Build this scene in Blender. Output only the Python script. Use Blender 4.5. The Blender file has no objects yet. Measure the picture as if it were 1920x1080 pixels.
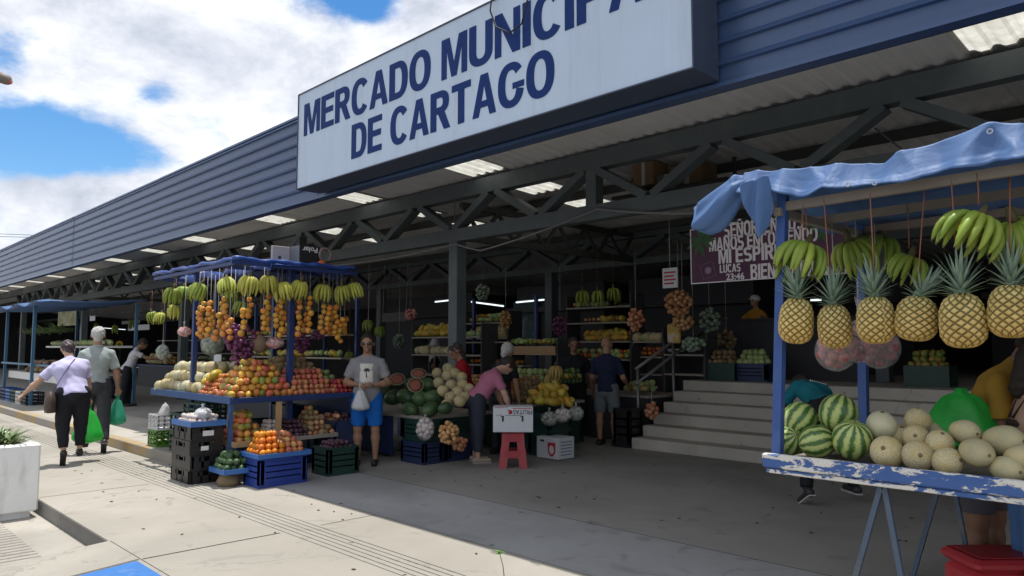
import bpy, math, random
import numpy as np
from mathutils import Vector, Matrix, Euler
random.seed(7)
SC = bpy.context.scene
COL = SC.collection
R = math.radians

# ---------------------------------------------------------------- materials
MATS = {}
def _n(nt, t, **kw):
    n = nt.nodes.new(t)
    for k, v in kw.items():
        setattr(n, k, v)
    return n
def rgba(c): return (c[0], c[1], c[2], 1.0)
def base_mat(name):
    m = bpy.data.materials.new(name); m.use_nodes = True
    nt = m.node_tree
    b = nt.nodes['Principled BSDF']
    return m, nt, b
def noise(nt, scale, detail=4, rough=.6, vec=None, dist=0.0):
    n = _n(nt, 'ShaderNodeTexNoise')
    n.inputs['Scale'].default_value = scale; n.inputs['Detail'].default_value = detail
    n.inputs['Roughness'].default_value = rough; n.inputs['Distortion'].default_value = dist
    if vec is not None: nt.links.new(vec, n.inputs['Vector'])
    return n
def ramp(nt, fac, stops):
    r = _n(nt, 'ShaderNodeValToRGB')
    el = r.color_ramp.elements
    while len(el) < len(stops): el.new(0.5)
    for e, (p, c) in zip(el, stops):
        e.position = p; e.color = rgba(c) if len(c) == 3 else c
    nt.links.new(fac, r.inputs['Fac'])
    return r
def mixc(nt, fac, a, b, mode='MIX'):
    m = _n(nt, 'ShaderNodeMix', data_type='RGBA', blend_type=mode)
    for sock, v in ((m.inputs[0], fac), (m.inputs[6], a), (m.inputs[7], b)):
        if hasattr(v, 'is_output'): nt.links.new(v, sock)
        elif isinstance(v, (int, float)): sock.default_value = v
        else: sock.default_value = rgba(v)
    return m.outputs[2]
def mth(nt, op, a, b=0.0, c=None):
    m = _n(nt, 'ShaderNodeMath', operation=op)
    for s, v in zip(m.inputs, (a, b, c if c is not None else 0.0)):
        if hasattr(v, 'is_output'): nt.links.new(v, s)
        else: s.default_value = v
    return m.outputs[0]
def objvec(nt):
    return _n(nt, 'ShaderNodeTexCoord').outputs['Object']
def bumpy(nt, b, height, strength=.3, dist=.01):
    bp = _n(nt, 'ShaderNodeBump')
    bp.inputs['Strength'].default_value = strength; bp.inputs['Distance'].default_value = dist
    nt.links.new(height, bp.inputs['Height']); nt.links.new(bp.outputs['Normal'], b.inputs['Normal'])
def M(name, col, rough=.6, var=.18, scale=9.0, bump=0.0, bscale=60, metal=0.0, spec=.4, rnd=0.0, hue=0.0, col2=None, c2t=(.45, .65), c2s=None, trans=0.0):
    """Plain noisy material; col2 = second colour in patches; rnd/hue = differs per object."""
    if name in MATS: return MATS[name]
    m, nt, b = base_mat(name)
    v = objvec(nt)
    n = noise(nt, scale, 6, .65, v)
    c = mixc(nt, mth(nt, 'MULTIPLY_ADD', n.outputs['Fac'], 1.0, 0.0), [x * (1 - var) for x in col], [min(1, x * (1 + var)) for x in col])
    if col2 is not None:
        n2 = noise(nt, c2s or scale * .6, 5, .6, v, .4)
        rr = ramp(nt, n2.outputs['Fac'], [(c2t[0], (0, 0, 0)), (c2t[1], (1, 1, 1))])
        c = mixc(nt, rr.outputs['Color'], c, col2)
    if rnd or hue:
        oi = _n(nt, 'ShaderNodeObjectInfo')
        h = _n(nt, 'ShaderNodeHueSaturation')
        nt.links.new(c, h.inputs['Color'])
        nt.links.new(mth(nt, 'MULTIPLY_ADD', oi.outputs['Random'], 2 * rnd, 1 - rnd), h.inputs['Value'])
        frac = mth(nt, 'FRACT', mth(nt, 'MULTIPLY', oi.outputs['Random'], 7.31))
        nt.links.new(mth(nt, 'MULTIPLY_ADD', frac, 2 * hue, .5 - hue), h.inputs['Hue'])
        c = h.outputs['Color']
    nt.links.new(c, b.inputs['Base Color'])
    b.inputs['Metallic'].default_value = metal
    b.inputs['Specular IOR Level'].default_value = spec
    rn = mth(nt, 'MULTIPLY_ADD', n.outputs['Fac'], .2, rough - .1)
    nt.links.new(rn, b.inputs['Roughness'])
    if trans: b.inputs['Transmission Weight'].default_value = trans
    if bump:
        nb = noise(nt, bscale, 4, .6, v)
        bumpy(nt, b, nb.outputs['Fac'], bump)
    MATS[name] = m
    return m

# ---------------------------------------------------------------- mesh builder
class MB:
    def __init__(s, org=(0, 0, 0)):
        s.v = []; s.f = []; s.mi = []; s.sm = []; s.o = Vector(org)
    def add(s, vs, fs, mi=0, smooth=False):
        k = len(s.v)
        s.v += [tuple(Vector(p) - s.o) for p in vs]
        s.f += [tuple(i + k for i in f) for f in fs]
        s.mi += [mi] * len(fs); s.sm += [smooth] * len(fs)
        return s
    def box(s, x0, x1, y0, y1, z0, z1, mi=0, bev=0.0, rot=0.0, mat=None):
        c = Vector(((x0 + x1) / 2, (y0 + y1) / 2, (z0 + z1) / 2))
        hx, hy, hz = abs(x1 - x0) / 2, abs(y1 - y0) / 2, abs(z1 - z0) / 2
        rm = mat or Matrix.Rotation(rot, 3, 'Z')
        if bev <= 0:
            P = [(sx * hx, sy * hy, sz * hz) for sz in (-1, 1) for sy in (-1, 1) for sx in (-1, 1)]
            F = [(0, 2, 3, 1), (4, 5, 7, 6), (0, 1, 5, 4), (2, 6, 7, 3), (0, 4, 6, 2), (1, 3, 7, 5)]
        else:
            b = min(bev, hx * .9, hy * .9, hz * .9)
            P = []; F = []
            def ring(ex, ey, z):
                k = len(P)
                for px, py in ((ex, ey - b), (ex - b, ey), (-ex + b, ey), (-ex, ey - b), (-ex, -ey + b), (-ex + b, -ey), (ex - b, -ey), (ex, -ey + b)):
                    P.append((px, py, z))
                return list(range(k, k + 8))
            rs = [ring(hx - b, hy - b, -hz), ring(hx, hy, -hz + b), ring(hx, hy, hz - b), ring(hx - b, hy - b, hz)]
            for a, c2 in zip(rs, rs[1:]):
                for i in range(8):
                    j = (i + 1) % 8
                    F.append((a[i], a[j], c2[j], c2[i]))
            F.append(tuple(rs[0][::-1])); F.append(tuple(rs[3]))
        return s.add([rm @ Vector(p) + c for p in P], F, mi)
    def tube(s, pts, r, n=8, mi=0, caps=True, smooth=True, flat=1.0):
        pts = [Vector(p) for p in pts]
        if not hasattr(r, '__len__'): r = [r] * len(pts)
        V = []; F = []
        prev = None
        for i, p in enumerate(pts):
            d = (pts[min(i + 1, len(pts) - 1)] - pts[max(i - 1, 0)])
            d = d.normalized() if d.length > 1e-9 else Vector((0, 0, 1))
            if prev is None:
                a = d.cross(Vector((0, 0, 1)))
                if a.length < .05: a = Vector((1, 0, 0))
                a.normalize()
            else:
                a = prev - d * prev.dot(d)
                a = a.normalized() if a.length > 1e-6 else d.orthogonal().normalized()
            prev = a; b = d.cross(a)
            for k in range(n):
                t = 2 * math.pi * k / n
                V.append(p + (a * math.cos(t) + b * math.sin(t) * flat) * r[i])
        for i in range(len(pts) - 1):
            for k in range(n):
                j = (k + 1) % n
                F.append((i * n + k, i * n + j, (i + 1) * n + j, (i + 1) * n + k))
        if caps:
            F.append(tuple(range(n))[::-1]); F.append(tuple(range((len(pts) - 1) * n, len(pts) * n)))
        return s.add(V, F, mi, smooth)
    def bar(s, a, b, w, h, mi=0, upv=(0, 0, 1)):
        a = Vector(a); b = Vector(b); d = (b - a).normalized()
        sd = d.cross(Vector(upv))
        if sd.length < .01: sd = d.cross(Vector((1, 0, 0)))
        sd.normalize(); u = sd.cross(d)
        V = [p + sd * (w / 2 * i) + u * (h / 2 * j) for p in (a, b) for i, j in ((-1, -1), (1, -1), (1, 1), (-1, 1))]
        F = [(0, 1, 2, 3)[::-1], (4, 5, 6, 7), (0, 1, 5, 4), (1, 2, 6, 5), (2, 3, 7, 6), (3, 0, 4, 7)]
        return s.add(V, F, mi)
    def lathe(s, prof, n=20, c=(0, 0, 0), mi=0, smooth=True, fn=None):
        V = []; F = []
        for r, z in prof:
            for k in range(n):
                t = 2 * math.pi * k / n
                p = Vector((r * math.cos(t), r * math.sin(t), z))
                if fn: p = fn(p, t)
                V.append(p + Vector(c))
        m = len(prof)
        for i in range(m - 1):
            for k in range(n):
                j = (k + 1) % n
                F.append((i * n + k, i * n + j, (i + 1) * n + j, (i + 1) * n + k))
        F.append(tuple(range(n))[::-1]); F.append(tuple(range((m - 1) * n, m * n)))
        return s.add(V, F, mi, smooth)
    def ell(s, c, rad, n=16, m=10, mi=0, fn=None, mat=None):
        V = []; F = []
        c = Vector(c)
        def P(t, f):
            p = Vector((math.sin(t) * math.cos(f), math.sin(t) * math.sin(f), math.cos(t)))
            k = fn(p) if fn else 1.0
            q = Vector((p.x * rad[0], p.y * rad[1], p.z * rad[2])) * k
            return (mat @ q if mat else q) + c
        V.append(P(0, 0))
        for i in range(1, m):
            for k in range(n): V.append(P(math.pi * i / m, 2 * math.pi * k / n))
        V.append(P(math.pi, 0))
        for k in range(n):
            j = (k + 1) % n
            F.append((0, 1 + k, 1 + j))
            for i in range(m - 2):
                a = 1 + i * n
                F.append((a + k, a + n + k, a + n + j, a + j))
            F.append((1 + (m - 2) * n + j, 1 + (m - 2) * n + k, len(V) - 1))
        return s.add(V, F, mi, True)
    def grid(s, fn, nu, nv, mi=0, smooth=True, thick=0.0):
        V = [Vector(fn(i / nu, j / nv)) for j in range(nv + 1) for i in range(nu + 1)]
        F = [(j * (nu + 1) + i, j * (nu + 1) + i + 1, (j + 1) * (nu + 1) + i + 1, (j + 1) * (nu + 1) + i) for j in range(nv) for i in range(nu)]
        s.add(V, F, mi, smooth)
        return s
    def poly(s, pts, th, axis='y', mi=0):
        """closed 2-D outline extruded by th along axis; pts are (a,b) pairs in the other two axes"""
        n = len(pts)
        def P(a, b, t):
            return {'y': (a, t, b), 'x': (t, a, b), 'z': (a, b, t)}[axis]
        V = [P(a, b, 0) for a, b in pts] + [P(a, b, th) for a, b in pts]
        F = [tuple(range(n)), tuple(range(n, 2 * n))[::-1]] + [(i, (i + 1) % n, n + (i + 1) % n, n + i) for i in range(n)]
        return s.add(V, F, mi)
    def xf(s, mat):
        s.v = [tuple(mat @ Vector(p)) for p in s.v]; return s
    def merge(s, o, mat=None):
        k = len(s.v)
        s.v += [tuple(mat @ Vector(p)) if mat else p for p in o.v]
        s.f += [tuple(i + k for i in f) for f in o.f]; s.mi += o.mi; s.sm += o.sm
        return s
    def mesh(s, name, mats):
        me = bpy.data.meshes.new(name)
        me.from_pydata(s.v, [], s.f)
        me.polygons.foreach_set('material_index', s.mi)
        me.polygons.foreach_set('use_smooth', s.sm)
        for m in (mats if isinstance(mats, (list, tuple)) else [mats]): me.materials.append(m)
        me.validate(); me.update()
        return me
    def build(s, name, mats, parent=None, label=None, cat=None, group=None, kind=None):
        o = bpy.data.objects.new(name, s.mesh(name, mats))
        COL.objects.link(o)
        if parent is not None: o.parent = parent
        else: o.location = s.o
        return tag(o, label, cat, group, kind)
def tag(o, label=None, cat=None, group=None, kind=None):
    for k, v in (('label', label), ('category', cat), ('group', group), ('kind', kind)):
        if v: o[k] = v
    return o
def thing(name, label, cat, loc=(0, 0, 0), rz=0.0, group=None):
    o = bpy.data.objects.new(name, None); COL.objects.link(o)
    o.empty_display_size = .1
    o.location = loc; o.rotation_euler = (0, 0, rz)
    return tag(o, label, cat, group)
def dup(o, loc=None, rot=None, scale=None, label=None, group=None, parent=None):
    c = o.copy(); COL.objects.link(c)
    if parent is not None: c.parent = parent
    if loc is not None: c.location = loc
    if rot is not None: c.rotation_euler = rot
    if scale is not None: c.scale = (scale,) * 3 if not hasattr(scale, '__len__') else scale
    if label: c['label'] = label
    if group: c['group'] = group
    for ch in o.children: dup(ch, parent=c)
    return c
def text(parent, body, mat, size, loc, rot, name='lettering', th=.004, fat=0.0, sx=1.0, align='CENTER', fit=None, slant=0.0, label=None):
    cu = bpy.data.curves.new('words', 'FONT')
    cu.body = body; cu.size = size; cu.align_x = align; cu.align_y = 'BOTTOM_BASELINE' if False else 'BOTTOM'
    cu.extrude = th; cu.offset = fat; cu.resolution_u = 3; cu.shear = slant
    to = bpy.data.objects.new('words', cu)
    me = bpy.data.meshes.new_from_object(to)
    bpy.data.objects.remove(to); bpy.data.curves.remove(cu)
    xs = [v.co.x for v in me.vertices]; ys = [v.co.y for v in me.vertices]
    kx, ky = sx, 1.0
    if fit:                       # (width, height) of the printed line, origin at its lower left corner
        kx = fit[0] / (max(xs) - min(xs)); ky = fit[1] / (max(ys) - min(ys))
        for v in me.vertices: v.co = ((v.co.x - min(xs)) * kx, (v.co.y - min(ys)) * ky, v.co.z)
    else:
        for v in me.vertices: v.co.x *= kx
    me.materials.clear(); me.materials.append(mat)
    me.name = name
    o = bpy.data.objects.new(name, me); COL.objects.link(o)
    o.parent = parent; o.location = loc; o.rotation_euler = rot
    if label: o['label'] = label
    return o
# the camera's own numbers, so that spots measured in the photograph become points at a real distance
CAMH, CF = 1.6, 1380.0
YAW = R(45.4); PIT = math.atan(110 / 1380)
_fw = Vector((-math.sin(YAW) * math.cos(PIT), math.cos(YAW) * math.cos(PIT), math.sin(PIT)))
_rt = Vector((math.cos(YAW), math.sin(YAW), 0)); _up = _rt.cross(_fw)
def ray(px, py): return _fw + _rt * ((px - 960) / CF) - _up * ((py - 540) / CF)
def at(px, py, x=None, y=None, z=None):
    d = ray(px, py)
    t = x / d.x if x is not None else y / d.y if y is not None else (z - CAMH) / d.z
    return Vector((0, 0, CAMH)) + d * t

cam = bpy.data.cameras.new('camera'); camo = bpy.data.objects.new('camera', cam); COL.objects.link(camo)
camo.location = (0, 0, CAMH); camo.rotation_euler = (R(90) + PIT, 0, YAW)
cam.sensor_width = 36; cam.lens = CF / 1920 * 36; cam.clip_end = 5000; cam.clip_start = .05
SC.camera = camo
SC.render.resolution_x = 1024; SC.render.resolution_y = 576
SC.view_settings.view_transform = 'Standard'; SC.view_settings.look = 'None'
SC.view_settings.exposure = 0.74; SC.view_settings.gamma = 1.0
SC.cycles.use_denoising = True
SC.cycles.max_bounces = 8; SC.cycles.diffuse_bounces = 4; SC.cycles.transmission_bounces = 6; SC.cycles.transparent_max_bounces = 12
SC.cycles.sample_clamp_indirect = 6.0

# ---------------------------------------------------------------- light
SUND = Vector((-.12, .106, .985)).normalized()
sl = bpy.data.lights.new('sun', 'SUN'); sl.energy = 3.0; sl.angle = R(.5); sl.color = (1, .965, .90)
so = bpy.data.objects.new('sun', sl); COL.objects.link(so)
so.rotation_euler = SUND.to_track_quat('Z', 'Y').to_euler()
W = bpy.data.worlds.new('World'); SC.world = W; W.use_nodes = True
nt = W.node_tree
for n in list(nt.nodes): nt.nodes.remove(n)
out = _n(nt, 'ShaderNodeOutputWorld')
sky = _n(nt, 'ShaderNodeTexSky', sky_type='NISHITA')
sky.sun_disc = False
sky.sun_elevation = math.asin(SUND.z); sky.sun_rotation = math.atan2(SUND.x, SUND.y)
sky.altitude = 1400; sky.air_density = 1.2; sky.dust_density = .3; sky.ozone_density = 2.5
hs = _n(nt, 'ShaderNodeHueSaturation'); hs.inputs['Saturation'].default_value = 1.3
nt.links.new(sky.outputs[0], hs.inputs['Color'])
bg1 = _n(nt, 'ShaderNodeBackground'); bg1.inputs['Strength'].default_value = .092
nt.links.new(hs.outputs[0], bg1.inputs['Color'])
tc = _n(nt, 'ShaderNodeTexCoord')
D = tc.outputs['Generated']
mp = _n(nt, 'ShaderNodeMapping'); mp.inputs['Scale'].default_value = (1, 1, 1.9); mp.inputs['Location'].default_value = (3.1, 1.7, .4)
nt.links.new(D, mp.inputs['Vector'])
n1 = noise(nt, 5.2, 11, .60, mp.outputs[0], .1)
n2 = noise(nt, 5.0, 10, .62, mp.outputs[0], .2)
def vdot(vec):
    d = _n(nt, 'ShaderNodeVectorMath', operation='DOT_PRODUCT')
    nt.links.new(D, d.inputs[0]); d.inputs[1].default_value = vec
    return d.outputs['Value']
# breaks of blue between the clouds: (direction, half width, half height, depth)
def gap(px, py, sw, sh, amp, roll=0.0):
    c = ray(px, py).normalized()
    e1 = Vector((-c.y, c.x, 0)).normalized() * -1; e2 = e1.cross(c) * 1
    e1, e2 = e1 * math.cos(roll) + e2 * math.sin(roll), e2 * math.cos(roll) - e1 * math.sin(roll)
    a = mth(nt, 'DIVIDE', vdot(e1), sw); b = mth(nt, 'DIVIDE', vdot(e2), sh)
    q = mth(nt, 'ADD', mth(nt, 'MULTIPLY', a, a), mth(nt, 'MULTIPLY', b, b))
    front = mth(nt, 'GREATER_THAN', vdot(c), 0.0)
    return mth(nt, 'MULTIPLY', mth(nt, 'MULTIPLY', mth(nt, 'EXPONENT', mth(nt, 'MULTIPLY', q, -1.0)), amp), front)
cov = mth(nt, 'ADD', n1.outputs['Fac'], .17)
for g in [(60, 280, .085, .05, .44, -.35), (235, 275, .075, .032, .33, -.25), (290, 172, .04, .022, .22, .3), (5, 105, .03, .03, .26, 0), (690, -10, .05, .03, .3, 0), (455, 60, .02, .014, .10, 0), (420, 250, .02, .03, .08, 0),
          (330, 110, .25, .07, -.12, .1), (180, 385, .2, .035, -.22, -.15)]:
    cov = mth(nt, 'SUBTRACT', cov, gap(*g))
mask = _n(nt, 'ShaderNodeMapRange', interpolation_type='SMOOTHSTEP')
nt.links.new(cov, mask.inputs['Value']); mask.inputs['From Min'].default_value = .45; mask.inputs['From Max'].default_value = .66
shade = ramp(nt, n2.outputs['Fac'], [(.32, (.38, .42, .50)), (.45, (.56, .59, .66)), (.56, (.74, .76, .80)), (.66, (.88, .89, .91))])
bg2 = _n(nt, 'ShaderNodeBackground'); bg2.inputs['Strength'].default_value = .84
nt.links.new(shade.outputs['Color'], bg2.inputs['Color'])
mx = _n(nt, 'ShaderNodeMixShader')
nt.links.new(mask.outputs[0], mx.inputs[0]); nt.links.new(bg1.outputs[0], mx.inputs[1]); nt.links.new(bg2.outputs[0], mx.inputs[2])
nt.links.new(mx.outputs[0], out.inputs['Surface'])
# ---------------------------------------------------------------- ground
def concrete(name, col, stain, joints=None, rough=.85, spots=True):
    m, nt, b = base_mat(name)
    v = objvec(nt)
    a = noise(nt, .7, 6, .62, v, .3); c = noise(nt, 7, 6, .7, v); e = noise(nt, 90, 3, .6, v)
    k = mixc(nt, ramp(nt, a.outputs['Fac'], [(.34, (0, 0, 0)), (.66, (1, 1, 1))]).outputs['Color'], stain, col)
    k = mixc(nt, mth(nt, 'MULTIPLY', c.outputs['Fac'], .55), k, [x * .62 for x in col])
    k = mixc(nt, mth(nt, 'MULTIPLY', e.outputs['Fac'], .35), k, [min(1, x * 1.25) for x in col])
    if spots:                                     # old gum and oil spots
        vo = _n(nt, 'ShaderNodeTexVoronoi'); vo.inputs['Scale'].default_value = 2.1
        nt.links.new(v, vo.inputs['Vector'])
        k = mixc(nt, ramp(nt, vo.outputs['Distance'], [(.035, (1, 1, 1)), (.06, (0, 0, 0))]).outputs['Color'], k, [x * .42 for x in stain])
        wv = noise(nt, 1.6, 3, .5, v, 2.5)
        k = mixc(nt, ramp(nt, wv.outputs['Fac'], [(.60, (0, 0, 0)), (.72, (.45, .45, .45))]).outputs['Color'], k, [x * .62 for x in stain])
    if spots:                                     # hairline cracks and broad tyre and foot wear
        dv = noise(nt, 1.3, 5, .65, v); ad = _n(nt, 'ShaderNodeVectorMath', operation='ADD'); nt.links.new(v, ad.inputs[0]); nt.links.new(dv.outputs['Color'], ad.inputs[1])
        ck = _n(nt, 'ShaderNodeTexVoronoi', feature='DISTANCE_TO_EDGE'); ck.inputs['Scale'].default_value = .42; nt.links.new(ad.outputs[0], ck.inputs['Vector'])
        gate = ramp(nt, noise(nt, .55, 2, .5, v).outputs['Fac'], [(.54, (0, 0, 0)), (.62, (.45, .45, .45))])
        k = mixc(nt, mth(nt, 'MULTIPLY', ramp(nt, ck.outputs['Distance'], [(.002, (1, 1, 1)), (.007, (0, 0, 0))]).outputs['Color'], gate.outputs['Color']), k, [x * .35 for x in stain])
        bw = noise(nt, .33, 3, .55, v, .8)
        k = mixc(nt, ramp(nt, bw.outputs['Fac'], [(.46, (0, 0, 0)), (.62, (.5, .5, .5))]).outputs['Color'], k, [x * .78 for x in stain])
    nt.links.new(k, b.inputs['Base Color']); b.inputs['Roughness'].default_value = rough
    b.inputs['Specular IOR Level'].default_value = .3
    bumpy(nt, b, mth(nt, 'ADD', c.outputs['Fac'], mth(nt, 'MULTIPLY', e.outputs['Fac'], .6)), .35, .006)
    MATS[name] = m
    return m
m_pave = concrete('pavement concrete', (.385, .36, .315), (.30, .28, .243))
m_pave_shade = concrete('pavement concrete toned for shade', (.36, .36, .36), (.25, .25, .25))  # greyer pavement copy, the roof's shade painted into its colour
m_floor = concrete('grey market concrete', (.33, .315, .295), (.235, .225, .21))
m_road = concrete('grooved gutter concrete', (.44, .41, .36), (.30, .28, .25))
m_kerbface = concrete('dirty kerb concrete', (.26, .25, .23), (.14, .135, .125))  # darker than the pavement concrete
m_dark = M('dark seam', (.05, .047, .04), .95)
m_slab = concrete('raised slab concrete', (.46, .43, .38), (.34, .32, .28))
m_stair = concrete('stair concrete', (.54, .505, .44), (.41, .385, .335))

def kindst(o): o['kind'] = 'structure'; return o
g = MB(); g.add([(-400, -400, -.16), (400, -400, -.16), (400, 400, -.16), (-400, 400, -.16)], [(0, 1, 2, 3)])
kindst(g.build('ground', M('street asphalt', (.09, .09, .092), .9, .25, 3, .3)))
KX = -6.76                                        # where the dropped gutter ends and the ramp starts
g = MB()
g.box(-60, KX, 2.0, 5.3, -.3, 0); g.box(KX, 14, 2.0, 5.3, -.3, 0)
pave = kindst(g.build('pavement', m_pave))
j = MB()
for x in (-60, ): pass
def strip(mb, a, b, w, z=.003):
    a = Vector((a[0], a[1], z)); b = Vector((b[0], b[1], z)); d = (b - a).normalized(); n = Vector((-d.y, d.x, 0)) * w / 2
    mb.add([a - n, b - n, b + n, a + n], [(0, 1, 2, 3)])
for x in (-6.02, -2.9, .2, -9.2, -12.4, -15.6, -18.8, -22):
    strip(j, (x, 2.02), (x, 3.13), .010 if x != -6.02 else .014)
    strip(j, (x, 3.52), (x, 5.28), .008)
strip(j, (-60, 5.3), (14, 5.3), .012)
strip(j, (KX, 2.0), (-4.0, 2.0), .02)
j.build('pavement_joint', m_dark, pave)
t = MB()
for k in range(6):
    y = 3.17 + k * .062
    t.box(-60, 14, y, y + .03, .0, .006)
t.build('tactile_strip', m_pave, pave)
sw = MB(); sw.grid(lambda u, v: (KX + u * 20, 2.0 - v * 2.4, .004 - v * .165), 4, 2, 0, False)
apron = kindst(sw.build('ramp', m_pave))
j = MB()
def rz(y): return .010 - (2.0 - y) / 2.4 * .165
j.add([(-6.02, 1.99, rz(1.99)), (-6.02, -.4, rz(-.4)), (-6.006, -.4, rz(-.4)), (-6.006, 1.99, rz(1.99))], [(0, 1, 2, 3)])
j.build('ramp_joint', m_dark, apron)
# worn blue paint patch on the ramp
bp = MB(); bp.add([(-5.98, 1.965, rz(1.965)), (-5.98, .3, rz(.3)), (-4.62, .3, rz(.3)), (-4.62, 1.965, rz(1.965))], [(0, 1, 2, 3)])
m_bluepaint = M('blue ground paint', (.03, .14, .40), .7, .3, 14, .2, col2=(.10, .20, .38), c2t=(.55, .75))
kindst(bp.build('painted_marking', m_bluepaint))
gt = MB()
gt.box(-60, KX, -1.5, 2.0, -.28, -.145)
gut = kindst(gt.build('gutter_slab', m_road))
gr = MB()
for k in range(34):
    x = KX - .28 - k * .105
    gr.box(x - .036, x + .036, -1.2, 1.62, -.145, -.128, bev=.006)
gr.build('gutter_rib', m_road, gut)
kf = MB(); kf.box(-60, KX + .002, 1.994, 1.9985, -.16, -.008)
kf.build('kerb_face', m_kerbface, pave)
# shaded floor of the market, raised slab with painted kerb on the left
fl = MB(); fl.box(-60, 14, 5.3, 40, -.3, -.002); kindst(fl.build('market_floor', m_floor))
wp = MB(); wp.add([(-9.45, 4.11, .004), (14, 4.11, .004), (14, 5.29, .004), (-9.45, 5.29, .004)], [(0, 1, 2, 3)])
kindst(wp.build('pavement_shade_band', m_pave_shade))  # same pavement, shade painted in from the shadow edge inward
rs = MB()
SLX = -10.35
rs.add([(-60, 3.99, 0), (SLX, 3.99, 0), (SLX + .9, 3.99, .0), (SLX + .9, 5.3, .0), (SLX, 5.3, 0), (-60, 5.3, 0),
        (-60, 3.99, .14), (SLX, 3.99, .14), (SLX + .9, 3.99, .006), (SLX + .9, 5.3, .006), (SLX, 5.3, .14), (-60, 5.3, .14)],
       [(6, 7, 10, 11), (7, 8, 9, 10), (0, 1, 7, 6), (1, 2, 8, 7)])
slab = kindst(rs.build('raised_slab', m_slab))
rs = MB(); rs.add([(-60, 5.3, .14), (SLX, 5.3, .14), (SLX + .9, 5.3, .006), (SLX + .9, 12, .006), (SLX, 12, .14), (-60, 12, .14)], [(0, 1, 4, 5), (1, 2, 3, 4)])
rs.build('inner_slab', m_floor, slab)
m_kerb, nt, b = base_mat('kerb with worn yellow paint')
v = objvec(nt); sx = _n(nt, 'ShaderNodeSeparateXYZ'); nt.links.new(v, sx.inputs[0])
st = mth(nt, 'GREATER_THAN', mth(nt, 'SINE', mth(nt, 'MULTIPLY', sx.outputs['X'], 1.9)), -.3)
nn = noise(nt, 6, 6, .7, v, .6)
wear = ramp(nt, nn.outputs['Fac'], [(.40, (1, 1, 1)), (.56, (0, 0, 0))])
c = mixc(nt, mth(nt, 'MULTIPLY', st, wear.outputs['Color']), (.33, .30, .26), (.50, .30, .05))
c = mixc(nt, mth(nt, 'MULTIPLY', nn.outputs['Fac'], .5), c, (.18, .16, .14))
nt.links.new(c, b.inputs['Base Color']); b.inputs['Roughness'].default_value = .85
kb = MB(); kb.box(-60, SLX, 3.83, 3.99, -.02, .145, bev=.012)
kb.add([(SLX, 3.83, 0), (SLX + .9, 3.83, 0), (SLX + .9, 3.99, 0), (SLX, 3.99, 0), (SLX, 3.83, .145), (SLX + .9, 3.83, .008), (SLX + .9, 3.99, .008), (SLX, 3.99, .145)], [(0, 1, 5, 4), (4, 5, 6, 7), (1, 2, 6, 5)])
kindst(kb.build('kerb', m_kerb))

# ---------------------------------------------------------------- the market hall
hall = thing('market_hall', 'long open-fronted market hall with dark blue ribbed fascia and grey steel trusses', 'market hall', (-8, 8, 0))
HO = Vector((-8, 8, 0))
m_fascia, nt, b = base_mat('dark blue ribbed sheet')
v = objvec(nt); nz = noise(nt, 1.2, 6, .6, v, .3)
mp_ = _n(nt, 'ShaderNodeMapping'); mp_.inputs['Scale'].default_value = (.4, 1, 9); nt.links.new(v, mp_.inputs['Vector'])
nz2 = noise(nt, 3, 6, .7, mp_.outputs[0])
c = mixc(nt, nz.outputs['Fac'], (.028, .062, .155), (.050, .098, .215))
c = mixc(nt, mth(nt, 'MULTIPLY', nz2.outputs['Fac'], .35), c, (.075, .115, .195))
mp2_ = _n(nt, 'ShaderNodeMapping'); mp2_.inputs['Scale'].default_value = (7, 1, .35); nt.links.new(v, mp2_.inputs['Vector']); nz3 = noise(nt, 1.6, 6, .7, mp2_.outputs[0])
c = mixc(nt, ramp(nt, nz3.outputs['Fac'], [(.52, (0, 0, 0)), (.75, (.5, .5, .5))]).outputs[0], c, (.08, .10, .16))
nt.links.new(c, b.inputs['Base Color']); b.inputs['Roughness'].default_value = .33; b.inputs['Metallic'].default_value = .15
b.inputs['Specular IOR Level'].default_value = .6
FY, FZ0, FZ1, FX0, FX1 = 4.98, 3.60, 4.83, -62, 9
prof = []                                        # (y, z) profile of the ribbed cladding
nr = 7; hh = (FZ1 - FZ0 - .05) / nr
prof += [(FY + .06, FZ0), (FY, FZ0)]
for k in range(nr):
    z = FZ0 + .02 + k * hh
    prof += [(FY, z + .01), (FY - .004, z + hh * .55), (FY - .006, z + hh - .066), (FY - .042, z + hh - .060), (FY - .044, z + hh - .054), (FY, z + hh - .008)]
prof += [(FY - .02, FZ1 - .03), (FY - .02, FZ1), (FY + .12, FZ1)]
fa = MB(HO); n = len(prof)
segs = [FX0 + i * (FX1 - FX0) / 12 for i in range(13)]
for a, bx in zip(segs, segs[1:]):
    dy = random.uniform(-.006, .006)
    fa.add([(a + .002, y + dy, z) for y, z in prof] + [(bx - .002, y + dy, z) for y, z in prof], [(i, n + i, n + i + 1, i + 1) for i in range(n - 1)])
fa.build('fascia_cladding', m_fascia, hall)
m_steel = M('charcoal painted steel', (.098, .118, .126), .5, .3, 5, .05, spec=.45, col2=(.14, .155, .155), c2t=(.55, .8))
m_steel2 = M('dusty purlin steel', (.055, .057, .055), .7, .3, 4)
bk = MB(HO); bk.box(FX0, FX1, FY + .13, FY + .16, FZ0 + .02, FZ1 - .01); bk.build('fascia_backing', m_steel2, hall)
tr = MB(HO); tr.box(FX0, FX1, FY - .03, FY + .1, FZ0 - .032, FZ0 - .001); tr.build('fascia_trim', m_fascia, hall)
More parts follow.
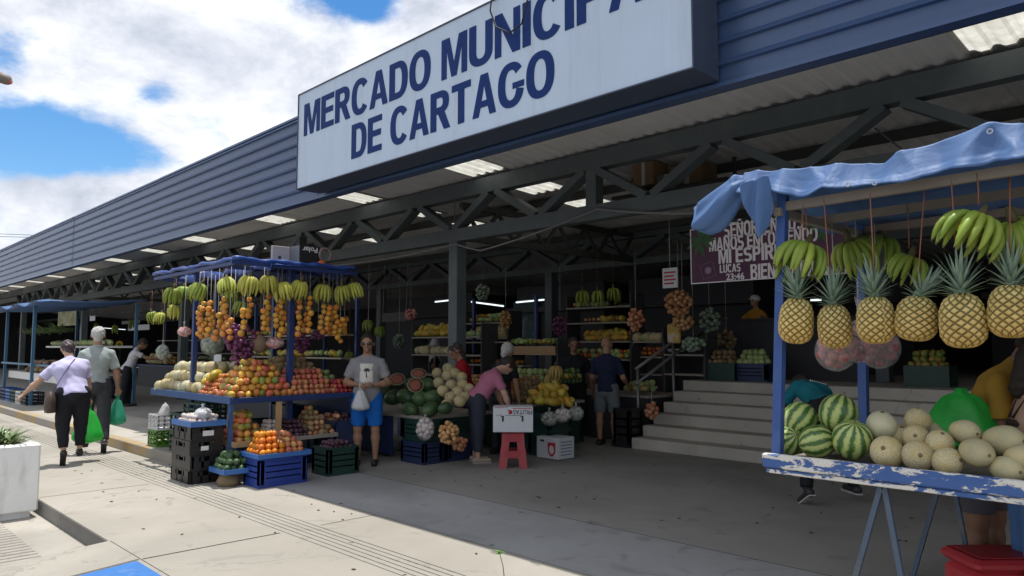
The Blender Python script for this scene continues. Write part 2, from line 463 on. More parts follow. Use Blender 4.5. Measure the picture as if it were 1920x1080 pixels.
# roof of corrugated sheet, falling gently inward, with translucent strips
RM, RZ = -.06, 4.47
def roofz(y): return RZ + RM * (y - 6.35)
SKX = [-1.4, -8.5, -11.8, -15.1, -19.3, -22.6, -25.9, -29.7, -33.6, -37, -40.5, -44, -48, -52]
SKY = [(7.0, 7.92), (8.55, 9.35), (9.95, 10.85)]
SW = .39
m_roof, nt, b = base_mat('dusty galvanised sheet')
v = objvec(nt); nz = noise(nt, 1.5, 6, .65, v, .4)
c = mixc(nt, nz.outputs['Fac'], (.76, .75, .73), (.88, .87, .85))
ob = noise(nt, .5, 4, .6, v); c = mixc(nt, ramp(nt, ob.outputs['Fac'], [(.5, (0, 0, 0)), (.7, (.6, .6, .6))]).outputs['Color'], c, (.62, .59, .55))
nt.links.new(c, b.inputs['Base Color']); b.inputs['Roughness'].default_value = .6; b.inputs['Metallic'].default_value = .1
def corr(mb, x0, x1, y0, y1, step=.05, dz=0.0):
    nx = max(2, int((x1 - x0) / step)); V = []
    for i in range(nx + 1):
        x = x0 + (x1 - x0) * i / nx
        ph = (x / .2) % 1.0
        h = .036 if ph < .25 else 0.0 if .5 < ph < .98 else (.036 * (1 - (ph - .25) / .25) if ph <= .5 else .018)
        for y in (y0 - .04, y1 + .04): V.append((x, y, roofz(y) + h + dz))
    mb.add(V, [(2 * i, 2 * i + 2, 2 * i + 3, 2 * i + 1) for i in range(nx)])
rf = MB(HO)
ys = [5.16]
for a, b2 in SKY: ys += [a, b2]
ys += [22.0]
edges = sorted(SKX)
for k in range(len(ys) - 1):
    if k % 2 == 0: corr(rf, FX0, FX1, ys[k], ys[k + 1], dz=.007)
    else:
        x = FX0
        for sxx in edges:
            if (sxx < -35 or sxx > -5) and ys[k] > 8: continue
            corr(rf, x - .05, sxx - SW, ys[k], ys[k + 1]); x = sxx + SW
        corr(rf, x, FX1, ys[k], ys[k + 1])
rf.build('roof_sheet', m_roof, hall)
m_sky, nt, b = base_mat('translucent roof strip')
tr_ = _n(nt, 'ShaderNodeBsdfTranslucent'); tr_.inputs['Color'].default_value = (.80, .80, .74, 1)
v = objvec(nt); nz = noise(nt, 5, 5, .6, v); cc = ramp(nt, nz.outputs['Fac'], [(.3, (.34, .33, .28)), (.7, (.54, .53, .49))])
nt.links.new(cc.outputs[0], tr_.inputs['Color'])
ms = _n(nt, 'ShaderNodeMixShader'); ms.inputs[0].default_value = .25
b.inputs['Base Color'].default_value = (.7, .7, .66, 1); b.inputs['Roughness'].default_value = .5
nt.links.new(tr_.outputs[0], ms.inputs[1]); nt.links.new(b.outputs[0], ms.inputs[2])
nt.links.new(ms.outputs[0], nt.nodes['Material Output'].inputs['Surface'])
random.seed(11)
for (ya, yb) in SKY:
    for sxx in SKX:
        if (sxx < -35 or sxx > -5) and ya > 8:
            continue
        s_ = MB(HO); corr(s_, sxx - SW - .03, sxx + SW + .03, ya - .03, yb + .03, .025, -.006)
        s_.build('skylight', m_sky, hall)
for y in (7.0, 8.2, 9.62, 11.15, 12.4):
    p = MB(HO); z = roofz(y) - .012
    p.box(FX0, FX1, y - .035, y + .035, z - (.13 if y > 8 else .10), z); p.build('purlin', m_steel2, hall)
# trusses: chord pair with slanting webs
def truss(y, z0, z1, x_nodes, ch, dz=0.0, xr=(FX0, FX1), webw=.19):
    t = MB(HO); t.box(xr[0], xr[1], y - .09, y + .09, z1 - ch, z1)
    t.box(xr[0], xr[1], y - .09, y + .09, z0, z0 + ch * .85)
    part = t.build('truss', m_steel, hall)
    for a, b2 in zip(x_nodes, x_nodes[1:]):
        m_ = (a + b2) / 2
        for s0, s1 in ((a, m_), (b2, m_)):
            w = MB(HO); dx = .09 if s1 > s0 else -.09
            w.bar((s0 + dx, y, z1 - ch + .002), (s1 - dx * .55, y, z0 + ch * .85 - .002), .11, webw, upv=(0, 1, 0))
            w.build('web_bar', m_steel, part)
    return part
nodes = [-62.5 + 2.0 * i for i in range(35)]
nodes = [x for x in nodes if x > -44]
t1 = truss(8.0, 3.36, 4.33, nodes, .25)
t2 = truss(13.0, 3.36, 4.10, [x for x in nodes if -38 < x < 4], .16)
for x in (-6.46, -14.74, -23.0, -31.2):
    w = MB(HO); w.box(x - .09, x + .09, 7.915, 8.085, 3.45, 4.326); w.build('stub_post', m_steel, t1)
for (x, y, z0) in [(-9.42, 8, 0), (-21.3, 8, .14), (-31.06, 8, .14), (-41, 8, .14), (2.6, 8, 0), (-11.85, 13, 0), (-18.9, 13, 0), (-26, 13, 0), (-33, 13, 0), (-4.4, 13, 1.0)]:
    c_ = MB(HO); c_.box(x - .11, x + .11, y - .11, y + .11, z0, 3.37, bev=.012)
    c_.box(x - .17, x + .17, y - .17, y + .17, z0, z0 + .02); c_.build('column', m_steel, hall)
# transverse girders running inward from the columns
for x in (-9.42, -21.3, -31.06):
    gq = MB(HO)
    gq.box(x - .05, x + .05, 8.08, 12.92, 3.40, 3.52); gq.box(x - .05, x + .05, 8.08, 12.92, 3.95, 4.05)
    for k in range(6):
        a = 8.15 + k * .8
        gq.bar((x, a, 3.96), (x, a + .38, 3.51), .05, .06); gq.bar((x, a + .78, 3.96), (x, a + .42, 3.51), .05, .06)
    gq.build('girder', m_steel2, hall)
# deep interior
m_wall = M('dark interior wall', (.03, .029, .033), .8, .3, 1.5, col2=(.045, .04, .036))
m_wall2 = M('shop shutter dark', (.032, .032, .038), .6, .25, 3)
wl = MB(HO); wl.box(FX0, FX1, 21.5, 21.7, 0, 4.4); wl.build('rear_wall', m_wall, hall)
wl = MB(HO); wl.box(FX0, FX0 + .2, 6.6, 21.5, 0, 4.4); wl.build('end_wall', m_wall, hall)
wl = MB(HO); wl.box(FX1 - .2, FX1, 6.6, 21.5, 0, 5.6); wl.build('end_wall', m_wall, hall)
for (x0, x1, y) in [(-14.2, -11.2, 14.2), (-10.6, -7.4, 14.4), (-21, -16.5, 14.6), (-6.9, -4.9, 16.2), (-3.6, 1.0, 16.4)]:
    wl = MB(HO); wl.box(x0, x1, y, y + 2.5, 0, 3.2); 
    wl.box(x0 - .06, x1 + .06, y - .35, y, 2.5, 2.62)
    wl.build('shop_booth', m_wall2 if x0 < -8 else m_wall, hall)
# stairs
stair = thing('staircase', 'wide flight of six worn concrete steps rising into the dark hall', 'stairs', (-3, 9.6, 0))
TX0 = -7.05
for k in range(6):
    s_ = MB((-3, 9.6, 0)); y0 = 9.6 + .30 * k; z1 = .17 * (k + 1)
    s_.box(TX0, 4, y0, 22 if k == 5 else y0 + .32, z1 - .168 if k else 0, z1, bev=.008)
    s_.build('step', m_stair, stair)
m_rail = M('grey pipe rail', (.20, .20, .20), .45, .2, 5, metal=.5)
rail = thing('handrail', 'grey double pipe handrail climbing the left side of the steps', 'handrail', (-7.15, 9.6, 0))
r_ = MB((-7.15, 9.6, 0)); X = -7.16
ra, rb_ = at(1192, 692, x=X), at(1300, 612, x=X)
dd = rb_ - ra
for off in (0, -.24):
    r_.tube([ra + Vector((0, 0, off)), ra + dd * 1.35 + Vector((0, 0, off))], .026, 10)
r_.build('rail', m_rail, rail)
for f in (.03, .62, 1.25):
    p = ra + dd * f; q = MB((-7.15, 9.6, 0)); q.tube([(p.x, p.y, .0), (p.x, p.y, p.z)], .024, 8); q.build('rail_post', m_rail, rail)
# ---------------------------------------------------------------- big sign
SY = 4.6
sg = thing('market_sign', 'big pale box sign with the market name in blue capitals above the entrance', 'sign', (-5.71, SY, 3.617))
SO = Vector((-5.71, SY, 3.617)); SX0, SX1, SZ0, SZ1 = -8.625, -2.775, 3.617, 4.874
m_signface = M('pale sign acrylic', (.50, .60, .74), .4, .05, 1.2, spec=.5)
_nt = m_signface.node_tree; _b = _nt.nodes['Principled BSDF']; _c = _b.inputs['Base Color'].links[0].from_socket
_v = objvec(_nt); _m = _n(_nt, 'ShaderNodeMapping'); _m.inputs['Scale'].default_value = (5, 1, .5); _nt.links.new(_v, _m.inputs['Vector'])
_k = noise(_nt, 1.3, 7, .7, _m.outputs[0]); _g = noise(_nt, .8, 5, .6, _v)
_c = mixc(_nt, ramp(_nt, _k.outputs['Fac'], [(.5, (0, 0, 0)), (.78, (.55, .55, .55))]).outputs[0], _c, (.36, .41, .47))
_c = mixc(_nt, ramp(_nt, _g.outputs['Fac'], [(.45, (0, 0, 0)), (.7, (.35, .35, .35))]).outputs[0], _c, (.44, .52, .62))
_nt.links.new(_c, _b.inputs['Base Color'])
m_signbox = M('navy sign box', (.045, .06, .095), .45, .25, 3)
m_signblue = M('sign lettering blue', (.007, .032, .15), .6, .1, 5, spec=.15)
q = MB(SO); q.box(SX0 + .012, SX1 - .012, SY, SY + .02, SZ0 + .012, SZ1 - .012); q.build('sign_face', m_signface, sg)
q = MB(SO)
q.box(SX0, SX1, SY + .021, SY + .345, SZ0, SZ1)
for a in ((SX0, SX1, SZ0, SZ0 + .012), (SX0, SX1, SZ1 - .012, SZ1), (SX0, SX0 + .012, SZ0 + .012, SZ1 - .012), (SX1 - .012, SX1, SZ0 + .012, SZ1 - .012)):
    q.box(a[0], a[1], SY - .012, SY + .0205, a[2], a[3])
q.build('sign_box', m_signbox, sg)
L1W = 5.58
def letters(parent, words, mat, x0, z0, width, height, y, th, name='lettering'):
    """heavy narrow grotesque capitals drawn as outlines; strokes butt against each other"""
    B, T_ = .205, .168
    def arc(cx, cz, rx, rz, a0, a1, n=18, bx=B, bz=T_):
        o = []; i_ = []
        for k in range(n + 1):
            t = R(a0 + (a1 - a0) * k / n)
            def se(v): return math.copysign(abs(v) ** .86, v)
            c, s_ = se(math.cos(t)), se(math.sin(t))
            o.append((cx + rx * c, cz + rz * s_)); i_.append((cx + (rx - bx) * c, cz + (rz - bz) * s_))
        return [[o[k], o[k + 1], i_[k + 1], i_[k]] for k in range(n)]
    def rect(a, b, c, d): return [[(a, c), (b, c), (b, d), (a, d)]]
    def G(ch):
        if ch == 'I': return B, rect(0, B, 0, 1)
        if ch == 'L': return .56, rect(0, B, 0, 1) + rect(B, .56, 0, T_)
        if ch == 'T': return .62, rect(0, .62, 1 - T_, 1) + rect(.31 - B / 2, .31 + B / 2, 0, 1 - T_)
        if ch == 'E': return .60, rect(0, B, 0, 1) + rect(B, .60, 0, T_) + rect(B, .60, 1 - T_, 1) + rect(B, .56, .44, .44 + T_)
        if ch == 'M': return .80, [[(0, 0), (.165, 0), (.165, .72), (.32, 0), (.48, 0), (.635, .72), (.635, 0), (.80, 0), (.80, 1), (.55, 1), (.40, .33), (.25, 1), (0, 1)]]
        if ch == 'N': return .68, [[(0, 0), (.175, 0), (.175, .66), (.48, 0), (.68, 0), (.68, 1), (.505, 1), (.505, .36), (.2, 1), (0, 1)]]
        if ch == 'A':
            return .72, [[(0, 0), (.19, 0), (.245, .21), (.36, .75), (.36, 1), (.25, 1)], [(.72, 0), (.53, 0), (.475, .21), (.36, .75), (.36, 1), (.47, 1)], [(.245, .21), (.475, .21), (.445, .36), (.275, .36)]]
        if ch == 'U':
            return .68, rect(0, B, .34, 1) + rect(.68 - B, .68, .34, 1) + arc(.34, .34, .34, .355, 180, 360)
        if ch == 'O': return .74, arc(.37, .5, .37, .52, 0, 360, 40)
        if ch == 'C': return .70, arc(.36, .5, .36, .52, 38, 322, 34)
        if ch == 'G': return .74, arc(.37, .5, .37, .52, 38, 345, 34) + rect(.42, .74, .395, .53)
        if ch == 'D': return .68, rect(0, B, 0, 1) + rect(B, .33, 0, T_) + rect(B, .33, 1 - T_, 1) + arc(.33, .5, .35, .5, -90, 90, 20)
        if ch == 'P': return .63, rect(0, B, 0, 1) + rect(B, .34, 1 - T_, 1) + rect(B, .34, .40, .40 + T_) + arc(.34, .70, .29, .30, -90, 90, 16)
        if ch == 'S': return .66, arc(.33, .708, .33, .292, 28, 270, 16) + arc(.33, .292, .33, .292, 90, -152, 16)
        if ch == 'B': return .66, rect(0, B, 0, 1) + rect(B, .36, .88, 1) + rect(B, .36, .43, .65) + rect(B, .36, 0, .12) + arc(.36, .77, .26, .23, -90, 90, 12, B, .11) + arc(.36, .27, .30, .27, -90, 90, 12, B, .11)
        if ch == 'V': return .72, [[(0, 1), (.20, 1), (.36, .27), (.52, 1), (.72, 1), (.47, 0), (.25, 0)]]
        if ch == 'Ñ': return .68, G('N')[1] + rect(.16, .52, 1.06, 1.18)
        if ch == '"': return .25, rect(0, .09, .68, 1) + rect(.16, .25, .68, 1)
        if ch in ',.': return .17, rect(0, .17, -.12 if ch == ',' else 0, .16)
        if ch == 'R': return .68, rect(0, B, 0, 1) + rect(B, .34, 1 - T_, 1) + rect(B, .34, .42, .42 + T_) + arc(.34, .71, .30, .29, -90, 90, 16) + [[(.27, .42), (.50, .43), (.69, 0), (.48, 0)]]
    cur = 0; polys = [[]]
    for ch in words:
        if ch == ' ':
            cur += .30; polys.append([]); continue
        w, ps = G(ch)
        polys[-1] += [[(a + cur, b) for a, b in p] for p in ps]; cur += w + .065
    tot = cur - .065
    for word in polys:
        q = MB(parent.location)
        for p in word: q.poly([(x0 + a / tot * width, z0 + b * height) for a, b in p], th, 'y')
        q.v = [(a, b + y, c) for a, b, c in q.v]
        q.build(name, mat, parent)
l1 = at(570, 256, y=SY); l1t = at(569, 198, y=SY)
letters(sg, 'MERCADO MUNICIPAL', m_signblue, l1.x, l1.z, L1W, l1t.z - l1.z, SY - .006, .0055)
l2 = at(659, 299, y=SY); l2t = at(658, 236, y=SY); l2r = at(1040, 200, y=SY)
letters(sg, 'DE CARTAGO', m_signblue, l2.x, l2.z, l2r.x - l2.x, l2t.z - l2.z, SY - .006, .0055)
m_cable = M('black cable', (.02, .02, .022), .6)
q = MB(SO); q.tube([at(925, -30, y=SY - .05), at(919, 20, y=SY - .05), at(930, 50, y=SY - .05), at(955, 62, y=SY - .05), at(978, 45, y=SY - .05), at(990, -5, y=SY - .05), at(992, -30, y=SY - .05)], .008, 6)
q.build('cable', m_cable, sg)
# ---------------------------------------------------------------- produce
def vor_skin(name, c1, c2, vs, rnd=.12, bump=.4, rough=.7):
    m, nt, b = base_mat(name); v = objvec(nt)
    vo = _n(nt, 'ShaderNodeTexVoronoi', feature='DISTANCE_TO_EDGE'); vo.inputs['Scale'].default_value = vs
    nz = noise(nt, vs * .6, 4, .6, v); 
    vm = _n(nt, 'ShaderNodeVectorMath', operation='ADD'); nt.links.new(v, vm.inputs[0])
    sc_ = _n(nt, 'ShaderNodeVectorMath', operation='SCALE'); nt.links.new(nz.outputs['Color'], sc_.inputs[0]); sc_.inputs['Scale'].default_value = .25 / vs * 2
    nt.links.new(sc_.outputs[0], vm.inputs[1]); nt.links.new(vm.outputs[0], vo.inputs['Vector'])
    r = ramp(nt, vo.outputs['Distance'], [(.0, (1, 1, 1)), (.12, (0, 0, 0))])
    c = mixc(nt, r.outputs[0], c1, c2)
    n0 = noise(nt, 9, 4, .6, v); c = mixc(nt, ramp(nt, n0.outputs['Fac'], [(.45, (0, 0, 0)), (.7, (.7, .7, .7))]).outputs[0], c, [c1[0] * 1.2, c1[1] * 1.02, c1[2] * .55])
    oi = _n(nt, 'ShaderNodeObjectInfo'); h = _n(nt, 'ShaderNodeHueSaturation'); nt.links.new(c, h.inputs['Color'])
    nt.links.new(mth(nt, 'MULTIPLY_ADD', oi.outputs['Random'], 2 * rnd, 1 - rnd), h.inputs['Value'])
    nt.links.new(h.outputs[0], b.inputs['Base Color']); b.inputs['Roughness'].default_value = rough
    b.inputs['Specular IOR Level'].default_value = .3
    bumpy(nt, b, r.outputs[0], bump, .003)
    return m
m_melon = vor_skin('netted melon skin', (.42, .36, .20), (.60, .53, .36), 60)
m_honey = M('pale melon skin', (.52, .49, .33), .55, .2, 7, .15, 40, rnd=.12, col2=(.40, .42, .26), c2t=(.5, .7))
m_long = M('green yellow long melon skin', (.44, .40, .24), .65, .25, 8, .25, 50, rnd=.14, col2=(.52, .42, .20), c2t=(.45, .7))
def wm_mat():
    m, nt, b = base_mat('striped watermelon rind'); v = objvec(nt)
    sx = _n(nt, 'ShaderNodeSeparateXYZ'); nt.links.new(v, sx.inputs[0])
    ang = mth(nt, 'ARCTAN2', sx.outputs['Y'], sx.outputs['X'])
    n1 = noise(nt, 14, 4, .65, v); n2 = noise(nt, 55, 3, .6, v); n3 = noise(nt, 6, 2, .5, v)
    a = mth(nt, 'MULTIPLY_ADD', ang, 10.0, mth(nt, 'MULTIPLY', n1.outputs['Fac'], 3.4))
    a = mth(nt, 'ADD', a, mth(nt, 'MULTIPLY', n2.outputs['Fac'], 2.0))
    s = mth(nt, 'ADD', mth(nt, 'SINE', a), mth(nt, 'MULTIPLY_ADD', n3.outputs['Fac'], 1.2, -.6))
    r = ramp(nt, mth(nt, 'MULTIPLY_ADD', s, .5, .5), [(.10, (.05, .115, .03)), (.34, (.08, .17, .04)), (.46, (.20, .30, .06)), (.62, (.33, .42, .11)), (.95, (.44, .50, .18))])
    oi = _n(nt, 'ShaderNodeObjectInfo'); h = _n(nt, 'ShaderNodeHueSaturation'); nt.links.new(r.outputs[0], h.inputs['Color'])
    nt.links.new(mth(nt, 'MULTIPLY_ADD', oi.outputs['Random'], .4, .8), h.inputs['Value'])
    nt.links.new(h.outputs[0], b.inputs['Base Color']); b.inputs['Roughness'].default_value = .38
    return m
m_wm = wm_mat()
m_stem = M('dry brown stem', (.16, .12, .06), .85)
m_green = M('leaf green', (.06, .12, .03), .6, .3, 20, rnd=.2)
PROTO = {}
def proto(kind, name, cat, mb, mats): PROTO[kind] = (mb.mesh(name, mats), name, cat)
def put(kind, loc, rot=(0, 0, 0), sc=1.0, label=None, group=None):
    me, name, cat = PROTO[kind]
    o = bpy.data.objects.new(name, me); COL.objects.link(o)
    o.location = loc; o.rotation_euler = rot; o.scale = (sc,) * 3 if not hasattr(sc, '__len__') else sc
    return tag(o, label, cat, group)
def rr(): return (random.uniform(-3, 3), random.uniform(-3, 3), random.uniform(-3, 3))
def lump(a, f, ph=0.0):
    return lambda p: 1 + a * (math.sin(f * p.x + ph) * math.cos(f * p.y + 1.3 + ph) + .6 * math.sin(f * 1.7 * p.z + 2 * p.x + ph))
q = MB(); q.ell((0, 0, 0), (1, 1, 1.06), 28, 18, fn=lump(.012, 3)); q.tube([(0, 0, 1.0), (0, .01, 1.1), (.03, .03, 1.2)], [.05, .035, .03], 6, 1)
proto('watermelon', 'watermelon', 'watermelon', MB().merge(q, Matrix.Scale(.1, 4)), [m_wm, m_stem])
q = MB(); q.ell((0, 0, 0), (1, 1, 1.04), 24, 16, fn=lump(.02, 3)); q.lathe([(.13, 1.02), (.14, 1.045), (.05, 1.05)], 8, mi=1)
proto('melon', 'cantaloupe', 'melon', MB().merge(q, Matrix.Scale(.1, 4)), [m_melon, m_stem])
proto('honeydew', 'honeydew_melon', 'melon', MB().merge(q, Matrix.Scale(.1, 4)), [m_honey, m_stem])
q = MB(); q.ell((0, 0, 0), (1, 1, 1.35), 24, 16, fn=lump(.03, 2.6)); q.lathe([(.1, 1.31), (.12, 1.36), (.04, 1.38)], 8, mi=1)
proto('longmelon', 'long_melon', 'melon', MB().merge(q, Matrix.Scale(.1, 4)), [m_long, m_stem])
# ---- pineapple
def pine_mat():
    m, nt, b = base_mat('pineapple rind')
    at_ = _n(nt, 'ShaderNodeVertexColor', layer_name='eye'); v = objvec(nt)
    nz = noise(nt, 22, 4, .6, v)
    sx = _n(nt, 'ShaderNodeSeparateXYZ'); nt.links.new(v, sx.inputs[0])
    hi = mth(nt, 'MULTIPLY_ADD', sx.outputs['Z'], 3.2, .62)
    eye = mixc(nt, hi, (.60, .33, .05), (.62, .50, .20))
    eye = mixc(nt, mth(nt, 'MULTIPLY', nz.outputs['Fac'], .5), eye, (.78, .62, .28))
    gro = mixc(nt, hi, (.20, .10, .012), (.075, .085, .022))
    sep = _n(nt, 'ShaderNodeSeparateColor'); nt.links.new(at_.outputs['Color'], sep.inputs[0])
    eye = mixc(nt, mth(nt, 'MULTIPLY', sep.outputs[2], .65), eye, (.40, .27, .06))
    c = mixc(nt, sep.outputs[0], gro, eye)
    c = mixc(nt, sep.outputs[1], c, (.50, .40, .22))
    oi = _n(nt, 'ShaderNodeObjectInfo'); h = _n(nt, 'ShaderNodeHueSaturation'); nt.links.new(c, h.inputs['Color'])
    nt.links.new(mth(nt, 'MULTIPLY_ADD', oi.outputs['Random'], .24, .9), h.inputs['Value'])
    nt.links.new(h.outputs[0], b.inputs['Base Color']); b.inputs['Roughness'].default_value = .5
    return m
m_pine = pine_mat()
m_pleaf = M('blue green pineapple leaf', (.19, .28, .21), .5, .3, 25, rnd=.12, col2=(.32, .38, .28), c2t=(.5, .75))
def pineapple_mesh(seed, squat=1.0):
    rnd = random.Random(seed)
    H, RW = .25, .083 * squat
    nu, nv = 132, 110
    NA, NZ = 12, 13.5
    V = []; C = []
    tw = rnd.uniform(-.2, .2)
    for j in range(nv + 1):
        s = j / nv
        # body outline: broad shoulders below, slightly narrower on top
        r = RW * (1 - abs(2 * s - 1) ** 3.1) ** .5 * (1.06 - .17 * s)
        for i in range(nu):
            t = 2 * math.pi * i / nu
            z = (s - .5) * H
            a = NA * t / (2 * math.pi); bz = s * NZ + tw * t
            p1 = (a + bz * .5); p2 = (a - bz * .5)
            d1 = abs(p1 - round(p1)) * 2; d2 = abs(p2 - round(p2)) * 2   # 0 at groove, 1 at eye's centre
            e = min(d1, d2)
            cell = (math.floor(p1), math.floor(p2))
            g = min(1, max(0, (e - .14) / .22))
            hsh = abs(math.sin((cell[0] % NA) * 12.9 + cell[1] * 78.2 + seed * 3.7) * 43758.5) % 1.0
            bump = g * (.0055 + .003 * hsh) + .003 * e
            tip = max(0, 1 - ((d1 - 1) ** 2 + (d2 - 1) ** 2) * 16)
            k = r + bump * (min(1, r / .03))
            V.append((k * math.cos(t), k * math.sin(t), z + tip * .003)); C.append((g, tip * .8, hsh, 1))
    F = [(j * nu + i, j * nu + (i + 1) % nu, (j + 1) * nu + (i + 1) % nu, (j + 1) * nu + i) for j in range(nv) for i in range(nu)]
    me = bpy.data.meshes.new('rind'); me.from_pydata(V, [], F)
    ca = me.color_attributes.new('eye', 'FLOAT_COLOR', 'POINT')
    ca.data.foreach_set('color', [x for c in C for x in c])
    me.polygons.foreach_set('use_smooth', [True] * len(F)); me.materials.append(m_pine)
    me.validate(); me.update()
    return me
def leafstrip(mb, base, dirv, out, L, w, curl, n=6, mi=0):
    """one tapering, curling leaf with a keeled middle; base point, start direction, bend towards out"""
    base = Vector(base); dirv = Vector(dirv).normalized(); out = Vector(out).normalized()
    sd = dirv.cross(out)
    if sd.length < .05: sd = dirv.orthogonal()
    sd.normalize(); P = []; p = base.copy(); d = dirv.copy()
    for i in range(n + 1):
        t = i / n
        ww = w * (1 - t ** 1.6) * (.75 + .5 * min(1, t * 3)) + .0004
        up_ = sd.cross(d)
        P.append((p - sd * ww, p + up_ * ww * .35, p + sd * ww))
        d = (d + out * curl / n).normalized(); p = p + d * (L / n)
    V = [v for r_ in P for v in r_]
    F = []
    for i in range(n):
        for k in (0, 1):
            F.append((3 * i + k, 3 * i + k + 1, 3 * i + 3 + k + 1, 3 * i + 3 + k))
    mb.add(V, F, mi, True)
def crown_mesh(seed, lean=(0, 0), L=.16):
    rnd = random.Random(seed); q = MB()
    for k in range(54):
        s = k / 53
        a = k * 2.399; tilt = 1.25 - 1.1 * s + rnd.uniform(-.12, .12)
        o = Vector((math.cos(a), math.sin(a), 0)); ln = Vector((lean[0], lean[1], 0))
        d = o * math.sin(tilt) + Vector((0, 0, 1)) * math.cos(tilt) + ln * (.3 + .7 * s)
        zb = .115 + .05 * s
        leafstrip(q, o * (.022 - .014 * s) + Vector((0, 0, zb)) + ln * .05 * s, d, o * (1 if s < .8 else .4) - Vector((0, 0, .35)), L * (.42 + .75 * s ** .8) * rnd.uniform(.85, 1.15), .0085 * rnd.uniform(.8, 1.15), .75 * (1.1 - s), 7)
    q.tube([(0, 0, .10), (0, 0, .135), (ln.x * .03, ln.y * .03, .17)], [.03, .026, .014], 10)
    return q.mesh('crown', m_pleaf)
# ---- bananas
m_ban = M('green banana skin', (.20, .285, .035), .42, .22, 14, .08, 30, rnd=.16, hue=.012, col2=(.32, .34, .05), c2t=(.5, .75))
m_bany = M('turning banana skin', (.36, .37, .06), .45, .22, 14, .08, 30, rnd=.16, hue=.012, col2=(.44, .36, .05), c2t=(.5, .75))
m_bant = M('banana stem and tip', (.10, .085, .035), .8)
def finger(mb, a, row, L, rad, seed, n=9, seg=8, ow=1.12, dr=.95):
    rnd = random.Random(seed)
    o = Vector((math.sin(a), -math.cos(a) * (.75 if row == 0 else -.35), 0))
    P = []; Rr = []
    for i in range(n + 1):
        t = i / n
        bend = .42 + 1.35 * t
        P.append(o * (.022 + L * ow * (math.sin(bend * 1.0) - math.sin(.42))) * 1.0 + Vector((0, 0, -.012 - L * dr * (t ** 1.5) + .10 * (1 - t) * t)) + Vector((rnd.uniform(-1, 1), rnd.uniform(-1, 1), 0)) * .0015)
        Rr.append(rad * (.36 if i == 0 else .62 if i == 1 else .92 if i == 2 else 1.0 if t < .72 else .9 if t < .85 else .66 if t < .95 else .30))
    mb.tube(P, Rr, seg, 0)
    e = (P[-1] - P[-2]).normalized()
    mb.tube([P[-1], P[-1] + e * .010], [rad * .32, rad * .22], 6, 1)
def hand_data(seed, n, L, rad):
    rnd = random.Random(seed); out_ = []
    for row, m_, spread in ((0, n, 1.25), (1, max(3, n - 3), 1.1)):
        for k in range(m_):
            a = -spread + 2 * spread * k / (m_ - 1) + rnd.uniform(-.13, .13)
            out_.append((a, row, L * rnd.uniform(.80, 1.12) * (1 - .12 * abs(a))))
    return out_
def banana_hand(loc, rz, sc, seed, label, group, mat=None, n=8, detailed=True, rope=.3, tilt=(0, 0)):
    TM = Matrix.Rotation(R(tilt[0]), 4, 'X') @ Matrix.Rotation(R(tilt[1]), 4, 'Y')
    mat = mat or m_ban
    t = thing('banana_bunch', label, 'bananas', loc, rz, group)
    st = MB(); st.tube([(0, .012, .06 * sc), (0, .006, .02 * sc), (0, 0, -.015 * sc)], [.011 * sc, .018 * sc, .026 * sc], 8)
    st.xf(TM).build('stem', m_bant, t)
    fd = hand_data(seed, n, .165 * sc, .0155 * sc)
    if detailed:
        for i, (a, row, L) in enumerate(fd):
            q = MB(); finger(q, a, row, L, .0165 * sc, seed * 31 + i); q.xf(TM).build('banana', [mat, m_bant], t)
    else:
        q = MB()
        for i, (a, row, L) in enumerate(fd): finger(q, a, row, L * 1.12, .021 * sc, seed * 31 + i, 7, 6, .82, 1.15)
        q.xf(TM).build('fingers', [mat, m_bant], t)
    if rope:
        r_ = MB(); r_.tube([(0, .012, .05 * sc), (.003, .014, .05 * sc + rope * .5), (0, .012, .05 * sc + rope)], .0035, 5); r_.build('string', m_twine, t)
    return t
m_twine = M('reddish twine', (.30, .12, .08), .9)
m_twinew = M('pale twine', (.50, .48, .44), .9)
# ---------------------------------------------------------------- right-hand stall
m_chip, nt, b = base_mat('chipped blue paint over white wood')
v = objvec(nt); mp_ = _n(nt, 'ShaderNodeMapping'); mp_.inputs['Scale'].default_value = (.42, 1, 1); nt.links.new(v, mp_.inputs['Vector'])
na = noise(nt, 17, 8, .7, mp_.outputs[0], .5); nb = noise(nt, 70, 4, .6, v); nc = noise(nt, 3.2, 3, .5, mp_.outputs[0])
sx = _n(nt, 'ShaderNodeSeparateXYZ'); nt.links.new(v, sx.inputs[0])
edge = mth(nt, 'MULTIPLY', mth(nt, 'ABSOLUTE', mth(nt, 'SUBTRACT', sx.outputs['Z'], .955)), 2.4)
k = mth(nt, 'ADD', mth(nt, 'MULTIPLY_ADD', nc.outputs['Fac'], .45, -.20), mth(nt, 'ADD', na.outputs['Fac'], edge))
rp = ramp(nt, k, [(.625, (0, 0, 0)), (.65, (1, 1, 1))])
wh = mixc(nt, nb.outputs['Fac'], (.50, .48, .43), (.74, .72, .68))
bl = mixc(nt, na.outputs['Fac'], (.025, .075, .24), (.05, .12, .34))
nt.links.new(mixc(nt, rp.outputs[0], bl, wh), b.inputs['Base Color']); b.inputs['Roughness'].default_value = .6
bumpy(nt, b, rp.outputs[0], .5, .003)
m_bluep = M('worn blue paint', (.035, .085, .27), .5, .3, 9, .15, 40, col2=(.06, .11, .28), c2t=(.5, .7))
m_greyleg = M('weathered blue grey steel', (.07, .10, .15), .55, .3, 8, col2=(.12, .13, .14), c2t=(.5, .7))
m_plank = M('old plank', (.22, .19, .16), .85, .3, 5, .3, 30)
RO = Vector((-.6, 4.6, 0))
rst = thing('market_stall', 'right-hand stall with chipped blue front board on thin trestle legs carrying melons', 'stall', RO)
TZ = .958
q = MB(RO); q.box(-2.02, .9, 3.975, 4.02, .922, 1.0, bev=.008); q.build('front_board', m_chip, rst)
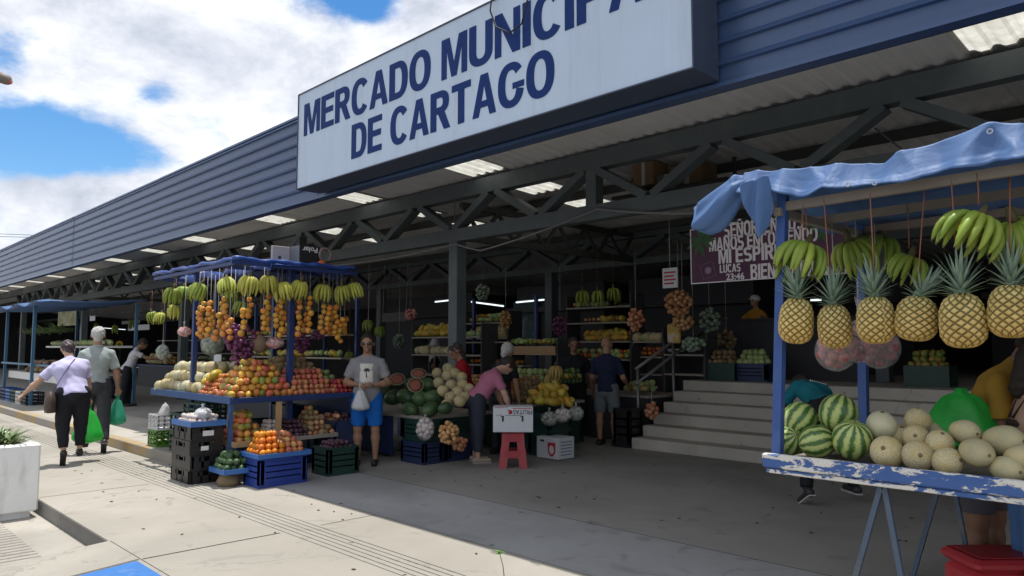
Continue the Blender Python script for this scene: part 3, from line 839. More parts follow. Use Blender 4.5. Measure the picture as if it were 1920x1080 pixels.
q = MB(RO); q.box(-2.0, .9, 3.985, 4.03, .893, .918, bev=.004); q.build('lower_lip', m_chip, rst)
q = MB(RO)
for k in range(8): q.box(-1.98, .9, 4.025 + k * .16, 4.025 + k * .16 + .152, TZ - .025, TZ)
q.build('tabletop', m_plank, rst)
q = MB(RO); q.bar((-1.968, 4.06, .93), (-1.885, 4.06, 2.52), .05, .05, upv=(0, 1, 0)); q.build('post', m_bluep, rst)
q = MB(RO); q.bar((-1.93, 5.27, .93), (-1.90, 5.27, 2.45), .055, .055, upv=(0, 1, 0)); q.build('post', m_bluep, rst)
q = MB(RO); q.bar((.86, 4.06, .0), (.86, 4.06, 2.6), .05, .05, upv=(0, 1, 0)); q.build('post', m_bluep, rst)
q = MB(RO); q.bar((.86, 5.27, .0), (.86, 5.27, 2.5), .05, .05, upv=(0, 1, 0)); q.build('post', m_bluep, rst)
for y in (4.06, 4.66, 5.27):
    q = MB(RO); q.bar((-1.99, y, 2.40), (.95, y, 2.46), .04, .05); q.build('roof_rail', m_plank, rst)
q = MB(RO); q.bar((-1.90, 4.0, 2.37), (-1.90, 5.35, 2.37), .04, .045); q.build('roof_rail', m_plank, rst)
for y in (4.06, 5.17):
    apex = Vector((-1.40, y, .925))
    for p in (at(1605, 1080, y=4.06), at(1690, 1080, y=4.06)):
        d = Vector((p.x - apex.x, 0, p.z - .925)); f = apex + d * (.925 / -d.z)
        q = MB(RO); q.bar(apex, f, .026, .026, upv=(0, 1, 0)); q.build('leg', m_greyleg, rst)
    for sx_ in (-1, 1):
        q = MB(RO); q.bar((.35, y, .925), (.35 + sx_ * .27, y, 0), .026, .026, upv=(0, 1, 0)); q.build('leg', m_greyleg, rst)
# tarpaulin thrown over the rails, its left corner hanging in folds
m_tarp, nt, b = base_mat('blue tarpaulin')
v = objvec(nt); nz = noise(nt, 4, 6, .6, v); ng = noise(nt, 1.3, 4, .5, v)
c = mixc(nt, nz.outputs['Fac'], (.05, .125, .31), (.09, .185, .40)); c = mixc(nt, mth(nt, 'MULTIPLY', ng.outputs['Fac'], .4), c, (.14, .22, .38))
nt.links.new(c, b.inputs['Base Color']); b.inputs['Roughness'].default_value = .58; b.inputs['Specular IOR Level'].default_value = .35
ncr = noise(nt, 2.6, 4, .5, v, 1.2); bumpy(nt, b, mth(nt, 'ABSOLUTE', mth(nt, 'SUBTRACT', ncr.outputs['Fac'], .5)), .35, .06)
tl = _n(nt, 'ShaderNodeBsdfTranslucent'); tl.inputs['Color'].default_value = (.06, .15, .40, 1)
ms = _n(nt, 'ShaderNodeMixShader'); ms.inputs[0].default_value = .16
nt.links.new(b.outputs[0], ms.inputs[1]); nt.links.new(tl.outputs[0], ms.inputs[2]); nt.links.new(ms.outputs[0], nt.nodes['Material Output'].inputs['Surface'])
def interp(pts, x):
    for (a, za), (b_, zb) in zip(pts, pts[1:]):
        if x <= b_: 
            t = 0 if b_ == a else min(1, max(0, (x - a) / (b_ - a)))
            return za + (zb - za) * t
    return pts[-1][1]
def prof_pts(lst, y): return sorted([(p.x, p.z) for p in (at(a, b_, y=y) for a, b_ in lst)])
ridge = prof_pts([(1395, 320), (1420, 314), (1463, 318), (1540, 310), (1608, 300), (1659, 302), (1710, 278), (1770, 253), (1855, 232), (1919, 228)], 4.04) + [(1.0, 2.62)]
lower = prof_pts([(1395, 352), (1444, 353), (1489, 366), (1520, 362), (1557, 353), (1587, 345), (1642, 344), (1700, 336), (1740, 326), (1800, 312), (1860, 300), (1919, 296)], 3.94) + [(1.0, 2.43)]
lower[0] = (lower[0][0] - .3, lower[0][1])
tarp = MB((-.6, 4.6, 2.4))
rnd = random.Random(5)
XL = ridge[0][0]
def tarp_fn(u, v_):
    x = XL + u * (1.0 - XL)
    zr, zl = interp(ridge, x), interp(lower, x)
    f1 = math.sin(x * 21 + 1.3 * math.sin(x * 7)); f2 = 1.4 - 2.8 * abs(math.sin(x * 14.3 + 1.1 * math.sin(x * 5 + 3) + v_ * 2))
    if v_ < .30:                                  # hanging front edge
        t = v_ / .30
        y = 3.93 + .10 * t ** .7 + (.018 * f1 + .008 * f2) * (1 - t * .8)
        z = zl + (zr - zl) * (t ** .85) + .006 * f2 * (1 - t)
    else:
        t = (v_ - .30) / .70
        y = 4.03 + 1.38 * t
        sag = .07 * math.sin(min(1, t * 2.05) * math.pi) if t < .49 else .07 * math.sin((t - .49) / .51 * math.pi)
        z = zr * (1 - t) + (2.45 + .06 * (x + 2) / 3) * t - sag * (.6 + .4 * math.sin(x * 5)) + .012 * f1 * math.sin(t * 9)
    return (x, y, z)
def ridge_(a): return 1 - 2 * abs(math.sin(a)) ** .7
def crease(p, k=1.0):
    x, y, z = p
    c1 = ridge_(5.1 * x + 3.7 * z + .9 * math.sin(3 * x + y * 4)) * .011; c2 = ridge_(-8.3 * x + 6.1 * z + 2.3 * y + 1.1 * math.sin(5 * z + 2 * x)) * .008; c3 = ridge_(15 * x + 11 * y - 9 * z + math.sin(9 * x)) * .004
    d = (c1 + c2 + c3) * k
    return (x, y - d, z + d * .7)
tarp.grid(lambda u, v_: crease(tarp_fn(u, v_), .6 + .4 * (v_ > .05)), 240, 64)
# left lobe: the corner gathered and folded down
def lobe(u, v_):
    a = at(1312, 402, y=3.97); 
    t = u
    x = XL + .015 - t * .335
    zc = 2.63 - .125 * t ** 1.6;
    half = .055 + .10 * math.sin(t * math.pi * .8) * (1 - .35 * t)
    if t > .93: half *= max(.1, (1 - t) / .07)
    ang = R(-115 + 275 * v_)
    fold = .012 * math.sin(ang * 4 + t * 5)
    return (x + .02 * math.sin(ang), 4.02 + (half * .75 + fold) * -math.cos(ang) * .9, zc - half + (half + fold) * math.sin(ang) * 1.05)
tarp.grid(lambda u, v_: crease(lobe(u, v_), 1.6), 60, 60)
def flap(u, v_):
    x0, x1 = at(1389, 350, y=3.93).x, at(1446, 350, y=3.93).x
    w = 1 - .42 * v_ ** 1.6
    xc = (x0 + x1) / 2 + .03 * v_
    x = xc + (u - .5) * (x1 - x0) * w
    tip = .29 - .10 * abs(u - .45) * 2 * v_
    return (x, 3.90 - .03 * math.sin(u * math.pi) - .02 * math.sin(u * 9 + v_ * 4) + .03 * v_, 2.57 - tip * v_ * 1.15 - .01)
tarp.grid(lambda u, v_: crease(flap(u, v_), 1.3), 36, 36)
tp = tarp.build('tarpaulin', m_tarp, None, 'light blue tarpaulin draped over the stall of hanging pineapples, corner hanging in folds', 'tarpaulin')
so_ = tp.modifiers.new('thickness', 'SOLIDIFY'); so_.thickness = .004
m_ring = M('steel grommet', (.5, .5, .5), .35, metal=.8)
for (px, py) in ((1640, 343), (1856, 246), (1590, 346)):
    p = at(px, py, y=3.918)
    g_ = MB(); 
    for k in range(10):
        t0, t1_ = 2 * math.pi * k / 10, 2 * math.pi * (k + 1) / 10
        g_.bar((.011 * math.cos(t0), 0, .011 * math.sin(t0)), (.011 * math.cos(t1_), 0, .011 * math.sin(t1_)), .005, .005, upv=(0, 1, 0))
    o = g_.build('grommet', m_ring, tp); o.location = p - Vector(tp.location)
# pineapples: (centre px, body top, body bottom, lean, squat)
pines = [(1493, 558, 645, (-.20, -.1), 1.0, 'small pineapple beside the blue corner post of the right stall'),
         (1565, 570, 654, (.14, .05), 1.0, 'greener pineapple hanging second from the blue corner post'),
         (1642, 555, 645, (-.12, .1), 1.04, 'pale golden pineapple with tall crown, third from the corner post'),
         (1718, 555, 640, (.75, .3), 1.22, 'stubby orange pineapple with its crown leaning far right'),
         (1805, 549, 653, (.04, -.1), 1.07, 'large pineapple with spiny bottom hanging beside the high bananas'),
         (1895, 533, 634, (.05, .1), 1.06, 'pineapple hanging highest, nearest the right edge of the photo')]
for i, (px, pt, pb, lean, sq, lab) in enumerate(pines):
    y = 4.03 + .02 * (i % 2)
    c = at(px, (pt + pb) / 2, y=y); h = (at(px, pt, y=y) - at(px, pb, y=y)).z
    t = thing('pineapple', lab, 'pineapple', c, random.uniform(0, 6), 'pineapples hanging from the right stall')
    t.rotation_euler.x = R((3, -4, 2, 5, -2, 3)[i]); t.rotation_euler.y = R((-4, 2, 3, -3, 1, -3)[i])
    k = h / .25
    o = bpy.data.objects.new('rind', pineapple_mesh(i, sq)); COL.objects.link(o); o.parent = t; o.scale = (k, k, k)
    rz_ = t.rotation_euler.z; ll = (Matrix.Rotation(-rz_, 2) @ Vector(((lean[0] * .7), lean[0] * .7))) if lean else Vector((0, 0))
    o = bpy.data.objects.new('crown', crown_mesh(50 + i, (ll.x, ll.y))); COL.objects.link(o); o.parent = t; o.scale = (k, k, k)
    q = MB()
    top = 2.41 - c.z
    q.tube([(0, 0, .13), (.004, 0, .3), (0, 0, top)], .003, 5); q.build('string', m_twine, t)
for i, (px, py, y, sc, rz_, lab, n) in enumerate([
        (1513, 462, 4.10, 1.30, R(32), 'plump green banana bunch beside the blue corner post', 9),
        (1592, 452, 4.75, 1.28, R(60), 'shaded green banana bunch behind the second pineapple', 8),
        (1650, 446, 5.25, 1.35, R(20), 'dim green banana bunch deepest under the tarpaulin', 8),
        (1708, 482, 4.55, 1.05, R(50), 'small green banana bunch above the stubby pineapple', 7),
        (1836, 408, 4.03, 1.20, R(15), 'bright green banana bunch hanging highest on the right stall', 9),
        (1900, 414, 4.22, 1.25, R(70), 'green banana bunch at the right edge above the last pineapple', 8)]):
    p = at(px, py, y=y)
    banana_hand(p, rz_, sc, 100 + i, lab, 'banana bunches hanging in the right stall', n=n, rope=max(.05, 2.42 - p.z - .05), tilt=((-14, 22), (10, -20), (-8, 14), (12, 18), (-16, 26), (8, -24))[i])
# watermelons and melons lying on the board
def sit(px, py, y): return at(px, py, y=y)
for i, (px, py, y, r, rot, lab) in enumerate([
        (1598, 824, 4.145, .103, (R(30), R(-12), 1.0), 'round watermelon with radiating stripes in front, beside the cantaloupes'),
        (1532, 828, 4.135, .092, (R(10), R(74), .6), 'small watermelon with jagged stripes lying behind the front board'),
        (1499, 786, 4.26, .098, (R(-20), R(40), .5), 'watermelon beside the blue corner post, upper row'),
        (1572, 775, 4.27, .105, (R(18), R(8), 2.0), 'upright watermelon with broad dark stripes, topmost of the heap'),
        (1481, 826, 4.20, .085, (R(40), R(50), .2), 'dark watermelon half hidden at the foot of the corner post'),
        (1548, 812, 4.42, .11, (R(30), R(20), .2), 'shaded watermelon at the back of the heap')]):
    put('watermelon', sit(px, py, y), rot, r / .1, lab, 'watermelons on the right stall')
for i, (kd, px, py, y, r, rot, lab) in enumerate([
        ('honeydew', 1653, 799, 4.25, .080, (.3, .2, 0), 'pale smooth melon perched beside the topmost watermelon'),
        ('melon', 1663, 848, 4.12, .083, (1.2, .3, 0), 'yellowish cantaloupe in front, beside the striped watermelon'),
        ('melon', 1721, 855, 4.12, .078, (1.4, .2, .4), 'tan cantaloupe with a dark blemish in the front row'),
        ('melon', 1718, 821, 4.21, .067, (1.3, .1, .2), 'small cantaloupe with its stem scar facing out, middle row'),
        ('melon', 1721, 789, 4.33, .068, (.2, .1, 0), 'round cantaloupe highest in the middle of the melon heap'),
        ('melon', 1762, 832, 4.18, .067, (.5, .4, 0), 'small pale cantaloupe wedged beside the big oval melons'),
        ('melon', 1777, 866, 4.11, .070, (.4, 1.3, 0), 'half-hidden cantaloupe low behind the white chipped paint'),
        ('longmelon', 1810, 811, 4.26, .064, (R(88), 0, R(50)), 'grey-green oval melon under the green bag'),
        ('longmelon', 1832, 849, 4.11, .069, (R(90), 0, R(45)), 'pale yellow oval melon in the front row'),
        ('longmelon', 1884, 828, 4.22, .078, (R(82), 0, R(60)), 'large mottled yellow oval melon beside the right edge'),
        ('longmelon', 1888, 880, 4.10, .062, (R(90), 0, R(50)), 'greenish oval melon low at the right edge'),
        ('melon', 1688, 822, 4.30, .07, (.4, .3, 0), 'shaded cantaloupe between the pale melon and the middle row'),
        ('melon', 1660, 812, 4.44, .075, (.4, .3, 0), 'cantaloupe hidden behind the pale smooth melon'),
        ('longmelon', 1745, 812, 4.46, .06, (R(85), 0, R(20)), 'shaded oval melon at the back of the heap'),
        ('longmelon', 1925, 862, 4.14, .07, (R(85), 0, R(80)), 'oval melon cut off by the right edge')]):
    put(kd, sit(px, py, y), rot, r / .1, lab, 'melons on the right stall')
# more fruit further along the board, beyond the edge of the photograph
for i in range(10):
    put('melon', (-.42 + i * .135 + random.uniform(-.01, .01), 4.13 + (i % 2) * .14, TZ + .072 + (i % 2) * .01), rr(), .72, 'tan cantaloupe further along the right stall', 'cantaloupes further along the right stall') if i < 3 else None
# bags of pink produce hanging behind the pineapples
m_pink = M('pink onion skin', (.42, .10, .10), .4, .3, 20, rnd=.25, hue=.02, col2=(.55, .25, .20), c2t=(.5, .7))
m_film, nt, b = base_mat('clear plastic film')
b.inputs['Base Color'].default_value = (.85, .82, .82, 1); b.inputs['Roughness'].default_value = .22; b.inputs['Alpha'].default_value = .22
def sphere_packed(mb, c, rad, r, n, seed, mi=0):
    rnd = random.Random(seed); pts = []
    tries = 0
    while len(pts) < n and tries < 4000:
        tries += 1
        p = Vector((rnd.uniform(-1, 1), rnd.uniform(-1, 1), rnd.uniform(-1, 1)))
        if p.length > 1: continue
        p = p.normalized() * (p.length ** .35)
        p = Vector((p.x * rad[0], p.y * rad[1], p.z * rad[2]))
        if all((p - o).length > r * 1.55 for o in pts): pts.append(p)
    for p in pts: mb.ell(Vector(c) + p, (r, r, r * .95), 10, 7, mi)
def bag_of(name, loc, rad, r, n, mat, label, cat, group, neck=.15, film=True, seed=1, top=None, part='fruit', net=None):
    t = thing(name, label, cat, loc, 0, group)
    q = MB(); sphere_packed(q, (0, 0, 0), rad, r, n, seed); o = q.build(part, mat, t)
    if film:
        k = 1 + r / max(rad) * .9
        f = MB(); rn = random.Random(seed)
        ph = [rn.uniform(0, 6) for _ in range(4)]
        prof_ = [(.05 * rad[0], -rad[2] * k * 1.02)]
        for i in range(1, 12):
            t_ = math.pi * (1 - i / 12)
            prof_.append((rad[0] * k * math.sin(t_), rad[2] * k * math.cos(t_)))
        prof_ += [(.014, rad[2] * k * 1.02), (.008, rad[2] * k + neck * .5), (.022, rad[2] * k + neck)]
        f.lathe(prof_, 22, fn=lambda p, a: Vector((p.x, p.y * rad[1] / rad[0], p.z)) * (1 + .05 * math.sin(5 * a + ph[0] + p.z * 20) + .03 * math.sin(9 * a + ph[1])))
        f.build('bag_film' if net is None else 'net', net or m_film, t)
    if top:
        s_ = MB(); s_.tube([(0, 0, rad[2] + .02), (0, .002, top - loc[2])], .0035, 5); s_.build('string', m_twinew, t)
    return t
for px, py, y, lab in ((1568, 655, 4.72, 'plastic bag of pink onions behind the second pineapple'), (1612, 640, 4.86, 'plastic bag of pink onions beside the back post'), (1648, 652, 5.06, 'dim bag of pink onions right of the back post')):
    p = at(px, py, y=y)
    bag_of('onion_bag', p, (.10, .08, .10), .034, 22, m_pink, lab, 'bag of onions', 'onion bags hanging in the right stall', seed=int(px), top=2.41)
# red cooler under the stall
m_red = M('red plastic', (.44, .035, .045), .38, .15, 4, .05, 60, col2=(.52, .06, .06), c2t=(.5, .8))
m_redd = M('red plastic lid', (.40, .03, .04), .42, .15, 5)
cz = .42; c0 = at(1832, 1052, z=cz)
cl = thing('cooler', 'red plastic cooler box with a lid on the floor under the stall', 'cooler', (c0.x, c0.y, 0), YAW)
q = MB(); q.box(0, .62, 0, .34, 0, cz - .07, bev=.03); q.box(.05, .57, -.008, .0, .06, cz - .14, bev=.004); q.build('body', m_red, cl)
q = MB(); q.box(-.012, .632, -.012, .352, cz - .066, cz, bev=.022); q.box(.04, .58, .03, .31, cz + .001, cz + .008, bev=.004); q.build('lid', m_redd, cl)
q = MB(); q.box(.25, .37, -.024, -.013, cz - .12, cz - .03, bev=.004); q.build('latch', m_redd, cl)
# ---------------------------------------------------------------- crates, trays, boxes
m_crblack = M('black crate plastic', (.016, .016, .018), .4, .3, 8, spec=.5)
m_crblue = M('blue crate plastic', (.022, .05, .27), .42, .2, 8, spec=.5, col2=(.04, .07, .25), c2t=(.55, .8))
m_crgreen = M('dark green crate plastic', (.012, .045, .035), .45, .25, 8, spec=.5)
m_crnavy = M('navy crate plastic', (.018, .03, .085), .45, .25, 8, spec=.5)
m_crbright = M('bright green crate plastic', (.10, .24, .035), .45, .25, 8)
m_white = M('white plastic', (.62, .62, .62), .45, .1, 8)
m_wood = M('pale pine batten', (.46, .30, .15), .7, .25, 6, .3, 40, col2=(.36, .24, .13), c2t=(.4, .7))
m_greywood = M('greyed wood', (.30, .27, .23), .8, .25, 6, .3, 40)
m_trayblue = M('light blue tray', (.05, .15, .42), .4, .15, 8, col2=(.07, .17, .38), c2t=(.5, .7))
m_paper = M('paper tag', (.70, .70, .68), .8, .1, 20)
def crate_mb(w, d, h, style='slot', org=(0, 0, 0)):
    """open crate w (x) by d (y) by h with real slots, rim and ribbed corners; origin at its base centre"""
    q = MB(); t = .012; hw, hd = w / 2, d / 2
    q.box(-hw + .01, hw - .01, -hd + .01, hd - .01, 0, .012)
    rim = h * .13
    def side(a0, a1, put_):
        L = a1 - a0
        put_(a0, a1, h - rim, h, t + .008); put_(a0, a1, 0, h * .16, t)
        if style == 'slot':
            put_(a0, a1, h * .30, h * .42, t); put_(a0, a1, h * .56, h * .68, t)
            nseg = max(3, int(L / .14))
            for k in range(nseg + 1):
                c = a0 + L * k / nseg
                put_(max(a0, c - .013), min(a1, c + .013), h * .1, h - rim * .5, t + .006)
        elif style == 'solid':
            put_(a0, a1, h * .16, h - rim, t * .6)
            for k in range(3): put_(a0 + L * .12, a1 - L * .12, h * (.30 + .2 * k), h * (.345 + .2 * k), t + .007)
            for c in (a0, a1 - .05): put_(c, c + .05, h * .1, h - rim * .5, t + .008)
        else:
            put_(a0, a1, h * .16, h * .55, t * .6); put_(a0, a0 + L * .26, h * .55, h - rim, t * .6); put_(a1 - L * .26, a1, h * .55, h - rim, t * .6)
            for c in (a0, a0 + L * .33, a0 + L * .62, a1 - .03): put_(c, c + .03, h * .08, h - rim * .5, t + .006)
    for s in (-1, 1):
        side(-hw, hw, lambda a, b, z0, z1, tt: q.box(a, b, s * hd - (tt if s > 0 else 0), s * hd + (0 if s > 0 else tt), z0, z1))
        e = .0125
        side(-hd + e, hd - e, lambda a, b, z0, z1, tt: q.box(s * hw - (tt if s > 0 else 0) - s * .001, s * hw + (0 if s > 0 else tt) - s * .001, a, b, z0 + .001, z1 - .001))
    return q
CR = {}
def crate(x, y, z, w, d, h, mat, label, style='slot', group=None, rz=0.0, name='crate', cat='crate'):
    key = (w, d, h, style, mat.name)
    if key not in CR: CR[key] = crate_mb(w, d, h, style).mesh(name, mat)
    o = bpy.data.objects.new(name, CR[key]); COL.objects.link(o); o.location = (x, y, z); o.rotation_euler = (0, 0, rz)
    return tag(o, label, cat, group)
def card(parent, x0, x1, z0, z1, y, mat=None, name='tag', axis='y', th=.002):
    q = MB(parent.location)
    if axis == 'y': q.box(x0, x1, y - th, y, z0, z1)
    else: q.box(y, y + th, x0, x1, z0, z1)
    return q.build(name, mat or m_paper, parent)
# ---- small fruit
def skin(name, c1, c2, rough=.38, rnd=.2, hue=.02, sc=6, t=(.40, .62)):
    return M(name, c1, rough, .12, sc, .06, 60, rnd=rnd, hue=hue, col2=c2, c2t=t, c2s=sc * .9)
m_mango = skin('red and yellow mango skin', (.50, .115, .085), (.60, .27, .05), hue=.025, sc=7)
m_mangoy = skin('yellow mango skin', (.60, .36, .045), (.52, .20, .05), hue=.03, sc=7)
m_mangog = skin('green mango skin', (.16, .27, .05), (.38, .20, .05), hue=.02, sc=7)
m_peach = skin('peach red apple skin', (.42, .085, .06), (.50, .24, .10), sc=9)
m_apple = skin('deep red apple skin', (.26, .018, .025), (.40, .07, .04), rough=.28, sc=9)
m_orange = skin('orange skin', (.60, .17, .008), (.62, .22, .012), rnd=.15, hue=.012)
m_tang = skin('hanging orange skin', (.54, .22, .022), (.58, .30, .06), rnd=.22, hue=.02)
m_tomato = skin('orange red tomato skin', (.50, .12, .03), (.48, .18, .04), rough=.3)
m_avo = skin('green avocado skin', (.035, .085, .03), (.07, .12, .05), rough=.5, hue=.01)
m_purple = skin('purple passion fruit skin', (.055, .022, .045), (.10, .05, .06), rough=.5)
m_pot = skin('tan root skin', (.30, .21, .10), (.22, .15, .08), rough=.8)
m_garlic = skin('pale garlic skin', (.55, .50, .46), (.48, .38, .38), rough=.6)
m_papaya = skin('yellow orange papaya skin', (.52, .30, .03), (.40, .33, .06))
m_squash = skin('pale green squash skin', (.38, .44, .20), (.28, .38, .13), rough=.5)
m_onion = skin('tan onion skin', (.48, .22, .09), (.56, .33, .16), rough=.5)
m_dkwm = M('dark green watermelon rind', (.035, .075, .028), .4, .3, 7, rnd=.2, col2=(.08, .14, .05), c2t=(.5, .7))
m_flesh = M('red watermelon flesh', (.30, .10, .07), .5, .15, 12)
m_rindw = M('pale inner rind', (.55, .58, .35), .5)
def easy(kind, name, cat, rad, mat, lumpk=(.02, 3), stem=True, seg=14, fn=None):
    q = MB(); q.ell((0, 0, 0), rad, seg, max(7, seg * 2 // 3), fn=fn or lump(*lumpk))
    if stem: q.tube([(0, 0, rad[2] * .93), (.004, 0, rad[2] + .006)], [.005, .004], 5, 1)
    proto(kind, name, cat, q, [mat, m_stem])
egg = lambda p: 1 + .14 * p.z - .10 * p.x * (p.z > 0)
for k, m_ in (('mango', m_mango), ('mangoy', m_mangoy), ('mangog', m_mangog)): easy(k, 'mango', 'mango', (.046, .043, .058), m_, fn=egg)
apl = lambda p: 1 - .22 * max(0, abs(p.z) - .8) / .2 + .03 * p.z
easy('peach', 'red_apple', 'apple', (.042, .042, .039), m_peach, fn=apl)
easy('apple', 'dark_red_apple', 'apple', (.038, .038, .036), m_apple, fn=apl)
easy('orange', 'orange', 'orange', (.040, .040, .038), m_orange, (.01, 2))
easy('tomato', 'tomato', 'tomato', (.036, .036, .031), m_tomato, fn=lambda p: 1 + .03 * math.cos(5 * math.atan2(p.y, p.x)))
easy('avocado', 'avocado', 'avocado', (.040, .040, .055), m_avo, fn=lambda p: 1 - .2 * max(0, p.z))
easy('passion', 'passion_fruit', 'passion fruit', (.033, .033, .034), m_purple, (.03, 4))
easy('potato', 'root_vegetable', 'vegetable', (.042, .038, .056), m_pot, (.09, 3))
easy('garlic', 'garlic_bulb', 'garlic', (.03, .03, .027), m_garlic, fn=lambda p: 1 + .5 * max(0, p.z - .75) + .03 * math.cos(7 * math.atan2(p.y, p.x)))
easy('papaya', 'papaya', 'papaya', (.062, .062, .11), m_papaya, fn=lambda p: 1 - .12 * p.z)
easy('squash', 'squash', 'squash', (.055, .055, .062), m_squash, fn=lambda p: (1 - .18 * p.z) * (1 + .05 * math.cos(8 * math.atan2(p.y, p.x))))
easy('onion', 'onion', 'onion', (.036, .036, .034), m_onion, fn=lambda p: 1 + .35 * max(0, p.z - .85))
q = MB(); q.ell((0, 0, 0), (.12, .12, .155), 22, 14, fn=lump(.02, 2)); proto('darkmelon', 'watermelon', 'watermelon', q, [m_dkwm])
# half a watermelon: rind bowl, pale rim and red cut face
q = MB()
prof_ = [(.002, -.15)] + [(.12 * math.sin(R(a)), -.15 * math.cos(R(a))) for a in range(15, 91, 15)]
q.lathe(prof_ + [(.119, .002)], 24); q.lathe([(.119, .0021), (.110, .0035)], 24, mi=1); q.lathe([(.1095, .0036), (.05, .0055), (.002, .006)], 24, mi=2)
proto('halfmelon', 'halved_watermelon', 'watermelon', q, [m_dkwm, m_rindw, m_flesh])
def pyramid(kinds, x0, x1, y0, y1, z, d, levels, ins, label, group, jit=.12, shell=True, tilt=None, dz=.8, sc=(.9, 1.08)):
    """heaped pile: courses of touching fruit, every course drawn in on the sides named by ins = (x0, x1, y0, y1) in fruit widths"""
    n = 0
    for lv in range(levels):
        a0, a1, b0, b1 = x0 + ins[0] * d * lv, x1 - ins[1] * d * lv, y0 + ins[2] * d * lv, y1 - ins[3] * d * lv
        if a1 - a0 < d * .5 or b1 - b0 < d * .5: break
        nx, ny = max(1, int((a1 - a0) / d + .3)), max(1, int((b1 - b0) / d + .3))
        for i in range(nx):
            for j_ in range(ny):
                if shell and lv < levels - 1 and not (j_ <= 1 or i >= nx - 2): continue
                k = random.choice(kinds)
                s = random.uniform(*sc)
                put(k, (a0 + d * (i + .5) + random.uniform(-jit, jit) * d + (a1 - a0 - nx * d) / 2, b0 + d * (j_ + .5) + random.uniform(-jit, jit) * d, z + d * .46 + lv * d * dz + random.uniform(0, .1) * d), rr(), s, label, group); n += 1
    return n
# ---------------------------------------------------------------- left stall
random.seed(21)
LX, LY = -8.70, 3.83
LO = Vector((-10, 4.8, 0))
m_bluewood = M('blue painted shelf', (.04, .09, .22), .6, .3, 8, .2, 40, col2=(.07, .11, .18), c2t=(.5, .75))
m_bluedk = M('dark blue post', (.02, .04, .14), .5, .3, 8)
ls = thing('market_stall', 'crowded fruit stall hung with bananas and strings of oranges, standing at the kerb', 'stall', LO)
q = MB(LO)
for k in range(9): q.box(-11.35, LX - .02, LY + .03 + k * .235, LY + .03 + k * .235 + .228, .945, .968)
q.build('upper_shelf', m_greywood, ls)
q = MB(LO); q.box(-11.37, LX, LY, LY + .028, .91, 1.0, bev=.005); q.build('shelf_edge', m_bluewood, ls)
q = MB(LO); q.box(LX - .018, LX + .01, LY + .03, 5.92, .915, .985, bev=.005); q.build('shelf_edge', m_bluedk, ls)
for (x, y, z0, z1, w, m_) in [(-8.92, 4.72, 0, 2.66, .07, m_bluedk), (-11.25, 4.72, .14, 2.66, .07, m_bluedk), (-10.12, 3.95, .14, 2.62, .06, m_bluedk), (-8.74, 3.87, 0, .91, .045, m_bluewood), (-9.98, 4.0, .14, .91, .09, m_bluewood), (-8.92, 5.66, 0, .94, .07, m_bluedk), (-11.25, 5.66, .14, 2.66, .07, m_bluedk)]:
    q = MB(LO); q.box(x - w / 2, x + w / 2, y - w / 2, y + w / 2, z0, z1); q.build('post', m_, ls)
pw = at(524, 760, x=LX + .0)
q = MB(LO); q.box(LX - .03, LX + .0, pw.y - .035, pw.y + .035, .45, .914); q.build('wooden_prop', m_wood, ls)
# hanging rails
for (a, b_) in [((-11.45, 3.86, 2.60), (-8.66, 3.86, 2.62)), ((-8.70, 3.80, 2.625), (-8.70, 5.58, 2.60)), ((-11.45, 4.40, 2.60), (-8.75, 4.40, 2.61)), ((-9.15, 3.9, 2.61), (-9.15, 5.55, 2.60)), ((-11.4, 3.9, 2.6), (-11.4, 5.55, 2.6))]:
    q = MB(LO); q.bar(a, b_, .035, .045); q.build('hanging_rail', m_bluedk, ls)
m_tarpdk = M('dark blue tarpaulin', (.02, .06, .26), .4, .3, 6, spec=.5, col2=(.035, .09, .32), c2t=(.5, .7))
rnd = random.Random(3)
q = MB((-10, 5.2, 2.7))
q.grid(lambda u, v_: (-11.6 + 2.95 * u, 4.30 + 1.27 * v_, 2.66 + .05 * math.sin(u * 9) * math.sin(v_ * 4) + .03 * math.sin(u * 23 + v_ * 5) - .05 * v_), 60, 24)
q.grid(lambda u, v_: (-11.6 + 2.95 * u, 4.28 + .03 * math.sin(u * 40) - .02 * v_, 2.66 + .05 * math.sin(u * 9) * 0 + .03 * math.sin(u * 23) - .10 * v_), 60, 3)
c_ = q.build('canopy_tarpaulin', m_tarpdk, None, 'dark blue tarpaulin stretched over the back of the banana stall', 'tarpaulin'); c_.modifiers.new('thickness', 'SOLIDIFY').thickness = .004
q = MB((-10, 3.86, 2.66))
def roll(x0, x1, y, z, ph):
    n_ = 40
    return [(x0 + (x1 - x0) * i / n_, y + .012 * math.sin(i * .9 + ph), z + .010 * math.sin(i * .55 + ph)) for i in range(n_ + 1)], [.028 + .006 * math.sin(i * 1.3 + ph) + .004 * math.sin(i * 2.9) for i in range(n_ + 1)]
P_, r_ = roll(-11.5, -8.68, 3.86, 2.67, 0); q.tube(P_, r_, 9)
P_ = [(-8.70 + .012 * math.sin(i), 3.82 + 1.72 * i / 30, 2.67 + .008 * math.sin(i * .7)) for i in range(31)]; q.tube(P_, [.030 + .007 * math.sin(i * 1.7) for i in range(31)], 9)
q.build('rolled_tarpaulin', m_tarpdk, None, 'rolled blue tarpaulin lying along the front rails of the banana stall', 'tarpaulin')
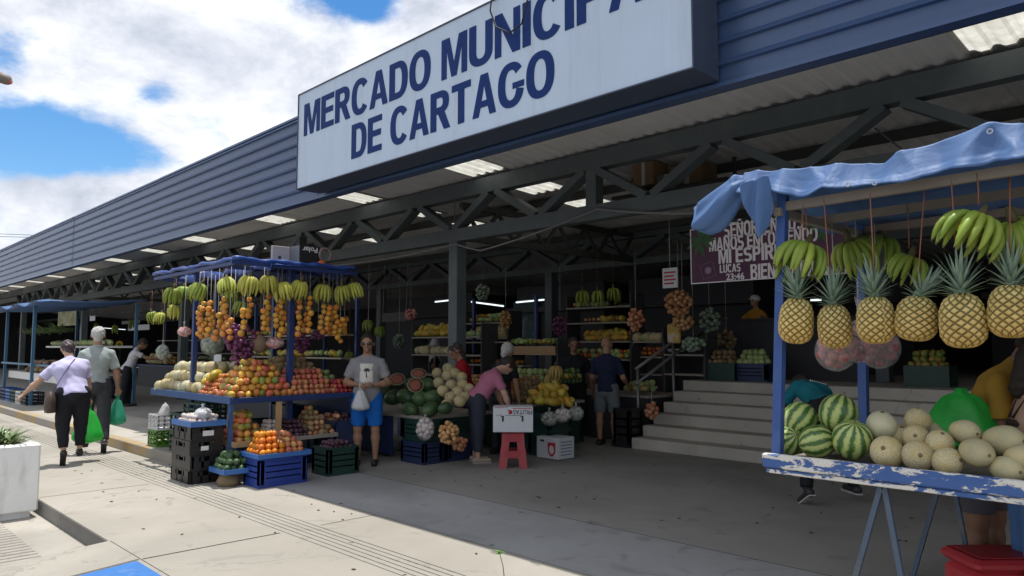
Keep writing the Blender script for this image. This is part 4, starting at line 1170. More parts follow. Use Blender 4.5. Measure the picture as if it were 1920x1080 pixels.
# lower trays
q = MB(LO)
ty1 = 4.62
def tray(mb, x0, x1, y0, y1, z0, h, t=.02):
    mb.box(x0, x1, y0, y1, z0, z0 + .012)
    mb.box(x1 - t, x1, y0, y1, z0 + .0125, z0 + h); mb.box(x0, x0 + t, y0, y1, z0 + .0125, z0 + h)
    mb.box(x0 + t, x1 - t, y0, y0 + t, z0 + .0125, z0 + h); mb.box(x0 + t, x1 - t, y1 - t, y1, z0 + .0125, z0 + h)
t_ = MB((-8.9, 4.25, .40)); tray(t_, -9.35, -8.62, 3.88, ty1, .40, .065); t_.build('wooden_tray', m_wood, None, 'shallow pale wooden tray of mangoes on the lower level of the banana stall', 'tray')
t_ = MB((-8.9, 4.95, .42)); tray(t_, -9.35, -8.66, ty1 + .01, 5.30, .415, .05); t_.build('wooden_tray', m_greywood, None, 'greyed wooden tray of dark fruit and roots, right part of the lower level', 'tray')
for (x, y) in ((-8.70, 3.95), (-8.70, 5.22), (-9.3, 3.95), (-9.3, 5.22)):
    q = MB(LO); q.box(x - .02, x + .02, y - .02, y + .02, 0, .399 if y < 4.6 else .414); q.build('trestle_leg', m_bluedk, ls)
# piles on the upper shelf
Z1 = .968
pyramid(['melon', 'melon', 'honeydew'], -11.2, -9.72, 3.88, 4.62, Z1, .165, 3, (.35, .45, .5, .2), 'tan melon in the heap on the left end of the banana stall shelf', 'melons heaped on the banana stall', sc=(.74, .86), dz=.78)
for (px, py, y) in ((300, 727, 3.9), (319, 712, 4.05), (337, 694, 4.2)):
    put('longmelon', at(px, py, y=y), (R(20), 0, R(40)), .82, 'pale green long melon leaning on the left end of the melon heap', 'long melons on the banana stall')
for (px, py) in ((388, 715), (397, 707), (404, 702)):
    p = at(px, py, y=4.0); put('papaya', p, (R(100), R(10), .6), 1.0, 'yellow green papaya standing beside the melon heap', 'papayas beside the melon heap')
pyramid(['tomato'], -9.80, -9.32, 3.87, 4.5, Z1, .068, 5, (.5, .1, .55, .2), 'orange red tomato heaped between the melons and the mangoes', 'tomatoes on the banana stall')
pyramid(['mango', 'mango', 'mangoy', 'mangoy', 'mangog'], -9.36, -8.74, 3.88, 4.70, Z1, .094, 6, (.35, .55, .55, .45), 'red and yellow mango in the big pyramid on the corner of the banana stall', 'mangoes in the corner pyramid')
pyramid(['peach'], -9.25, -8.74, 4.70, 5.32, Z1, .080, 5, (.2, .6, .1, .4), 'orange red apple heaped behind the mango pyramid', 'red apples on the banana stall')
pyramid(['apple'], -9.1, -8.74, 5.30, 5.86, Z1, .072, 3, (.2, .6, .2, .5), 'dark red apple at the right end of the upper shelf', 'dark red apples on the banana stall')
pyramid(['potato'], -9.9, -9.3, 4.75, 5.4, Z1 + .2, .085, 4, (.4, .5, .4, .4), 'tan root heaped behind the mango pyramid', 'roots behind the mango pyramid')
q = MB(LO); q.box(-9.95, -9.28, 4.72, 5.45, .97, 1.165); q.build('inner_step', m_greywood, ls)
# lower trays: mangoes, pale bulbs, dark fruit, roots
pyramid(['mango', 'mango', 'mangoy', 'mangog'], -9.2, -8.64, 3.92, 4.34, .42, .092, 5, (.3, .5, .3, .35), 'mango piled on the pale wooden lower tray', 'mangoes on the lower tray')
pyramid(['garlic'], -9.1, -8.65, 4.34, 4.60, .42, .062, 5, (.3, .6, .2, .3), 'pale garlic bulb piled beside the lower tray mangoes', 'garlic on the lower tray')
pyramid(['passion'], -9.2, -8.68, 4.63, 4.92, .435, .068, 4, (.3, .6, .1, .3), 'dark purple passion fruit piled on the greyed tray', 'passion fruit on the greyed tray')
pyramid(['potato', 'potato', 'onion'], -9.2, -8.68, 4.90, 5.28, .435, .078, 6, (.3, .5, .25, .45), 'tan root piled high at the right end of the greyed tray', 'roots on the greyed tray')
# oranges and avocados in front of the trays
bx, by = -8.02 - .2, 4.20
crate(bx, by, 0, .40, .60, .33, m_crblue, 'bright blue solid-sided crate full of oranges standing on the ground', 'solid', name='fruit_crate')
q = MB(); q.box(-.22, .22, -.31, .31, 0, .012); 
for s_ in (-1, 1): q.box(-.235, .235, s_ * .325 - .008, s_ * .325 + .008, .0, .05); q.box(s_ * .235 - .008, s_ * .235 + .008, -.316, .316, .0, .05)
o = q.build('blue_tray', m_trayblue, None, 'blue plastic tray of oranges lying on top of the bright blue crate', 'tray'); o.location = (bx, by, .332)
pyramid(['orange'], bx - .20, bx + .20, by - .29, by + .06, .345, .080, 4, (.4, .5, .2, .35), 'bright orange heaped in the tray on the blue crate', 'oranges on the blue crate')
pyramid(['peach', 'peach', 'onion'], bx - .20, bx + .20, by + .04, by + .30, .345, .076, 4, (.3, .5, .2, .4), 'pale red apple heaped beside the oranges on the blue crate', 'apples on the blue crate')
# avocado trays left of the crate
ax, ay = -8.60, 3.72
q = MB(); q.box(-.2, .2, -.15, .15, 0, .012)
for s_ in (-1, 1): q.box(-.21, .21, s_ * .16 - .007, s_ * .16 + .007, .0, .055); q.box(s_ * .21 - .007, s_ * .21 + .007, -.152, .152, .0, .055)
o = q.build('blue_tray', m_trayblue, None, 'light blue tray of green avocados between the black stack and the blue crate', 'tray'); o.location = (ax + .1, ay + .06, .15)
pyramid(['avocado'], ax - .09, ax + .29, ay - .08, ay + .2, .165, .085, 3, (.3, .4, .3, .2), 'green avocado in the light blue tray near the ground', 'avocados in the light blue tray')
m_sack = M('brown sack cloth', (.22, .16, .09), .9, .3, 14, .4, 60)
q = MB(); q.lathe([(.01, 0), (.11, .0), (.125, .05), (.105, .12), (.06, .145), (.02, .148)], 16, fn=lambda p, a: p * (1 + .07 * math.sin(3 * a + p.z * 30)))
o = q.build('sack', m_sack, None, 'small brown sack slumped on the pavement under the avocado tray', 'sack'); o.location = (ax + .12, ay + .03, 0)
# stack of four black crates with a blue tray of bagged garlic on top
sxc, syc = -8.80 - .28, 3.42 + .19
for k, lab in enumerate(('lowest black crate of the stack at the stall corner', 'second black crate from the ground in the corner stack', 'third black crate in the corner stack, torn paper tag on its side', 'topmost black crate of the corner stack, white paper tag on its side')):
    o = crate(sxc + random.uniform(-.01, .01) + .012 * k, syc + random.uniform(-.01, .01), .168 * k, .56, .38, .166, m_crblack, lab, 'dip', 'black crates stacked at the stall corner', rz=random.uniform(-.02, .02), name='produce_crate')
    if k >= 2:
        q = MB(); z = .05; q.box(.2815, .2835, -.06, .07 if k == 3 else .03, z, z + (.06 if k == 3 else .05)); q.build('paper_tag', m_paper, o)
q = MB(); q.box(-.28, .28, -.19, .19, 0, .01)
for s_ in (-1, 1): q.bar((-.30, s_ * .205, .022), (.30, s_ * .205, .022), .014, .06); q.bar((s_ * .30, -.197, .022), (s_ * .30, .197, .022), .014, .06)
o = q.build('blue_tray', m_trayblue, None, 'blue tray of bagged garlic on top of the black crate stack', 'tray'); o.location = (sxc + .05, syc, .676)
pyramid(['garlic'], sxc - .2, sxc + .3, syc - .17, syc + .17, .69, .06, 2, (.4, .4, .4, .4), 'loose garlic bulb in the blue tray on the black stack', 'garlic on the black stack')
m_filmw, nt, b = base_mat('cloudy plastic bag')
b.inputs['Base Color'].default_value = (.62, .68, .74, 1); b.inputs['Roughness'].default_value = .25; b.inputs['Alpha'].default_value = .5
for i, (dx, dy) in enumerate(((.02, .06), (.19, -.02))):
    bag_of('garlic_bag', (sxc + dx, syc + dy, .79), (.075, .075, .055), .026, 16, m_garlic, ('knotted clear bag of garlic at the back of the tray', 'flat clear bag of garlic at the front of the tray')[i], 'bag of garlic', None, .05, True, 40 + i, net=m_filmw)
# crates under and beside the stall
crate(-8.33, 5.07, 0, .38, .45, .35, m_crgreen, 'dark green solid crate on the shaded ground right of the blue crate', 'solid', name='fruit_crate')
pyramid(['passion'], -8.48, -8.18, 4.9, 5.25, .30, .068, 2, (.3, .3, .3, .3), 'dark fruit lying in the dark green crate', 'dark fruit in the green crate')
for k, lab in enumerate(('lowest navy crate in the stack under the melon end of the shelf', 'middle navy crate in the stack under the melon end', 'top navy crate in the stack under the melon end')):
    crate(-10.02, 4.08, .142 + .24 * k, .55, .36, .238, m_crnavy if k < 2 else m_crgreen, lab, 'slot', 'crates under the melon end', name='produce_crate')
pyramid(['avocado'], -10.2, -9.8, 3.95, 4.25, .82, .085, 2, (.3, .3, .3, .3), 'green fruit in the top crate under the melon shelf', 'green fruit under the melon shelf')
for k, lab in enumerate(('lower dark crate at the left foot of the banana stall', 'upper dark crate at the left foot of the banana stall')):
    crate(-10.62, 4.12, .142 + .27 * k, .5, .36, .268, m_crgreen, lab, 'slot', name='produce_crate')
p = at(293, 838, z=.142)
crate(p.x - .1, p.y + .12, .142, .36, .3, .24, m_crbright, 'bright green crate on the raised slab left of the banana stall', 'slot', name='produce_crate')
crate(p.x - .12, p.y + .12, .384, .40, .28, .22, m_white, 'white slotted basket standing on the bright green crate', 'slot', name='white_basket', cat='basket')
def plastic_bag(name, loc, h, w, d, mat, label, rz=0.0, seed=1, handles=True, n=26, label_cat='plastic bag', fill=.75):
    """carrier bag hanging from its two handles: pleated body, neck, loops; origin at the grip"""
    rn = random.Random(seed); ph = [rn.uniform(0, 6) for _ in range(5)]
    t = thing(name, label, label_cat, loc, rz)
    q = MB(); prof_ = []
    for i in range(15):
        s = i / 14
        z = -h * s
        k = .13 + .87 * min(1, (s / fill)) ** .8 if s > .12 else .10 + .4 * s
        if s > .86: k *= math.sqrt(max(.03, 1 - ((s - .86) / .145) ** 2))
        prof_.append((k, z - .07))
    q.lathe(prof_, n, fn=lambda p, a: Vector((p.x * w, p.y * d, p.z)) * 1.0 + Vector((math.cos(a), math.sin(a), 0)) * (.05 * w * (1 - .4 * abs(p.z) / h) * (math.sin(6 * a + ph[0] + 4 * p.z / h) + .7 * math.sin(11 * a + ph[1] - 7 * p.z / h))) * min(1, math.hypot(p.x, p.y) * 2))
    q.build('bag_body', mat, t)
    if handles:
        for s in (-1, 1):
            g_ = MB(); g_.tube([(s * w * .10, s * .01, -.10), (s * w * .09, s * .012, -.05), (s * .008, s * .006, .004), (-s * w * .02, -s * .0, .0)], [.012, .010, .008, .006], 6); g_.build('bag_handle', mat, t)
    return t
def bagmat(name, col, tr=.35, rough=.3):
    m, nt, b = base_mat(name); v = objvec(nt); nz = noise(nt, 12, 5, .6, v, .5)
    c = mixc(nt, nz.outputs['Fac'], [x * .75 for x in col], [min(1, x * 1.2) for x in col]); nt.links.new(c, b.inputs['Base Color']); b.inputs['Roughness'].default_value = rough
    tl = _n(nt, 'ShaderNodeBsdfTranslucent'); nt.links.new(c, tl.inputs['Color'])
    ms = _n(nt, 'ShaderNodeMixShader'); ms.inputs[0].default_value = tr
    bumpy(nt, b, nz.outputs['Fac'], .5, .01)
    nt.links.new(b.outputs[0], ms.inputs[1]); nt.links.new(tl.outputs[0], ms.inputs[2]); nt.links.new(ms.outputs[0], nt.nodes['Material Output'].inputs['Surface'])
    return m
m_bagwhite = bagmat('white plastic bag', (.72, .73, .74)); m_baggreen = bagmat('green plastic bag', (.05, .60, .09), .4); m_bagmint = bagmat('mint green plastic bag', (.06, .46, .30), .4)
plastic_bag('plastic_bag', (p.x + .02, p.y + .1, .85), .20, .10, .08, m_bagwhite, 'crumpled white plastic bag on top of the white basket', .5, 9, False)
# ---- hanging bananas of the left stall
def hang_bunch(px, py, lab, x=None, y=None, sc=1.15, mat=None, seed=0, rz=R(40), n=7, tilt=(0, 0)):
    p = at(px, py - 18, x=x, y=y)
    return banana_hand(p, rz, sc, 300 + seed, lab, 'banana bunches hanging on the left stall', mat=mat, n=n, detailed=False, rope=max(.04, 2.60 - p.z - .06), tilt=tilt)
for i, (px, py, x, y, m_, lab) in enumerate([
        (424, 541, None, 3.88, m_bany, 'green banana bunch hanging just left of the stall corner'),
        (469, 536, -8.70, None, m_bany, 'bright green banana bunch at the stall corner, left of the brightest pair'),
        (503, 535, -8.70, None, m_bany, 'bright green banana bunch at the stall corner, right of the brightest pair'),
        (528, 548, -8.72, None, m_bany, 'banana bunch hanging right of the brightest pair'),
        (565, 545, -8.72, None, m_bany, 'banana bunch in the middle of the right rail'),
        (607, 552, -8.72, None, m_bany, 'banana bunch second from the right end of the rail'),
        (641, 554, -8.72, None, m_bany, 'banana bunch third along, close to the right end of the rail'),
        (660, 550, -8.75, None, m_bany, 'banana bunch at the far right end of the rail'),
        (326, 558, None, 3.88, m_ban, 'dark green banana bunch second from the left end'),
        (345, 556, None, 4.1, m_ban, 'dark green banana bunch half hidden near the left end'),
        (365, 551, None, 4.1, m_ban, 'dark green banana bunch third from the left end'),
        (378, 550, None, 3.88, m_ban, 'dark green banana bunch left of the orange strings'),
        (328, 590, None, 4.0, m_bany, 'yellow green banana bunch hanging lower at the left end'),
        (302, 605, None, 4.6, m_bany, 'small yellow green banana bunch beyond the left post'),
        (284, 603, None, 4.6, m_ban, 'small dark banana bunch farthest left on the stall'),
        (455, 585, None, 4.4, m_ban, 'shaded banana bunch behind the orange strings'),
        (436, 560, None, 4.4, m_ban, 'shaded banana bunch on the inner rail'),
        (540, 562, -9.15, None, m_ban, 'shaded banana bunch on the inner rail behind the right row')]):
    hang_bunch(px, py, lab, x, y, 1.12 if i < 12 else .95, m_, i, R(45 + (i * 37) % 40 - 20), tilt=((i * 53) % 36 - 18, (i * 29) % 40 - 20))
# ---- strings of oranges
def orange_string(px, pt, pb, lab, x=None, y=None, seed=0):
    a, b_ = at(px, pt, x=x, y=y), at(px, pb, x=x, y=y)
    rn = random.Random(seed); d = .076
    n = max(1, int(round((a.z - b_.z) / (d * .92))) + 1)
    t = thing('orange_string', lab, 'string of oranges', a, 0, 'strings of oranges on the left stall')
    for k in range(n):
        q = MB(); q.ell((0, 0, 0), (.041, .041, .039), 12, 8)
        if 'os' not in PROTO: PROTO['os'] = q.mesh('orange', m_tang)
        o = bpy.data.objects.new('orange', PROTO['os']); COL.objects.link(o); o.parent = t
        o.location = (rn.uniform(-.024, .024), rn.uniform(-.024, .024), -k * d * .93 + rn.uniform(-.008, .008)); o.rotation_euler = rr(); o.scale = (rn.uniform(.84, 1.08),) * 3
    s_ = MB(); s_.tube([(0, 0, -(n - 1) * d * .93), (0, 0, 0), (.002, 0, 2.6 - a.z)], .003, 5); s_.build('string', m_twinew, t)
STR = [(373, 577, 622, 'L'), (381, 570, 630, 'L'), (388, 580, 628, 'l'), (395, 568, 625, 'L'), (402, 585, 632, 'l'), (409, 592, 636, 'L'), (417, 560, 622, 'l'), (424, 562, 628, 'L'), (431, 600, 634, 'L'),
       (457, 582, 620, 'R'), (468, 562, 596, 'r'), (494, 584, 616, 'R'), (503, 556, 618, 'r'), (520, 580, 612, 'R'), (528, 565, 622, 'R'), (536, 588, 614, 'r'), (562, 565, 625, 'R'), (572, 590, 620, 'r'), (581, 558, 614, 'R'), (605, 574, 628, 'R'), (616, 578, 616, 'R'), (623, 588, 622, 'r'), (631, 575, 632, 'R'), (638, 600, 640, 'R'), (646, 598, 628, 'r')]
for i, (px, pt, pb, sd) in enumerate(STR):
    kw = dict(y=3.93) if sd == 'L' else dict(y=4.25) if sd == 'l' else dict(x=-8.78) if sd == 'R' else dict(x=-9.05)
    lab = {'L': 'string of oranges in the front cluster left of the stall corner', 'l': 'string of oranges at the back of the cluster left of the stall corner', 'R': 'string of oranges hanging from the right outer rail', 'r': 'string of oranges hanging from the right inner rail'}[sd]
    orange_string(px, pt, pb, lab, seed=i, **kw)
# ---- hanging bags in the left stall
m_netpurple = M('purple net bag', (.10, .03, .085), .6, .3, 30)
m_redon = M('purple onion skin', (.13, .035, .095), .4, .3, 15, rnd=.2)
m_cabb = M('grey green vegetable', (.22, .29, .21), .6, .3, 15, rnd=.2)
m_pinkb = M('pale pink produce', (.50, .20, .19), .5, .25, 15, rnd=.2, col2=(.58, .36, .26), c2t=(.5, .7))
for i, (px, py, y, x, rad, r, n, mt, lab) in enumerate([
        (438, 632, None, -9.25, (.13, .12, .16), .034, 34, m_redon, 'net of purple onions hanging behind the oranges, left one'),
        (462, 640, None, -9.3, (.14, .12, .20), .034, 40, m_redon, 'large net of purple onions hanging behind the mango pyramid'),
        (452, 668, None, -9.3, (.11, .11, .13), .034, 24, m_redon, 'low net of purple onions just above the mangoes'),
        (563, 640, None, -9.3, (.12, .12, .15), .034, 26, m_redon, 'dim net of purple onions behind the blue post'),
        (398, 645, 4.35, None, (.17, .12, .13), .045, 26, m_cabb, 'clear bag of grey green vegetables hanging above the melons'),
        (345, 622, 4.0, None, (.10, .07, .05), .028, 18, m_pinkb, 'small bag of pink produce at the left of the orange cluster'),
        (516, 643, None, -9.0, (.13, .09, .055), .03, 20, m_pinkb, 'bag of pink and white produce hanging above the mangoes'),
        (596, 628, None, -9.2, (.10, .08, .05), .03, 16, m_redon, 'dim red bag behind the right orange strings'),
        (305, 660, 4.9, None, (.10, .08, .10), .04, 14, m_cabb, 'clear bag of vegetables hanging by the left post')]):
    p = at(px, py, x=x, y=y)
    bag_of('produce_bag', p, rad, r, n, mt, lab, 'bag of produce', 'bags hanging in the left stall', .08, mt is not m_redon, 60 + i, top=2.6)
p = at(487, 645, x=-9.2); q = MB(); q.ell((0, 0, 0), (.11, .11, .12), 18, 12, fn=lump(.04, 4)); q.tube([(0, 0, .11), (0, 0, 2.6 - p.z)], .004, 5)
o = q.build('hanging_pumpkin', M('brown gourd skin', (.19, .13, .085), .7, .25, 9), None, 'round brown gourd hanging beside the purple onion nets', 'gourd'); o.location = p
# white paper sign behind the greens
p = at(408, 672, y=4.6); q = MB(p); q.box(p.x - .13, p.x + .13, p.y, p.y + .003, p.z - .06, p.z + .06); q.build('paper_notice', m_paper, None, 'blank white paper hanging under the bag of greens', 'paper')
# boxes on the canopy
c0 = at(561, 500, x=-8.78); ctop = at(561, 459, x=-8.78)
pb_ = thing('freezer_box', 'black carton with upside-down white lettering on top of the banana stall', 'box', (-8.78, c0.y, 2.70))
OB = Vector((-8.78, c0.y, 2.70)); hB = ctop.z - 2.70
ye = at(600, 480, x=-8.78).y
q = MB(OB); q.box(-9.12, -8.78, c0.y, ye, 2.70, 2.70 + hB, bev=.006); q.build('carton', M('black print carton', (.018, .018, .02), .5, .2, 5), pb_)
q = MB(OB); q.box(-9.12 + .005, -8.785, c0.y - .002, c0.y, 2.703, 2.70 + hB - .004); q.build('carton_side', M('grey carton side', (.16, .17, .18), .6, .25, 6), pb_)
m_wht = M('white print', (.75, .75, .75), .6, .03)
text(pb_, 'Polar', m_wht, 1, Vector((-8.7765, c0.y + (ye - c0.y) * .86, 2.70 + hB * .93)) - OB, (R(90), R(180), R(90)), fit=((ye - c0.y) * .72, hB * .30), th=.001, fat=.01)
m_oran = M('orange hose', (.62, .14, .03), .45, .1, 8)
p = at(610, 478, x=-8.75)
hs_ = thing('hose_coil', 'coil of orange grey hose hanging beside the black carton', 'hose', p)
q = MB(); q.tube([(0, .085 * math.sin(R(a)), .085 * math.cos(R(a))) for a in range(-150, 151, 15)], .018, 8); q.build('coil', M('grey hose', (.20, .15, .13), .5, .2, 8), hs_)
q = MB(); q.ell((0, -.06, -.13), (.05, .06, .05), 12, 8); q.tube([(0, -.04, -.08), (0, -.06, -.12)], .025, 8); q.build('nozzle', m_oran, hs_)
c1_ = at(527, 480, x=-9.0)
q = MB(c1_); q.box(-9.05, -9.0, c1_.y - .12, c1_.y + .12, c1_.z - .16, c1_.z + .13, bev=.004)
w_ = q.build('dusty_board', M('dusty white board', (.42, .38, .38), .7, .15, 6), None, 'dusty white board with a round hole propped on the banana stall roof', 'board')
q = MB(c1_); q.tube([(-8.999, c1_.y - .02, c1_.z - .02), (-8.996, c1_.y - .02, c1_.z - .02)], .022, 12); q.build('round_hole', m_dark, w_)

# added dark sheet and crates give the shade under the back of the stall
q = MB(LO); q.box(-11.3, -8.86, 5.70, 5.73, .142, .93); q.build('shade_sheet', m_bluedk, ls)
for i, (x, y, z, m_) in enumerate([(-9.45, 5.45, 0, m_crnavy), (-9.45, 5.45, .302, m_crgreen), (-8.98, 5.50, 0, m_crgreen), (-8.98, 5.50, .302, m_crnavy), (-10.15, 5.4, .142, m_crblack), (-10.15, 5.4, .444, m_crnavy), (-9.75, 4.75, .0, m_crblack), (-9.75, 4.75, .302, m_crgreen)]):
    crate(x, y, z, .46, .36, .30, m_, ('navy crate on the floor under the back of the banana stall', 'dark green crate stacked under the back of the banana stall', 'dark green crate under the right end of the upper shelf', 'navy crate of onions on top, under the right end of the upper shelf', 'black crate deep under the banana stall', 'navy crate stacked on a black one deep under the banana stall', 'black crate behind the lower mango tray', 'dark green crate stacked behind the lower mango tray')[i], 'solid', name='produce_crate')
pyramid(['passion', 'onion'], -9.18, -8.80, 5.35, 5.65, .57, .07, 2, (.3, .3, .3, .3), 'dark onion in the crate under the right end of the shelf', 'dark onions under the shelf end')
# ---------------------------------------------------------------- second counter, behind the standing man
random.seed(33)
CO = Vector((-8.7, 6.8, 0))
ct = thing('produce_counter', 'counter of stacked crates heaped with watermelons and cantaloupes behind the man in blue shorts', 'counter', CO)
q = MB(CO); q.box(-10.3, -8.1, 6.30, 7.6, .60, .64); q.build('counter_top', m_greywood, ct)
q = MB(CO); q.box(-10.3, -8.9, 6.32, 6.36, .05, .59); q.build('front_panel', m_bluedk, ct)
for x in (-10.2, -8.95): 
    q = MB(CO); q.box(x - .04, x + .04, 7.4, 7.5, 0, .6); q.build('leg', m_bluedk, ct)
crate(-8.30, 6.42, 0, .52, .34, .30, m_crnavy, 'navy crate at the foot of the watermelon counter, front corner', 'solid', 'crates under the watermelon counter', name='fruit_crate')
crate(-8.30, 6.92, 0, .52, .5, .30, m_crnavy, 'navy crate at the foot of the watermelon counter, second from the front', 'solid', 'crates under the watermelon counter', name='fruit_crate')
crate(-8.31, 6.44, .302, .50, .34, .30, m_crgreen, 'dark green crate stacked on the front navy crate', 'solid', 'crates under the watermelon counter', name='fruit_crate')
crate(-8.31, 6.92, .302, .50, .5, .30, m_crgreen, 'dark green crate stacked on the second navy crate', 'solid', 'crates under the watermelon counter', name='fruit_crate')
for i, (px, py, y, k, r, lab) in enumerate([
        (717, 735, 6.7, 'darkmelon', .9, 'dark watermelon by the man, left end of the heap'), (738, 745, 6.6, 'darkmelon', .95, 'dark watermelon left of the halved ones'),
        (762, 745, 6.5, 'darkmelon', 1.0, 'dark watermelon in the front row under the halved ones'), (790, 748, 6.5, 'darkmelon', .9, 'dark watermelon in the middle of the front row'),
        (812, 745, 6.6, 'darkmelon', .9, 'dark watermelon in front of the cantaloupes'), (770, 722, 6.75, 'darkmelon', .9, 'dark watermelon between the two halved ones'),
        (800, 722, 6.75, 'darkmelon', .9, 'dark watermelon beside the cantaloupes'), (728, 722, 6.9, 'darkmelon', .8, 'dark watermelon at the back left of the heap'),
        (770, 768, 6.36, 'darkmelon', .85, 'low dark watermelon on the crate edge, left'), (806, 768, 6.38, 'darkmelon', .85, 'low dark watermelon on the crate edge, right'),
        (835, 765, 6.45, 'darkmelon', .7, 'small dark watermelon at the right of the crate edge')]):
    put(k, at(px, py, y=y), (random.uniform(1, 2), random.uniform(0, 1), random.uniform(0, 3)), r, lab, 'watermelons on the second counter')
for px, py, y, rot, lab in ((745, 711, 6.62, (R(48), 0, R(50)), 'halved watermelon with red flesh, left one'), (785, 700, 6.8, (R(38), 0, R(55)), 'halved watermelon with red flesh on top of the heap'), (779, 722, 6.55, (R(62), 0, R(60)), 'halved watermelon with red flesh, lower middle')):
    put('halfmelon', at(px, py, y=y), rot, 1.0, lab, 'halved watermelons on the second counter')
for i, (px, py, y) in enumerate([(822, 718, 6.85), (838, 705, 7.0), (846, 722, 6.85), (858, 735, 6.75), (830, 733, 6.7), (845, 745, 6.65), (868, 722, 6.95), (853, 700, 7.1), (820, 700, 7.05), (872, 745, 6.8), (880, 730, 7.0), (862, 752, 6.65), (838, 760, 6.55), (866, 708, 7.15)]):
    put('melon', at(px, py, y=y), rr(), .82, 'tan cantaloupe in the heap beside the halved watermelons', 'cantaloupes on the second counter')
p = at(842, 692, y=7.1); put('longmelon', p, (R(80), 0, R(20)), .9, 'yellow oval melon lying on top of the cantaloupe heap', 'melons on the second counter')
def net_bag(px, py, y, rad, r, n, mt, lab, sd, film=True, neck=.08):
    p = at(px, py, y=y); return bag_of('produce_bag', p, rad, r, n, mt, lab, 'bag of produce', None, neck, film, sd)
net_bag(797, 804, 6.22, (.12, .09, .12), .032, 26, m_garlic, 'clear bag of garlic hanging on the dark green crates', 81, neck=.04)
net_bag(842, 812, 6.35, (.15, .10, .14), .036, 34, m_onion, 'bag of tan onions hanging beside the garlic bag', 82, False)
net_bag(862, 832, 6.7, (.10, .10, .08), .036, 18, m_onion, 'smaller bag of onions by the pink woman', 83, False)
# tables running along the passage to the steps
RO2 = Vector((-7.9, 8.6, 0))
c2 = thing('produce_counter', 'long dark counter of vegetables reaching to the steps behind the woman in pink', 'counter', RO2)
q = MB(RO2); q.box(-9.6, -7.75, 8.0, 9.3, .70, .74); q.build('counter_top', m_greywood, c2)
q = MB(RO2); q.box(-9.6, -7.8, 8.05, 8.09, .05, .69); q.box(-7.84, -7.8, 8.0905, 9.25, .05, .69); q.build('front_panel', m_crgreen, c2)
bk_ = thing('produce_counter', 'low dark counter against the steps under the handrail', 'counter', (-7.4, 10.2, 0))
q = MB((-7.4, 10.2, 0)); q.box(-9.3, -7.2, 10.3, 11.4, .74, .78); q.build('counter_top', m_greywood, bk_)
q = MB((-7.4, 10.2, 0)); q.box(-9.3, -7.22, 10.32, 10.36, .02, .73); q.box(-7.25, -7.22, 10.361, 11.35, .02, .73); q.build('front_panel', m_wall2, bk_)
def heap(kinds, px0, px1, py, y, d, lv, lab, grp, depth=.5, z=None, sc=(.9, 1.1)):
    a, b_ = at(px0, py, y=y), at(px1, py, y=y)
    pyramid(kinds, a.x, b_.x, y, y + depth, z if z is not None else a.z, d, lv, (.3, .4, .4, .2), lab, grp, sc=sc)
heap(['tomato'], 925, 962, 748, 8.1, .068, 6, 'red tomato heaped behind the upside-down carton', 'tomatoes on the long counter')
heap(['potato'], 955, 995, 750, 8.1, .09, 5, 'brown root heaped beside the tomatoes', 'roots on the long counter')
heap(['papaya'], 986, 1040, 758, 8.05, .12, 3, 'yellow papaya heaped on the long counter', 'papayas on the long counter')
heap(['squash'], 952, 1015, 725, 8.7, .12, 3, 'pale green squash at the back of the long counter', 'squash on the long counter')
heap(['onion'], 995, 1020, 738, 8.3, .075, 2, 'pale onion between the squash and the papayas', 'onions on the long counter')
heap(['mangog', 'avocado'], 1040, 1062, 720, 9.0, .1, 3, 'green fruit beside the man in black', 'green fruit on the long counter')
heap(['garlic', 'onion'], 1098, 1132, 735, 10.35, .08, 3, 'pale vegetable between the two dark-clothed men', 'vegetables between the men')
heap(['squash'], 1098, 1125, 712, 10.8, .11, 2, 'pale squash at the back between the two men', 'squash between the men')
heap(['squash', 'onion'], 1168, 1206, 733, 10.4, .10, 2, 'pale vegetable right of the bald man', 'vegetables right of the bald man')
for i, (px, py, lab) in enumerate(((1035, 700, 'lower'), (1042, 686, 'upper'))):
    p = at(px, py, y=8.9)
    banana_hand(p, R(40), 1.15, 500 + i, lab + ' heap of yellow plantains behind the papayas', 'plantains behind the papayas', mat=M('ripe plantain skin', (.46, .33, .10), .5, .2, 12, rnd=.1), n=7, detailed=False, rope=0)
for i, (px, py, y, mt, lab) in enumerate([(1030, 785, 7.95, m_cabb, 'clear bag of vegetables on the dark crates behind the white carton'), (1055, 778, 8.0, m_garlic, 'clear bag of pale vegetables below the hand of the man in black'), (1080, 775, 8.3, m_cabb, 'clear knotted bag hanging at the corner of the long counter')]):
    net_bag(px, py, y, (.10, .09, .08), .03, 16, mt, lab, 90 + i, True, .05)
crate(-7.55, 8.25, 0, .42, .5, .36, m_crgreen, 'dark green crate on the floor behind the white carton', 'solid', name='fruit_crate')
crate(-7.55, 8.25, .362, .42, .5, .26, m_crgreen, 'upper dark green crate behind the white carton', 'solid', name='fruit_crate')
bn = crate(-7.25, 9.78, 0, .32, .36, .62, m_crblack, 'tall black bin standing at the corner of the steps', 'solid', name='black_bin', cat='bin')
